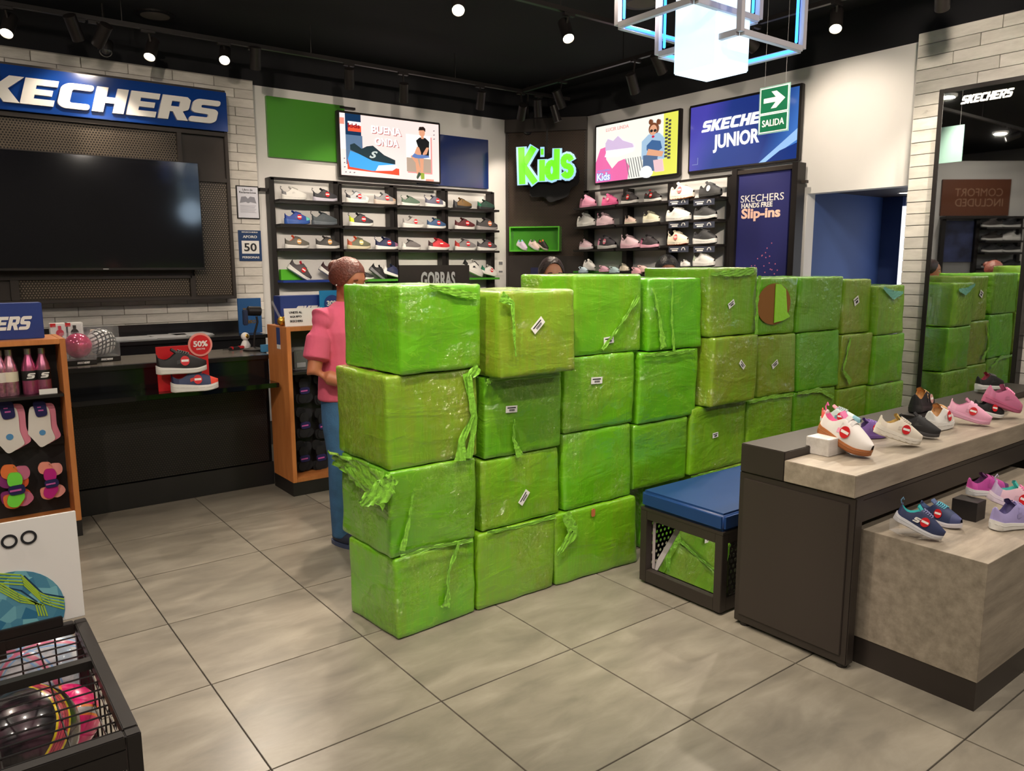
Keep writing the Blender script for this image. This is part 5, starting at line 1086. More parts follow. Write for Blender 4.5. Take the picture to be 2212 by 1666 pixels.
for i, (px, py, c) in enumerate(((127, 705, s2l(205, 70, 90)), (159, 705, s2l(60, 56, 54)), (130, 740, s2l(205, 70, 90)), (163, 740, s2l(200, 200, 205)))):
    q = U(px, py, 1, 5.62); z = .902 if i > 1 else 1.022; t = thing('watch_box', ['white box with pink watch, upper left of the four', 'white box with dark watch, upper right of the four', 'white box with pink watch, lower left of the four', 'white box with silver watch, lower right of the four'][i], 'watch box', (q.x, 5.60, z), 0, 'watch boxes on the counter')
    part('case', B(-.05, .05, 0, .07, 0, .118), STW, t, .003); part('window', B(-.04, .04, -.004, -.001, .012, .106), GLASS, t)
    e = part('watch_face', G().prism(E_(0, 0, .022, .022, 16), 0, .004), col(*c), t); e.matrix_local = Matrix.Translation((0, -.005, .058)) @ ML.to_4x4(); part('strap', G().box(-.009, .009, -.008, -.005, .016, .038).box(-.009, .009, -.008, -.005, .08, .102), col(*c), t)
    part('corner_print', B(-.05, -.02, -.0015, 0, .095, .118), STK, t)
q = U(200, 720, 1, 5.62); t = thing('bottle', 'pale peach plastic bottle behind the ball boxes', 'bottle', (q.x, 5.60, .902)); part('body', G().lathe([(.045, 0), (.045, .13), (.02, .16), (.016, .19)], 16), col(*s2l(215, 190, 170)), t, smooth=True)
# ================================================================== orange wood cabinets
def cabinet(name, label, x0, x1, y0, dpt):
    t = thing(name, label, 'cabinet', (x0, y0, 0)); w = x1-x0
    part('plinth', B(.0, w, .005, dpt, 0, .09), mat('plinth_black', s2l(30, 26, 25), .5), t)
    for a in (0, w-.028): part('side_panel', B(a, a+.028, 0, dpt, .091, 1.11), ORW, t, .002)
    part('top_panel', B(.028, w-.028, 0, dpt, 1.082, 1.11), ORW, t, .002); part('bottom_panel', B(.028, w-.028, 0, dpt, .091, .119), ORW, t, .002)
    part('back_panel', B(.028, w-.028, dpt-.16, dpt-.15, .119, 1.082), mat('peg_black', s2l(24, 21, 22), .55), t); return t
cbl = cabinet('shop_cabinet', 'orange wood cabinet of bottles and socks at the left edge', -.25, .605, 4.76, .36)
part('shelf', B(.03, .825, .01, .20, .795, .812), BLK, cbl); part('rail', B(.03, .825, .17, .20, .505, .55), BLK, cbl)
cbr = cabinet('shop_cabinet', 'orange wood cabinet of dark socks behind the woman in pink', 1.825, 2.68, 4.74, .34)
part('shelf', B(.03, .825, .01, .19, .80, .815), BLK, cbr)
pts = PLw(600, 742, 5)
t = thing('price_card', 'small blue and white card taped to the cabinet side', 'card', (1.8245, 4.88, .99)); part('card', B(-.002, 0, -.03, .03, 0, .11), mat('card_blue', s2l(52, 72, 128), .5), t); part('white_strip', B(-.0022, 0, -.03, .03, -.028, 0), STW, t)
def name_box(label, x0, x1, y, z0, z1, u_off, w, name='logo_box'):
    t = thing(name, label, 'display box', (x0, y, z0)); part('box', B(0, x1-x0, 0, .12, 0, z1-z0), mat('box_blue', s2l(36, 58, 130), .45, var=.05), t, .003)
    e = link('logo', logo_mesh(w, .072), t, STW); e.matrix_local = Matrix.Translation((u_off, -.003, (z1-z0)*.45)) @ ML.to_4x4(); return t
z0, z1 = 1.1105, PLw(50, 655, 4.86)[1]; xr_ = PLw(93, 690, 4.86)[0]; name_box('blue box with white slanted logo on the left cabinet', -.28, xr_, 4.86, z0, z1, PLw(62, 690, 4.86)[0]+.28-.22+.02, .44)
a = PLw(606, 640, 4.92); t = name_box('blue box with white slanted logo behind the pink-shirted woman', a[0], a[0]+.5, 4.93, 1.1105, a[1], .06+.24, .42)
t = thing('notice_card', 'white notice card with dark text standing on the right cabinet', 'card', (1.84, 4.79, 1.1105)); t.rotation_euler = (-.12, 0, 0)
part('card', B(0, .26, 0, .004, 0, .115), STW, t)
for i, s in enumerate(('UNETE AL', 'EQUIPO', 'SKECHERS')): e = link('lettering', text_fit(s, .085-.01*(i == 1), .014, bold=.02), t, INK); e.matrix_local = Matrix.Translation((.075, -.002, .088-.028*i)) @ ML.to_4x4()
a = PLw(690, 628, 4.9); t = thing('discount_sign', 'light blue thirty percent sign behind the woman in pink', 'sign', (a[0]-.01, 4.88, 1.1105)); part('panel', B(0, .2, 0, .006, 0, a[1]-1.11), mat('cyan_print', s2l(30, 130, 190), .4), t)
e = part('badge', G().prism(E_(0, 0, .055, .055, 24), 0, .004), mat('box_blue', (0, 0, 0)), t); e.matrix_local = Matrix.Translation((.085, -.006, a[1]-1.11-.085)) @ ML.to_4x4(); link('lettering', text_fit('30%', .08, .035, bold=.03), e, STW).location = (0, 0, .006)
q = U(602, 700, 2, 1.111); t = thing('gold_ornament', 'small gold ornament with clear rod on the right cabinet', 'ornament', (1.845, 4.86, 1.111)); part('knot', G().ball((0, 0, .03), .03, .025, .03), mat('gold', (0, 0, 0)), t, smooth=True); part('knot', G().ball((.02, -.01, .05), .016), mat('gold', (0, 0, 0)), t, smooth=True); part('rod', G().tube([(0, 0, .03), (-.06, 0, .16)], .008), GLASS, t, smooth=True)
# bottles
for i, (px, c, c2_, lb) in enumerate(((5, s2l(190, 130, 150), s2l(220, 210, 200), 'pink patterned metal bottle half cut by the left edge'), (27, s2l(205, 150, 165), s2l(225, 215, 190), 'pink spotted bottle with cream band'), (68, s2l(200, 105, 145), s2l(24, 22, 24), 'shiny pink bottle with black band, left of two'), (98, s2l(195, 120, 150), s2l(24, 22, 24), 'shiny pink bottle with black band, in the cabinet corner'))):
    q = U(px, 856, 1, 4.86); t = thing('bottle', lb, 'bottle', (q.x, 4.86, .813), 0, 'pink bottles in the left cabinet')
    part('body', G().lathe([(.034, 0), (.036, .01), (.036, .13), (.030, .165), (.018, .20), (.016, .215)], 18), mat('bottle_%d' % i, c, .25, .75, var=.35 if i < 2 else .03, vs=60 if i < 2 else 4), t, smooth=True)
    part('cap', G().lathe([(.019, .215), (.019, .245), (.0, .247)], 16), mat('steel', s2l(180, 175, 172), .25, .9), t, smooth=True)
    part('band', G().lathe([(.0365, .075), (.0368, .078), (.0368, .125), (.0365, .128)], 18), col(*c2_), t, smooth=True)
    if i > 1: e = link('emblem', TXT['Smark'], t, STW); e.matrix_local = Matrix.Translation((-.0, -.0385, .101)) @ ML.to_4x4() @ Matrix.Scale(1.1, 4)
q = U(108, 846, 1, 4.79); t = thing('price_tag', 'white price tag on the bottle shelf corner', 'tag', (q.x-.01, 4.79, .813)); part('tag', B(-.04, .045, 0, .003, 0, .028), STW, t)
# socks: a soft flat pair with card
def sock(label, px, py, c1_, c2_, band, kind, grp, Y=4.86, s=1.):
    q = U(px, py, 1, Y); t = thing('sock_pair', label, 'socks', tuple(q), 0, grp); t.scale = (s,)*3
    def sk(pts, y, c, nm='sock'):
        me = curve_mesh([soft(pts, .02)], .007); e = link(nm, me, t, col(*c, rough=.9)); e.matrix_local = Matrix.Translation((0, y, 0)) @ ML.to_4x4(); return e
    if kind == 0:
        P = [(-.050, 0), (.046, -.006), (.056, -.054), (.054, -.15), (.076, -.228), (-.012, -.275), (-.040, -.228), (-.076, -.174), (-.070, -.15), (-.062, -.054)]
        sk([(x+.034, z+.012-.0*x) for x, z in P], .012, c2_); sk(P, 0, c1_)
        sk([(-.036, .03), (.036, .026), (.042, -.068), (-.020, -.075)], -.009, s2l(34, 32, 84), 'card'); e = part('sticker', G().prism(E_(0, 0, .018, .018, 14), 0, .001), col(*s2l(80, 140, 190)), t); e.matrix_local = Matrix.Translation((.004, -.009, -.175)) @ ML.to_4x4()
        e = part('card_print', G().prism([(-.008, -.034), (.02, -.034), (.02, -.026), (-.008, -.026)], 0, .001).prism([(-.012, -.012), (.008, -.012), (.008, -.006), (-.012, -.006)], 0, .001), col(*s2l(200, 90, 170)), t); e.matrix_local = Matrix.Translation((0, -.018, 0)) @ ML.to_4x4()
    else:
        for k, cc in enumerate(c2_):
            dx, dz = [(-.02, .035), (.03, .02), (.022, -.02), (-.03, -.01)][k % 4]
            sk([(x+dx, z+dz) for x, z in [(-.035, 0), (-.03, -.03), (0, -.045), (.03, -.03), (.035, 0), (.025, .025), (-.02, .03)]], .014+.004*k, cc)
            sk([(x+dx*.8, z-dz*.3-.1) for x, z in [(-.04, .03), (.03, .03), (.05, -.01), (.01, -.045), (-.035, -.03)]], .012+.004*k, cc)
        sk([(-.032, 0), (-.03, -.04), (.028, -.04), (.03, 0), (.02, .022), (-.02, .026)], 0, c1_); sk([(-.032, -.075), (.03, -.072), (.034, -.10), (.0, -.145), (-.03, -.138), (-.042, -.118)], 0, c1_)
        sk([(-.033, -.038), (.036, -.034), (.038, -.078), (-.03, -.082)], -.008, s2l(34, 32, 84), 'card'); e = part('card_print', G().prism([(-.026, -.064), (.02, -.062), (.02, -.053), (-.026, -.055)], 0, .001), col(*s2l(200, 90, 170)), t); e.matrix_local = Matrix.Translation((0, -.017, 0)) @ ML.to_4x4()
        part('hook', G().tube([(.0, .09, .055), (0, -.01, .05), (0, -.02, .058)], .002, 5), mat('steel', (0, 0, 0)), t)
sock('white and pink sock pairs on navy card, left of two', 12, 878, s2l(222, 215, 208), s2l(215, 130, 150), 0, 0, 'socks in the left cabinet', s=.95)
sock('white and pink sock pairs on navy card, right of two', 84, 876, s2l(222, 215, 208), s2l(215, 130, 150), 0, 0, 'socks in the left cabinet', s=.86)
sock('neon green and orange socks bundled on a hook', 32, 1032, s2l(120, 225, 70), (s2l(235, 120, 60), s2l(200, 110, 140), s2l(220, 90, 50), s2l(140, 50, 120)), 0, 1, 'socks in the left cabinet', s=1.15)
sock('magenta and peach socks bundled on a hook', 108, 1022, s2l(190, 30, 130), (s2l(235, 150, 130), s2l(235, 160, 150)), 0, 1, 'socks in the left cabinet')
n_ = 0
for i, (px, py) in enumerate(((655, 815), (695, 818), (657, 890), (697, 892), (656, 962), (692, 960))):
    sock('black sock bundle with blue band, %s' % ['top left by the side panel', 'top right beside her elbow', 'middle left by the side panel', 'middle right beside her hip', 'bottom left by the side panel', 'bottom right beside her leg'][i], px, py+10, s2l(26, 26, 30), (s2l(20, 20, 24), s2l(30, 30, 36), s2l(16, 16, 20)), 0, 1, 'black socks in the right cabinet', Y=4.86, s=1.0)
for lb, px, py in (('clear packet of black socks on the upper shelf', 650, 768), ('second clear packet on the cabinet upper shelf', 685, 770)):
    q = U(px, py, 1, 4.84); t = thing('sock_packet', lb, 'packet', (q.x, 4.84, .816), 0, 'clear packets in the right cabinet'); part('socks', B(-.04, .04, .005, .05, .01, .13), BLK, t, .01); part('wrapper', B(-.045, .045, 0, .055, 0, .15), GLASS, t, .004); part('label', B(-.03, .03, -.002, 0, .02, .05), col(*s2l(150, 150, 155)), t)
# blue light bands on black socks use thin cards
# ================================================================== hat stand with sign behind the boxes
hx0, hz1 = PLw(862, 573, 4.6); hx1 = PLw(1014, 573, 4.6)[0]; hz0 = PLw(940, 612, 4.6)[1]
hs = thing('hat_sign', 'dark brown sign reading gorras standing behind the green boxes', 'sign', ((hx0+hx1)/2, 4.6, 0)); hw_ = (hx1-hx0)/2
part('panel', B(-hw_, hw_, 0, .02, 1.22, hz1), mat('brown_print', s2l(46, 38, 36), .5, var=.15), hs, .002); part('post', B(-.02, .02, .021, .05, .02, 1.4), BLK, hs); part('base', B(-.15, .15, -.12, .12, 0, .02), BLK, hs, .002)
e = link('lettering', text_fit('GORRAS', hw_*.98, .11, bold=.03), hs, mat('grey_print', s2l(190, 190, 192), .5)); e.matrix_local = Matrix.Translation((.02, -.003, hz1-.10)) @ ML.to_4x4()
t = thing('navy_bin', 'navy blue display panel low beside the kids column', 'panel', tuple(ka+du*.50+Vector(KM.col[2])*.25), math.atan2(du.y, du.x)); part('panel', B(-.16, .17, 0, .05, 0, 1.47), mat('navy_print2', s2l(20, 24, 70), .5), t)
a = PLw(1082, 572, 7.28); t = Wt('wall_switch', 'white and grey wall switch plate right of the back rack', 'switch', 'L', 7.299, a[0]-.04, a[1]-.06); t.box('plate', a[0]-.045, a[0]+.045, a[1]-.12, a[1]+.05, 0, .012, STW, .003); t.box('button', a[0]-.025, a[0]+.025, a[1], a[1]+.035, .0121, .018, cG and col(*cG)); t.box('button', a[0]-.025, a[0]+.025, a[1]-.09, a[1]-.07, .0121, .018, col(*cG))
# ================================================================== shoes on the display table and the lower block
SZ = .7455
def tshoe(label, hpx, tpx, zh=0., z=SZ, **k):
    zz = z+zh; a = U(hpx[0], hpx[1], 2, zz); b = U(tpx[0], tpx[1], 2, z+.003); v = b-a; dv = k.pop('dirv', None); v = Vector((dv[0], dv[1], 0))*.24 if dv else v; L = v.length; hv = Vector((v.x, v.y, 0)); up = math.degrees(math.atan2(zh, hv.length)); sc = max(.62, min(k.pop('smax', 1.06), L/.268))
    return shoe(label, tuple(a+Vector((0, 0, .001))), hv.normalized(), sc, up, side=-1, group='sneakers on the display table', **k)
WPL = grain_mat('whitewashed', s2l(205, 198, 192), s2l(225, 220, 214), (1, 8, 8), .6, 4, s2l(165, 160, 158))
q = U(1790, 988, 2, SZ); t = thing('wood_riser', 'whitewashed wooden block riser on the table corner', 'riser', (q.x, q.y, SZ)); part('block', B(-.002, .15, -.0, .10, 0, .068), WPL, t, .002)
tshoe('white sneaker with pink flash and gum sole leaning on the wooden block', (1768, 930), (1876, 990), .072, upper=s2l(222, 216, 212), sole=RUB, out=s2l(150, 88, 48), flash=cPk, lining=s2l(230, 120, 170), sticker=1, heel=s2l(225, 215, 212), loop=s2l(240, 110, 170), style='strap')
q = U(1835, 935, 2, SZ); t = thing('dark_riser', 'low dark riser behind the wooden block', 'riser', (q.x, q.y, .7775)); t.location = (U(1815, 925, 2, .777).x, U(1815, 925, 2, .777).y, .7775); part('block', B(-.05, .09, -.04, .04, 0, .02), BLK, t, .002)
tshoe('pale blue and coral sneaker with gum sole behind the wooden block', (1772, 915), (1858, 925), 0.0, z=.7985, upper=s2l(200, 212, 210), sole=s2l(215, 215, 210), out=RUB, heel=s2l(225, 90, 80), toe=s2l(120, 165, 180), flash=s2l(110, 155, 175), lining=s2l(220, 150, 160), sticker=1, smax=.85)
q = U(1862, 946, 2, SZ); tshoe('small purple shoe half hidden behind the white sneaker', (1840, 948), (1872, 945), 0., upper=s2l(110, 80, 150), sole=s2l(110, 80, 150), sticker=1, smax=.7)
t0 = tshoe('cream running sneaker propped on a clear stand with gold lining', (1886, 935), (1984, 963), .055, upper=s2l(222, 212, 196), sole=s2l(225, 218, 206), heel=s2l(215, 205, 190), lining=s2l(190, 160, 90), sticker=1, out=s2l(190, 180, 160), style='chunky')
tshoe('black sneaker on white sole behind the cream running sneaker', (1935, 925), (2027, 948), .03, upper=s2l(26, 26, 28), sole=s2l(60, 58, 60), out=cW, style='strap')
t = thing('dark_riser', 'low black riser holding the glittery black shoe', 'riser', tuple(U(1985, 903, 2, .777)+Vector((0, 0, .0005)))); part('block', B(-.09, .10, -.03, .05, 0, .022), BLK, t, .002)
tshoe('glittery black high shoe with gold tongue seen from its heel', (1972, 893), (2018, 876), .0, z=.800, upper=s2l(30, 28, 30), sole=s2l(30, 28, 30), lining=s2l(200, 150, 90), heel=s2l(24, 22, 24), lace=s2l(210, 165, 110), sticker=s2l(200, 150, 140), style='strap', smax=.8)
tshoe('white sneaker with gold tongue turned away on the slab', (2004, 934), (2072, 910), .0, upper=s2l(228, 226, 222), sole=cW, lining=s2l(205, 160, 110), lace=s2l(215, 170, 120), sticker=1, style='chunky', smax=.85)
tshoe('pale pink chunky sneaker with red sticker on the slab', (2042, 893), (2136, 920), .045, upper=s2l(226, 160, 186), sole=s2l(226, 165, 190), heel=s2l(230, 170, 192), lining=s2l(200, 130, 160), sticker=1, style='strap', lace=s2l(232, 170, 195))
tshoe('black sneaker on white sole behind the pale pink sneaker', (2098, 893), (2160, 903), .03, upper=s2l(26, 24, 26), sole=cW, sticker=1)
t = thing('tilted_stand', 'grey tilted stand under the rose pink sneaker', 'stand', tuple(U(2150, 888, 2, SZ)+Vector((0, 0, .0005)))); part('wedge', G().add([(-.08, -.04, 0), (.08, -.04, 0), (.08, .04, 0), (-.08, .04, 0), (-.08, -.04, .075), (-.08, .04, .075)], [(0, 1, 2, 3), (0, 4, 1), (3, 2, 5), (0, 3, 5, 4), (1, 4, 5, 2)]), col(*s2l(128, 120, 116)), t)
tshoe('rose pink sneaker tilted nose down on the grey stand', (2122, 868), (2200, 890), .085, dirv=(.86, -.5), upper=s2l(196, 110, 145), sole=s2l(186, 95, 128), heel=s2l(190, 110, 142), toe=s2l(205, 120, 150), smax=.78)
t = thing('dark_riser', 'low white riser holding the black shoe farthest back', 'riser', tuple(U(2130, 846, 2, .777)+Vector((0, 0, .0005)))); part('block', B(-.06, .12, -.04, .04, 0, .018), STW, t, .002)
tshoe('black sneaker on thick white sole, farthest on the table', (2108, 842), (2165, 838), .0, z=.797, upper=s2l(26, 24, 28), sole=cW, lining=s2l(150, 50, 70), smax=.8)
# clear stand under the cream sneaker
for lb, hp, z in (('clear plastic stand under the cream running sneaker', (1905, 944), SZ), ('clear plastic stand under the front navy sneaker', (1930, 1150), .5245)):
    q = U(*hp, 2, z); t = thing('shoe_stand', lb, 'stand', tuple(q+Vector((0, 0, .0005))), -.5); part('plate', G().box(0, .10, -.025, .025, 0, .003).box(0, .003, -.025, .025, .003, .045), GLASS, t)
tshoe('navy sneaker with teal lining and white emblem, front of the pair', (1928, 1120), (2030, 1168), .06, z=.5245, upper=s2l(38, 48, 84), sole=s2l(205, 205, 210), lining=s2l(60, 180, 180), lace=s2l(110, 110, 150), sticker=1, smark=True, loop=s2l(90, 130, 160))
tshoe('navy sneaker with teal laces and pink toe, rear of the pair', (1985, 1118), (2068, 1142), .0, z=.5245, upper=s2l(40, 52, 88), sole=s2l(210, 205, 212), lining=s2l(70, 90, 130), lace=s2l(90, 170, 190), sticker=1, toe=s2l(60, 66, 110))
tshoe('magenta and purple sneaker turned away on the black cube', (2088, 1070), (2163, 1066), .0, z=.601, upper=s2l(186, 70, 150), sole=cW, lining=s2l(90, 40, 90), heel=s2l(200, 80, 160), toe=s2l(90, 50, 100), style='strap', smax=.9)
tshoe('pale pink sneaker with teal lining and red sticker at the right edge', (2128, 1076), (2240, 1120), .07, z=.5245, upper=s2l(228, 190, 200), sole=s2l(230, 215, 222), lining=s2l(80, 190, 180), heel=s2l(190, 170, 200), sticker=1, loop=s2l(190, 180, 205), lace=s2l(230, 120, 170), smax=1.0)
tshoe('lilac sneaker on white sole at the lower right edge', (2143, 1146), (2230, 1130), .0, z=.5245, upper=s2l(160, 150, 200), sole=cW, lining=s2l(90, 80, 130), toe=s2l(225, 170, 180), style='strap', smax=.78)
# ================================================================== wire basket of balls with price board
RZ = .65; bx1 = U(305, 1580, 2, RZ).x; by0 = U(305, 1580, 2, RZ).y; by1 = 2.035; bx0 = bx1-.62
bs = thing('wire_basket', 'black wire ball basket on square legs at the lower left corner', 'basket', ((bx0+bx1)/2, (by0+by1)/2, 0)); hx, hy = (bx1-bx0)/2, (by1-by0)/2; tk = .026
for sx_ in (-1, 1):
    for sy in (-1, 1): part('leg', B(sx_*hx-sx_*tk, sx_*hx, sy*hy-sy*tk, sy*hy, 0, RZ-.001), BLK, bs, .002)
for sx_ in (-1, 1): part('side_rail', B(sx_*hx-sx_*tk, sx_*hx, -hy+tk+.001, hy-tk-.001, RZ-tk, RZ), BLK, bs, .002)
for sy in (-1, 1): part('end_rail', B(-hx+tk+.001, hx-tk-.001, sy*hy-sy*tk, sy*hy, RZ-tk, RZ), BLK, bs, .002)
part('deep_front_rail', B(-hx+tk+.001, hx-tk-.001, -hy, -hy+.006, RZ-.065, RZ-tk-.001), BLK, bs)
ym = U(210, 1417, 2, RZ).y-(by0+by1)/2; part('cross_bar', B(-hx+tk, hx-tk, ym-.011, ym+.011, RZ-.022, RZ-.002), BLK, bs)
WB = mat('black_wire', s2l(30, 24, 24), .35, .4)
n = int(2*hy/.036)
for i in range(1, n): y = -hy+i*2*hy/n; part('wire', G().tube([(-hx+.02, y, RZ-.028), (hx-.02, y, RZ-.028)], .002, 5), WB, bs)
for i in range(1, 6): x = hx-.105*i; part('wire', G().tube([(x, -hy+.02, RZ-.031), (x, hy-.02, RZ-.031)], .002, 5), WB, bs)
for sx_ in (-1, 1):
    for i in range(1, 9): y = -hy+i*2*hy/9; part('wire', G().tube([(sx_*(hx-.012), y, .12), (sx_*(hx-.012), y, RZ-.02)], .002, 5), WB, bs)
    for i in range(1, 7): part('wire', G().tube([(sx_*(hx-.016), -hy+.02, RZ-.08*i), (sx_*(hx-.016), hy-.02, RZ-.08*i)], .002, 5), WB, bs)
for sy in (-1, 1):
    for i in range(1, 9): x = -hx+i*2*hx/9; part('wire', G().tube([(x, sy*(hy-.012), .12), (x, sy*(hy-.012), RZ-.02)], .002, 5), WB, bs)
part('bottom_shelf', B(-hx+.002, hx-.002, -hy+.002, hy-.002, .10, .12), BLK, bs)
for z in (.33,):
    for sy in (-1, 1): part('end_rail', B(-hx+tk, hx-tk, sy*hy-sy*.016, sy*hy, z, z+.016), BLK, bs)
# price board
pb_z = U(183, 1328, 1, 2.03).z; pb_x = U(183, 1328, 1, 2.03).x; pb_t = U(160, 1102, 1, 2.03).z; bw = .36
pb = thing('price_board', 'white price board with a printed blue ball standing on the wire basket', 'sign', (pb_x, by1-.012, pb_z))
pb.rotation_euler = (0, 0, 0)
part('board', B(-bw, 0, 0, .004, 0, pb_t-pb_z), STW, pb, .0015)
def onb(px, py): p_ = U(px, py, 1, by1-.013); return p_.x-pb_x, p_.z-pb_z
part('holder', B(onb(-30, 1365)[0]-.2, onb(135, 1340)[0], -.012, -.001, -.008, .016), BLK, pb, .002)
part('holder_post', B(onb(0, 1400)[0]-.01, onb(12, 1400)[0], -.016, -.004, -.05, -.008), BLK, pb)
ring = lambda r0, r1, k=28: [[(r1*math.cos(2*PI*i/k), r1*1.0*math.sin(2*PI*i/k)) for i in range(k)], [(r0*math.cos(2*PI*i/k), r0*math.sin(2*PI*i/k)) for i in range(k)]]
for px, py in ((62, 1161), (20, 1170), (-40, 1180), (-110, 1150)):
    x, z = onb(px, py); r = abs(onb(46, 1163)[0]-onb(79, 1157)[0])/2
    e = link('numeral', curve_mesh(ring(r*.74, r*1.08), .0008), pb, INK); e.matrix_local = Matrix.Translation((x, -.0015, z)) @ ML.to_4x4()
bcx, bcz = onb(28, 1330); brr = onb(140, 1300)[0]-bcx
def disc_clip(r, k=40): return [(r*math.cos(2*PI*i/k), max(-bcz+.004, r*math.sin(2*PI*i/k))) for i in range(k)]
BM = mat('printed_ball', s2l(60, 140, 170), .5); n_, l_, b_ = nodes(BM); tc = n_.new('ShaderNodeTexCoord'); vo = n_.new('ShaderNodeTexVoronoi'); vo.inputs['Scale'].default_value = 34; l_.new(tc.outputs['Object'], vo.inputs['Vector'])
cr = n_.new('ShaderNodeValToRGB'); cr.color_ramp.elements[0].color = (*s2l(38, 110, 150), 1); cr.color_ramp.elements[1].color = (*s2l(130, 195, 205), 1); sxx = n_.new('ShaderNodeSeparateXYZ'); l_.new(vo.outputs['Color'], sxx.inputs[0]); l_.new(sxx.outputs[0], cr.inputs[0]); l_.new(cr.outputs[0], b_.inputs['Base Color'])
e = part('ball_print', G().prism(disc_clip(brr), 0, .0008), BM, pb); e.matrix_local = Matrix.Translation((bcx, -.001, bcz)) @ ML.to_4x4()
LG = mat('lime_print', s2l(170, 205, 60), .5); DB = mat('navy_line', s2l(28, 60, 90), .5)
def pl(pts, w, m_, n0):
    P = [Vector(onb(*p)) for p in pts]; P = [q for q in P if q.y > .004]; g = G()
    for a, b in zip(P[:-1], P[1:]):
        d = (b-a).normalized(); s = Vector((-d.y, d.x))*w/2; g.prism([tuple(a+s-d*w*.2), tuple(b+s+d*w*.2), tuple(b-s+d*w*.2), tuple(a-s-d*w*.2)], n0, n0+.0006)
    o = part('stripe_print', g, m_, pb); o.matrix_local = Matrix.Translation((0, -.001, 0)) @ ML.to_4x4()
for off in (-10, -3, 4, 11): pl([(-20+off*.3, 1248+off), (48+off*.3, 1252+off), (88+off*.4, 1290+off), (108+off*.3, 1298+off*.9), (138, 1304+off)], .0028, LG, .0012)
for off in (-8, -2, 4, 10): pl([(-30, 1250+off), (40+off*.3, 1290+off), (84+off, 1304+off*.3), (92+off, 1330)], .0028, LG, .0013)
pl([(-20, 1262), (46, 1276), (80, 1300)], .003, DB, .0009); pl([(52, 1244), (92, 1282), (138, 1290)], .003, DB, .0009)
# balls
YE, PK_, OR_ = s2l(225, 195, 40), s2l(205, 70, 90), s2l(235, 130, 60)
def sball(label, px, py, z, r, base, base2, bands, n1, n2, film=False):
    q = U(px, py, 2, z); t = thing('ball', label, 'ball', tuple(q), 0, 'balls in the wire basket'); part('shell', G().ball((0, 0, 0), r, k=36, q=24), band_ball('ball_'+label.replace(' ', '_')[:22], base, base2, bands, n1, n2), t, smooth=True)
    if film: part('wrap', G().ball((0, 0, 0), r*1.03, k=16, q=11), GLASS, t)
    return t
B1 = [(0, .17, PK_), (.03, .045, s2l(120, 30, 60)), (.075, .09, s2l(120, 30, 60)), (.12, .17, YE)]
sball('black ball with yellow and pink bands at the front of the basket', 50, 1592, .50, .108, s2l(30, 26, 30), s2l(64, 40, 50), B1, (1, .55, -.5), (.2, -.8, .6))
sball('hot pink ball with orange marks beside the black ball', 134, 1556, .455, .08, s2l(222, 24, 112), s2l(225, 40, 110), [(0, .06, s2l(170, 165, 165)), (.06, .11, OR_)], (.4, .7, .8), (1, -.3, .1))
sball('silvery see-through wrapped ball at the back of the basket', 92, 1452, .46, .105, s2l(150, 165, 185), s2l(205, 205, 215), [(0, .05, s2l(220, 90, 140)), (.09, .13, s2l(120, 170, 230))], (.7, .2, .5), (-.3, 1, .4), film=True)
sball('pink wrapped ball low in the basket under the front rail', 176, 1700, .235, .095, s2l(215, 50, 120), s2l(235, 130, 170), [(0, .05, s2l(230, 215, 225))], (1, .1, .4), (.2, .9, .4), film=True)
sball('pink ball deep in the basket on its left side', -62, 1470, .42, .105, s2l(210, 40, 90), s2l(225, 60, 120), B1, (.1, 1, .3), (1, .2, .4))
sball('dark ball beneath the others on the basket floor', 60, 1560, .235, .10, s2l(60, 60, 70), s2l(90, 60, 80), B1, (.4, .5, .8), (1, .4, .3))
# ================================================================== ceiling: tracks, spots, discs, camera domes
TZ = 3.24
def track(label, a, b):
    t = thing('lighting_track', label, 'track', (a[0], a[1], TZ)); a, b = Vector(a), Vector(b); d = b-a
    if abs(d.x) > abs(d.y): part('rail', B(0, d.x, -.018, .018, 0, .032), BLK, t, .002)
    else: part('rail', B(-.018, .018, 0, d.y, 0, .032), BLK, t, .002)
    for k in range(1, 6):
        c = d*k/6; part('drop_rod', G().tube([(c.x, c.y, .03), (c.x, c.y, CH-TZ-.001)], .004, 6), BLK, t)
track('long black lighting track parallel to the back wall', (-3, 6.5), (5.75, 6.5))
track('black lighting track parallel to the right wall', (5.1, -2), (5.1, 6.47))
track('middle lighting track over the green boxes', (-3, 4.32), (5.08, 4.32))
track('lighting track running over the sales floor, outside the view', (-3, 1.9), (5.08, 1.9))
BULB = mat('bulb', (1, .9, .7), .3, emit=(1, .84, .6), es=26); BULBD = mat('bulb_dim', (1, .95, .9), .3, emit=(1, .93, .84), es=1.6)
def head(label, p, aim, power=0, deg=50, lit=False, col_=(1, .86, .70), sz=1.0, top=TZ):
    p = Vector(p); aim = Vector(aim); d = (aim-p).normalized(); t = thing('track_spotlight', label, 'spotlight', tuple(p), 0, 'track spotlights')
    q = d.to_track_quat('-Z', 'Y'); r = .043*sz; h = .17*sz
    def rp(nm, g, m_, sm=True): o = part(nm, g, m_, t, smooth=sm); o.rotation_mode = 'QUATERNION'; o.rotation_quaternion = q; return o
    rp('barrel', G().lathe([(r*.2, h), (r, h-.004), (r, -.004), (r*.9, -.004), (r*.88, .012)], 22), BLK)
    rp('lens', G().lathe([(0, .010), (r*.88, .010)], 22), BULB if lit else BULBD)
    b = -d*(h*.55); part('yoke', G().tube([tuple(b), (b.x*.3, b.y*.3, max(.02, top-p.z-.02)), (0, 0, top-p.z+.0)], .008, 6), BLK, t); part('adapter', B(-.05, .05, -.016, .016, top-p.z-.02, top-p.z-.001), BLK, t, .002)
    if power: spot(p+d*.012, aim, power, deg, col_)
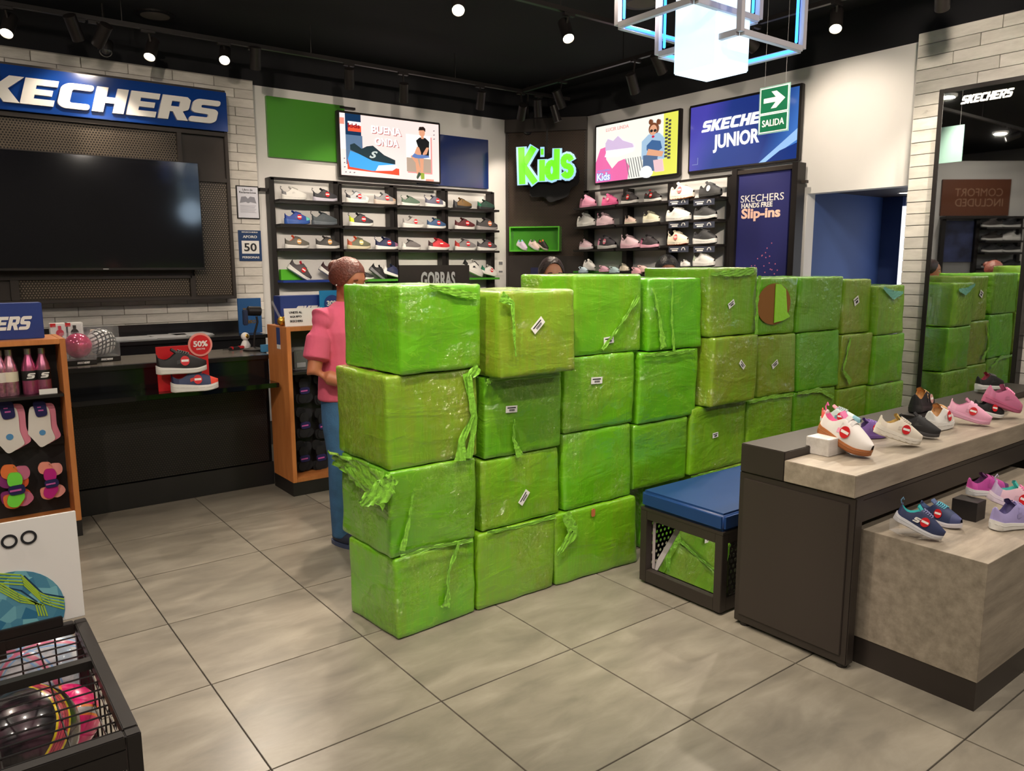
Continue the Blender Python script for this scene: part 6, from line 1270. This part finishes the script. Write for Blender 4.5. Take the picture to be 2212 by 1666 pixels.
def HP(px, py, tr): return tuple(U(px, py, *{'B': (1, 6.5), 'R': (0, 5.1), 'M': (1, 4.32)}[tr]))
S1 = 1.0
cam_p = (0.3, .6, 1.2)
hd = lambda nm, px, py, aim, pw=0, lit=False, tr='B', deg=50, c=(1, .86, .70): head(nm, HP(px, py, tr), aim, pw, deg, lit, c)
hd('blazing spotlight above the end of the shop sign', 485, 130, (.9, 3.6, .2), 120, True, deg=60)
hd('glowing spotlight left of the blazing one', 323, 123, (.6, 5.2, .7), 70, True)
hd('spotlight with oval glare at the upper left corner', 14, 72, (-.3, 4.6, .4), 60, True)
hd('unlit slim spotlight left of the glass dome', 170, 85, (1.6, 7.2, 2.0), 50)
hd('bright spotlight near the top centre of the picture', 990, 22, (1.5, 2.2, .4), 190, True, deg=70, tr='M')
hd('tilted spotlight with round glow right of top centre', 1228, 83, (3.2, 2.7, .8), 150, True, deg=60, tr='M')
hd('starry spotlight above the wall with the doorway', 1805, 62, (3.6, 2.2, .6), 190, True, deg=70, tr='R')
hd('short spotlight pointing down beside the green panel', 755, 190, (3.5, 7.25, 1.7), 30, deg=75)
hd('slim spotlight tilted over the boy screen', 872, 220, (4.1, 7.3, 1.5), 30, deg=80)
hd('broad spotlight barrel left of the kids column', 1037, 235, (4.9, 7.3, 1.4), 30, deg=80)
hd('spotlight left of the dome above the kids column', 1125, 256, (5.4, 7.1, 2.4), 45)
hd('spotlight crossing above the kids column', 1163, 252, (5.8, 6.9, 1.2), 45)
hd('spotlight hanging right of the kids column dome', 1205, 262, (6.0, 6.3, 1.6), 40, tr='B')
hd('upper spotlight near the track corner', 1215, 232, (6.0, 5.9, 1.5), 40, tr='R')
hd('slender spotlight beside the hanging light cubes', 1372, 200, (6.05, 5.2, 1.6), 40, tr='R')
hd('dark spotlight at the upper right above the mirror', 2035, 18, (5.9, 2.7, 2.2), 60, tr='R')
head('spotlight hidden above the junior screen', (5.1, 3.7, 3.08), (6.1, 3.45, 2.45), 45, 75)
head('spotlight over the right wall doorway', (5.1, 4.6, 3.08), (6.1, 4.7, 2.0), 90, 75)
head('spotlight aimed at the shop sign', (1.2, 6.5, 3.08), (1.0, 6.95, 2.6), 26, 70)
head('spotlight aimed at the television wall', (-.2, 6.5, 3.08), (.2, 6.95, 2.0), 30, 70)
head('spotlight aimed at the notices', (2.35, 6.5, 3.08), (2.5, 7.2, 1.6), 12, 60)
hd('spotlight just above the picture edge', 765, -22, (1.2, 3.2, 0), 150, True, deg=70, tr='M')
for i, (x, aim, pw) in enumerate(((-.6, (.6, 1.9, .4), 90), (.4, (1.6, 2.6, .9), 150), (1.4, (2.2, 2.6, .8), 150), (2.3, (2.7, 2.6, .6), 80), (3.4, (3.2, 1.5, .7), 48), (4.4, (4.4, 1.4, .7), 45), (4.9, (5.9, 2.4, 1.8), 110))):
    head('sales floor spotlight %s, outside the view' % ['first', 'second', 'third', 'fourth', 'fifth', 'sixth', 'seventh'][i], (x, 1.9 if i not in (1, 2, 3) else 1.9, 3.08), aim if i not in (1, 2) else aim, pw, 62)
for i, (p, aim, pw, dg) in enumerate((((.12, 1.9), (2.9, 7.3, 2.2), 210, 42), ((1.64, 1.9), (4.0, 7.3, 1.9), 270, 42), ((2.52, 1.9), (5.2, 7.2, 1.9), 270, 42), ((3.0, 1.9), (6.1, 6.0, 1.9), 260, 42), ((3.8, 1.9), (6.1, 4.6, 2.2), 110, 50),
                                     ((4.12, 1.9), (5.9, 2.4, 2.6), 95, 62), ((-.9, 4.32), (1.7, 7.1, 2.3), 42, 58), ((-1.8, 4.32), (-.2, 6.9, 2.2), 60, 55), ((.3, 4.32), (2.3, 7.1, 1.7), 18, 50), ((-1.0, 1.9), (.6, 4.9, .9), 130, 45), ((1.9, 1.9), (2.2, 4.6, 1.2), 90, 40), ((.9, 1.9), (3.3, 7.3, 1.55), 330, 24), ((2.1, 1.9), (4.6, 7.3, 1.55), 330, 24), ((2.76, 1.9), (6.1, 5.9, 1.6), 330, 24), ((3.2, 1.9), (6.1, 4.7, 1.7), 160, 24), ((1.15, 1.9), (2.75, 1.05, .25), 95, 24))):
    head('added wash spotlight %s outside the view' % ['one', 'two', 'three', 'four', 'five', 'six', 'seven', 'eight', 'nine', 'ten', 'eleven', 'twelve', 'thirteen', 'fourteen', 'fifteen', 'sixteen'][i], (*p, 3.08), aim, pw, dg)  # unseen heads added to brighten walls, cabinets and block
for i, (x, y) in enumerate(FILL_DOWN):  # fittings for the added fill downlights, none of them in view
    t = thing('downlight', 'added round downlight in the black ceiling, outside the view', 'light', (x, y, 3.47), 0, 'added downlights outside the view'); part('ring', G().lathe([(.085, 0), (.11, 0), (.11, .029), (.085, .029)], 24), WHT, t); part('lens', G().lathe([(0, .02), (.085, .02)], 24), BULBD, t)
for lb, px, py in (('round grey ceiling speaker at the upper left', 335, 35), ('round grey ceiling speaker inside the hanging cubes', 1385, 8)):
    t = thing('ceiling_speaker', lb, 'speaker', tuple(U(px, py, 2, 3.485))); part('rim', G().lathe([(.11, 0), (.15, 0), (.15, .014), (.11, .014)], 28), BLK, t); part('grille', G().lathe([(0, -.002), (.11, .0)], 28), mat('grille_grey', s2l(120, 112, 104), .6), t)
for lb, px, py, z in (('clear dome camera between the spotlights at upper left', 228, 108, 3.16), ('clear dome camera hanging above the kids sign', 1140, 283, 3.0)):
    p = U(px, py, 2, z); t = thing('dome_camera', lb, 'camera', tuple(p)); part('housing', G().lathe([(.055, 0), (.06, .05), (.05, .07), (.0, .075)], 22), BLK, t, smooth=True); part('dome', G().ball((0, 0, 0), .052, k=20, q=12), mat('dome_glass', (.03, .03, .035), .04, coat=1), t, smooth=True); part('stem', G().tube([(0, 0, .07), (0, 0, CH-p.z-.001)], .012), BLK, t)
# ================================================================== hanging light cubes
fx = thing('light_cubes', 'hanging light of white open cubes with blue strips around a glowing box', 'light', tuple(U(1545, 139, 2, 2.38)))
FO = Vector(fx.location)
def frame_cube(c, s, z, tkk, led_pairs, h=None):
    h = h or s
    c = Vector((c[0], c[1], z))-FO; FR = mat('fixture_white', s2l(200, 196, 205), .4); LED = mat('led_blue', (.05, .3, 1), .3, emit=(.04, .30, 1), es=2.6)
    x0, y0, z0 = c; g = []
    for dx in (0, s):
        for dy in (0, s): part('upright', B(x0+dx-tkk/2, x0+dx+tkk/2, y0+dy-tkk/2, y0+dy+tkk/2, z0, z0+h), FR, fx, .001)
    for dz in (0, h):
        for d in (0, s): part('bar', B(x0+tkk/2, x0+s-tkk/2, y0+d-tkk/2, y0+d+tkk/2, z0+dz-tkk/2, z0+dz+tkk/2), FR, fx, .001); part('bar', B(x0+d-tkk/2, x0+d+tkk/2, y0+tkk/2, y0+s-tkk/2, z0+dz-tkk/2, z0+dz+tkk/2), FR, fx, .001)
    e = tkk/2+.001; w_ = .012
    part('blue_strip', B(x0+.03, x0+s-.03, y0+s-e-w_, y0+s-e, z0-w_/2, z0+w_/2), LED, fx, .003); part('blue_strip', B(x0+s-e-w_, x0+s-e, y0+.03, y0+s-.03, z0-w_/2, z0+w_/2), LED, fx, .003)
    part('blue_strip', B(x0+s-e-w_, x0+s-e, y0+e, y0+e+w_, z0+.03, z0+h-.03), LED, fx, .003); part('blue_strip', B(x0+e, x0+e+w_, y0+s-e-w_, y0+s-e, z0+.03, z0+h-.03), LED, fx, .003)
    part('blue_strip', B(x0+e, x0+e+w_, y0+e, y0+e+w_, z0+.03, z0+h-.03), LED, fx, .003)
p = U(1599, 68, 2, 2.5); frame_cube(p, .475, 2.5, .026, None); p = U(1500, -1, 2, 2.62); frame_cube(p, .46, 2.62, .026, None)
gm = mat('glow_box', (.8, .9, 1), .35, emit=(.62, .88, 1), es=1.02); n_, l_, b_ = nodes(gm); b_.inputs['Emission Color'].default_value = (.58, .84, 1, 1)
part('glow_box', B(0, .245, 0, .245, .0, .62), gm, fx, .006, label='glowing pale blue box')
for x, y in ((.04, .04), (.2, .2)): part('cable', G().tube([(x, y, .6), (x, y, CH-FO.z-.001)], .003, 5), BLK, fx)
dL = bpy.data.lights.new('cube_glow', 'POINT'); dL.energy = 6; dL.color = (.6, .8, 1); dL.shadow_soft_size = .15; oL = bpy.data.objects.new('cube_glow', dL); COL.objects.link(oL); oL.location = FO+Vector((.12, .12, -.16))
# exit sign
EX = 4.55; a, b = PRw(1644, 192, EX), PRw(1700, 284, EX); zt2 = PRw(1672, 187, EX)[1]; zb2 = PRw(1672, 285, EX)[1]
ex = Wt('exit_sign', 'green hanging sign with white arrow reading salida', 'sign', 'R', EX, a[0], zb2); w0 = PRw(1704, 235, EX)[0]-a[0]; EG = mat('exit_green', s2l(14, 98, 66), .35)
ex.r = (a[0], a[0]+w0, zb2, zt2); u0, u1, v0, v1 = ex.r; vm = v0+(v1-v0)*.42
ex.box('acrylic', u0-.006, u1+.006, v0-.006, v1+.006, 0, .004, mat('acrylic', s2l(150, 190, 180), .1, alpha=.55)); 
for c0_, c1_ in ((v0+.004, vm-.004), (vm+.004, v1-.004)): ex.box('border', u0+.002, u1-.002, c0_-.002, c1_+.002, .0041, .0052, STW); ex.box('field', u0+.008, u1-.008, c0_+.004, c1_-.004, .0053, .0062, EG)
ex.mesh('lettering', text_fit('SALIDA', w0*.76, (vm-v0)*.36, bold=.01), (u0+u1)/2, (v0+vm)/2, .0078, STW)
ww, hh2 = w0, v1-vm; ar = [(-.36, -.09), (.06, -.09), (-.10, -.32), (.08, -.32), (.38, 0), (.08, .32), (-.10, .32), (.06, .09), (-.36, .09)]
ex.poly('arrow', [((u0+u1)/2+x*w0, (vm+v1)/2+y*hh2*1.0) for x, y in ar], .0063, .0075, STW)
for uu in (u0+.03, u1-.03): part('cord', G().tube([(uu-ex.u, v1-ex.v, .002), (uu-ex.u, CH-ex.v-.001, .002)], .0012, 4), col(*s2l(120, 120, 120)), ex.o)
# ================================================================== people
def loft(g, P, R, k=16, side=None):
    # closed tube with elliptical rings (rx across 'side', ry the other way)
    P = [Vector(p) for p in P]; n = len(P); vs = []; side = Vector(side) if side else None
    for i in range(n):
        d = (P[min(i+1, n-1)]-P[max(i-1, 0)]).normalized(); s = side-d*side.dot(d) if side else d.orthogonal(); s.normalize(); q = d.cross(s); rx, ry = R[i] if isinstance(R[i], tuple) else (R[i], R[i])
        for j in range(k): a = 2*PI*j/k; vs.append(P[i]+s*rx*math.cos(a)+q*ry*math.sin(a))
    f = [(i*k+j, i*k+(j+1) % k, (i+1)*k+(j+1) % k, (i+1)*k+j) for i in range(n-1) for j in range(k)]
    e0, e1 = len(vs), len(vs)+1; d0, d1 = (P[0]-P[1]).normalized(), (P[-1]-P[-2]).normalized(); r0 = min(R[0]) if isinstance(R[0], tuple) else R[0]; r1 = min(R[-1]) if isinstance(R[-1], tuple) else R[-1]
    vs += [P[0]+d0*r0*.5, P[-1]+d1*r1*.5]; f += [(j, e0, (j+1) % k) for j in range(k)]+[((n-1)*k+j, (n-1)*k+(j+1) % k, e1) for j in range(k)]; g.add(vs, f)
def remesh(g, vox, name, sm=6):
    me = g.mesh(name); o = bpy.data.objects.new('tmp', me); COL.objects.link(o); m1 = o.modifiers.new('r', 'REMESH'); m1.mode = 'VOXEL'; m1.voxel_size = vox; m2 = o.modifiers.new('s', 'SMOOTH'); m2.iterations = sm; m2.factor = .5
    bpy.context.view_layer.update(); r = bpy.data.meshes.new_from_object(o.evaluated_get(bpy.context.evaluated_depsgraph_get())); bpy.data.objects.remove(o)
    for p in r.polygons: p.use_smooth = True
    r.name = name; return r
SKIN = mat('skin', s2l(176, 108, 78), .5, var=.05, vs=10)
def person(label, loc, rz, H, hairc, shirtc, pants, arms, headturn=0, headtilt=0, lean=0, vox=.008, ponytail=False, bun=True, skin=SKIN, hairline=.25):
    # built at 1.60 m, facing +x, then scaled
    s = H/1.60; t = thing('person', label, 'person', loc, rz); t.scale = (s,)*3
    g = G(); Y = (0, 1, 0)
    loft(g, [(0, 0, .86), (.0, 0, .95), (.01, 0, 1.08), (.0, 0, 1.2), (-.01, 0, 1.285), (-.01, 0, 1.325)], [(.150, .100), (.145, .095), (.122, .082), (.140, .095), (.125, .07), (.07, .05)], 20, Y)
    loft(g, [(-.012, 0, 1.30), (-.005, 0, 1.38), (.005, 0, 1.45)], [.055, .047, .05], 14, Y)
    hd_ = G(); c = Vector((.02, 0, 1.497)); 
    loft(hd_, [(.012, 0, 1.395), (.02, 0, 1.415), (.018, 0, 1.45), (.008, 0, 1.50), (-.004, 0, 1.545), (-.008, 0, 1.575)], [(.030, .045), (.050, .070), (.064, .084), (.072, .094), (.062, .080), (.035, .045)], 20, Y)
    hd_.add([(.095, 0, 1.515), (.122, 0, 1.475), (.095, .016, 1.470), (.095, -.016, 1.470), (.085, 0, 1.47), (.08, .01, 1.51), (.08, -.01, 1.51)], [(0, 1, 2), (0, 3, 1), (1, 3, 4, 2), (0, 2, 5), (0, 6, 3), (5, 2, 4), (6, 4, 3), (0, 5, 6), (5, 4, 6)])
    for sy in (-1, 1): hd_.ball((.0, sy*.074, 1.49), .018, .010, .030, 10, 8)
    hd_.ball((.082, 0, 1.438), .020, .026, .008, 12, 8); hd_.ball((.085, 0, 1.430), .018, .022, .007, 12, 8); hd_.ball((.062, 0, 1.405), .03, .03, .022, 12, 8)
    M = Matrix.Translation(c-Vector((0, 0, .08))) @ Matrix.Rotation(headturn, 4, 'Z') @ Matrix.Rotation(headtilt, 4, 'Y') @ Matrix.Translation(-(c-Vector((0, 0, .08))))
    hd_.v = [tuple(M @ Vector(v)) for v in hd_.v]; g.add(hd_.v, hd_.f)
    sleeve = G(); cuffs = []
    for sy, (el, wr) in ((-1, arms[0]), (1, arms[1])):
        sh_ = Vector((-.01, sy*.165, 1.285)); el = Vector(el); wr = Vector(wr); loft(g, [(-.01, sy*.08, 1.262), tuple(sh_-Vector((0, 0, .012))), tuple(sh_.lerp(el, .5)), tuple(el), tuple(el.lerp(wr, .35)), tuple(wr)], [.034, .044, .045, .042, .041, .025], 14)
        sleeve.ball((-.01, sy*.155, 1.272), .064, .062, .062, 16, 12); loft(sleeve, [(-.01, sy*.07, 1.285), tuple(sh_), tuple(sh_.lerp(el, .35)), tuple(sh_.lerp(el, .74))], [.062, .066, .067, .071], 18)
        d = (wr-el).normalized(); up = Vector((0, 0, 1)); sd_ = d.cross(up).normalized(); nn = sd_.cross(d)
        loft(g, [tuple(wr-d*.01), tuple(wr+d*.03), tuple(wr+d*.075)], [(.022, .017), (.036, .015), (.036, .012)], 12, tuple(sd_))
        for k, (o_, L1) in enumerate(((-.028, .062), (-.010, .074), (.009, .070), (.026, .054))):
            a = wr+d*.07+sd_*o_; b = a+d*L1*.45-nn*.006; c2 = b+d*L1*.35-nn*.018; e2 = c2+d*L1*.2-nn*.02; loft(g, [tuple(a-d*.03), tuple(a), tuple(b), tuple(c2), tuple(e2)], [.0092, .0092, .0088, .008, .007], 8)
        th = wr+d*.015-sd_*sy*-.03*(1); tb = wr+d*.02+sd_*(-.034 if sy > 0 else .034); tt = tb+d*.035+sd_*(-.02 if sy > 0 else .02)-nn*.012; te = tt+d*.028-nn*.012; loft(g, [tuple(wr+d*.01), tuple(tb), tuple(tt), tuple(te)], [.013, .012, .010, .008], 8)
    for sy in (-1, 1):
        loft(g, [(0, sy*.075, .90), (0, sy*.085, .72), (.01, sy*.085, .50), (.0, sy*.085, .46), (-.01, sy*.085, .30), (0, sy*.085, .09)], [(.085, .09), (.078, .085), (.056, .058), (.054, .055), (.05, .053), (.034, .036)], 16, Y)
    part('body', remesh(g, vox, 'body', 3), skin, t)
    # face marks
    for sy in (-1, 1):
        e = part('eye', G().ball((0, 0, 0), .0115, .014, .007, 10, 8), STW, t, smooth=True); e.matrix_local = M @ Matrix.Translation((.083, sy*.030, 1.495)); part('iris', G().ball((.0075, 0, 0), .006, .006, .006, 8, 6), INK, e, smooth=True)
        e = part('eyebrow', G().tube([(-.002, -.018, -.002), (.004, 0, .003), (-.002, .018, -.001)], .0035, 6), col(*hairc), t, smooth=True); e.matrix_local = M @ Matrix.Translation((.090, sy*.032, 1.518))
    e = part('lips', G().ball((0, 0, 0), .010, .024, .008, 12, 8), mat('lips', s2l(150, 75, 65), .5), t, smooth=True); e.matrix_local = M @ Matrix.Translation((.092, 0, 1.435))
    # hair: shell over the back and top of the head
    h = G(); NU, NV = 26, 14
    for i in range(NU+1):
        for j in range(NV+1):
            ph = -PI+2*PI*i/NU; face = math.exp(-(ph/.95)**4); lim = .63*PI*(1-face)+(.22+.32*hairline)*PI*face; th = lim*j/NV; r_ = 1+.02*math.sin(ph*23)*math.sin(th)+.012*math.sin(ph*7+j)
            h.v.append((-.010+.110*r_*math.sin(th)*math.cos(ph), .088*r_*math.sin(th)*math.sin(ph), 1.492+.113*r_*math.cos(th)))
    for i in range(NU):
        for j in range(NV): a = i*(NV+1)+j; h.f.append((a, a+1, a+NV+2, a+NV+1))
    if bun: h.ball((-.115, 0, 1.51), .040, .042, .042, 14, 10)
    h.v = [tuple(M @ Vector(v)) for v in h.v]
    hm = bpy.data.meshes.new('hair'); hm.from_pydata(h.v, [], h.f)
    for p_ in hm.polygons: p_.use_smooth = True
    part('hair', hm, mat('hair_%d' % int(hairc[0]*999), hairc, .42, var=.3, vs=60, bump=.5, bs=90), t)
    loft(sleeve, [(0, 0, .835), (.0, 0, .96), (.012, 0, 1.08), (.005, 0, 1.2), (-.008, 0, 1.29), (-.012, 0, 1.335), (-.012, 0, 1.36)], [(.185, .142), (.178, .132), (.158, .118), (.178, .124), (.172, .098), (.11, .078), (.065, .062)], 24, Y)
    if not ponytail: sleeve.v = [(x+.004*math.sin(z*38+y*9), y+.003*math.sin(z*45+x*20), z) for x, y, z in sleeve.v]
    part('shirt', remesh(sleeve, vox*.9, 'shirt', 3), mat('shirt_%d' % int(shirtc[0]*999), shirtc, .85, var=.06, vs=9, bump=.25, bs=22), t)
    j = G()
    loft(j, [(0, 0, .97), (0, 0, .90), (0, 0, .83)], [(.152, .112), (.168, .122), (.160, .115)], 22, Y)
    for sy in (-1, 1): loft(j, [(0, sy*.078, .86), (0, sy*.086, .70), (.006, sy*.086, .50), (-.004, sy*.086, .30), (0, sy*.086, .05)], [(.092, .105), (.086, .096), (.068, .072), (.062, .066), (.056, .062)], 18, Y)
    part('jeans', remesh(j, vox, 'jeans', 3), mat('denim_%d' % int(pants[2]*999), pants, .85, var=.18, vs=16, bump=.2, bs=120), t)
    for sy in (-1, 1):
        f = part('shoe', G().ball((.045, 0, .04), .125, .045, .042, 18, 12), col(*s2l(34, 40, 60)), t, smooth=True); f.location = (0, sy*.086, 0)
        part('shoe_sole', G().prism([(.045+.13*math.cos(a), .05*math.sin(a)) for a in [2*PI*i/18 for i in range(18)]], 0, .022), col(*s2l(60, 70, 100)), f)
    if bun: e = part('earring', G().ball((0, 0, 0), .006), mat('steel', (0, 0, 0)), t); e.matrix_local = M @ Matrix.Translation((.004, -.082, 1.455))
    return t
PI2 = PI/2
fp = U(738, 1172, 2, 0)
person('woman in pink polo and blue jeans sorting stock behind the leftmost boxes', (fp.x+.075, fp.y+.0, 0), math.radians(-72), 1.53, s2l(104, 52, 40), s2l(208, 88, 118), s2l(52, 92, 132), (((.0, -.245, 1.0), (.20, -.13, .93)), ((.05, .24, 1.0), (.26, .12, .95))), headtilt=.38, vox=.007)
v2 = Vector((.64606, .76324, 0)); v2.normalize(); p2 = v2*5.0
person('woman with tied dark hair whose forehead shows over the green boxes', (p2.x, p2.y, 0), math.radians(-115), 1.54, s2l(50, 34, 32), s2l(208, 88, 118), s2l(40, 50, 90), (((.05, -.24, 1.03), (.25, -.10, .98)), ((.05, .24, 1.03), (.25, .10, .98))), headtilt=.22, vox=.011, hairline=0, skin=mat('skin_light', s2l(205, 138, 108), .5))
v3 = Vector((.75019, .66109, 0)); v3.normalize(); p3 = v3*5.5
person('dark-haired person whose crown shows behind the tallest box', (p3.x, p3.y, 0), math.radians(-130), 1.555, s2l(24, 20, 22), s2l(40, 50, 90), s2l(40, 50, 80), (((.05, -.24, 1.03), (.25, -.10, .98)), ((.05, .24, 1.03), (.25, .10, .98))), headtilt=.25, vox=.011, bun=False, skin=mat('skin_mid', s2l(176, 112, 82), .5))
# ================================================================== what the tall mirror reflects: the far side of the shop
mo = Vector((-3.3, 5.3, 0)); md = Vector((.795, .607, 0)).normalized(); MM = Matrix((-md, Vector((0, 0, 1)), (-md).cross(Vector((0, 0, 1))))).transposed()
def mirpix(px, py):      # where the reflected ray meets the far wall, in the wall's own u, v
    d = FW*FPX+RT*(px-CX)-UP*(py-CY); c = Vector((0, 0, CAMH)); t = (MX-c.x)/d.x; h = c+d*t; d = Vector((-d.x, d.y, d.z)); nn = Vector(MM.col[2]); s = (mo-h).dot(nn)/d.dot(nn); p = h+d*s; return (p-mo).dot(Vector(MM.col[0])), p.z
if Vector(MM.col[2]).dot(Vector((1, 0, 0))) < 0: MM = Matrix((md, Vector((0, 0, 1)), md.cross(Vector((0, 0, 1))))).transposed()
a0, b0 = mirpix(2035, 388), mirpix(2175, 470)
um, uM = min(a0[0], b0[0]), max(a0[0], b0[0])
fw_ = Wt('far_wall_unit', 'orange-brown wall display reading comfort included, seen in the mirror', 'wall unit', 'K', 0, 0, 0, m3=MM, org=tuple(mo))
fw_.box('wall_panel', um-.35, uM+.15, 0, a0[1]+.3, -.06, 0, WHT); fw_.box('brown_header', um, uM, b0[1]+.03, a0[1], 0, .03, mat('rust_panel', s2l(112, 62, 36), .5))
for s, py, w in (('COMFORT', 416, .62), ('INCLUDED', 438, .62)): u, v = mirpix(2112, py); fw_.mesh('lettering', text_fit(s, (uM-um)*.70, .13), u, v, .032, col(*s2l(165, 125, 100)))
fr = Wt('far_shoe_rack', 'black framed shoe rack with poster under the comfort included header', 'rack', 'K', 0, 0, 0, m3=MM, org=tuple(mo+Vector(MM.col[2])*.001))
u_, v_ = mirpix(2100, 470); vb = mirpix(2100, 640)[1]; um2, uM2 = sorted((mirpix(2031, 500)[0], mirpix(2196, 500)[0])); u_mid = mirpix(2104, 500)[0]
pu = sorted((mirpix(2033, 500)[0], u_mid)); su = sorted((u_mid, mirpix(2192, 500)[0]))
fr.box('back_panel', um2, uM2, .2, v_, .0, .02, col(*s2l(150, 150, 150))); fr.box('top_frame', um2-.03, uM2+.03, v_-.03, v_+.01, .0, .2, BLK)
for u in (um2, u_mid, uM2): fr.box('post', u-.03, u+.03, 0, v_-.03, .02, .1, BLK)
fr.box('poster', pu[0]+.04, pu[1]-.04, mirpix(2060, 566)[1], v_-.06, .03, .05, mat('far_poster', s2l(50, 58, 96), .5, var=.8, vs=3.2))
for yy in (493, 521, 546, 580):
    z = mirpix(2140, yy)[1]; fr.box('shelf', su[0]+.03, su[1]-.03, z-.03, z, .02, .3, BLK)
    for k_, px in enumerate((2127, 2165)):
        u = mirpix(px, yy)[0]; pw_ = mo+Vector(MM.col[0])*u+Vector(MM.col[2])*.2; cc = [s2l(60, 54, 52), s2l(36, 36, 40), s2l(50, 44, 40), cW, s2l(44, 44, 48), s2l(40, 40, 44), s2l(40, 40, 44), s2l(40, 40, 44)][(yy > 500)*2+(yy > 530)*2+(yy > 570)*2+k_]
        shoe('%s sneaker on the far rack seen in the mirror, %s shelf %s' % ('white' if cc[0] > .4 else 'dark', {493: 'top', 521: 'second', 546: 'third', 580: 'lowest'}[yy], ['left', 'right'][k_]), tuple(pw_-Vector(MM.col[0])*.17+Vector((0, 0, z+.001))), Vector(MM.col[0]), 1.3, upper=cc, sole=cW, group='sneakers on the far rack', detail=False)
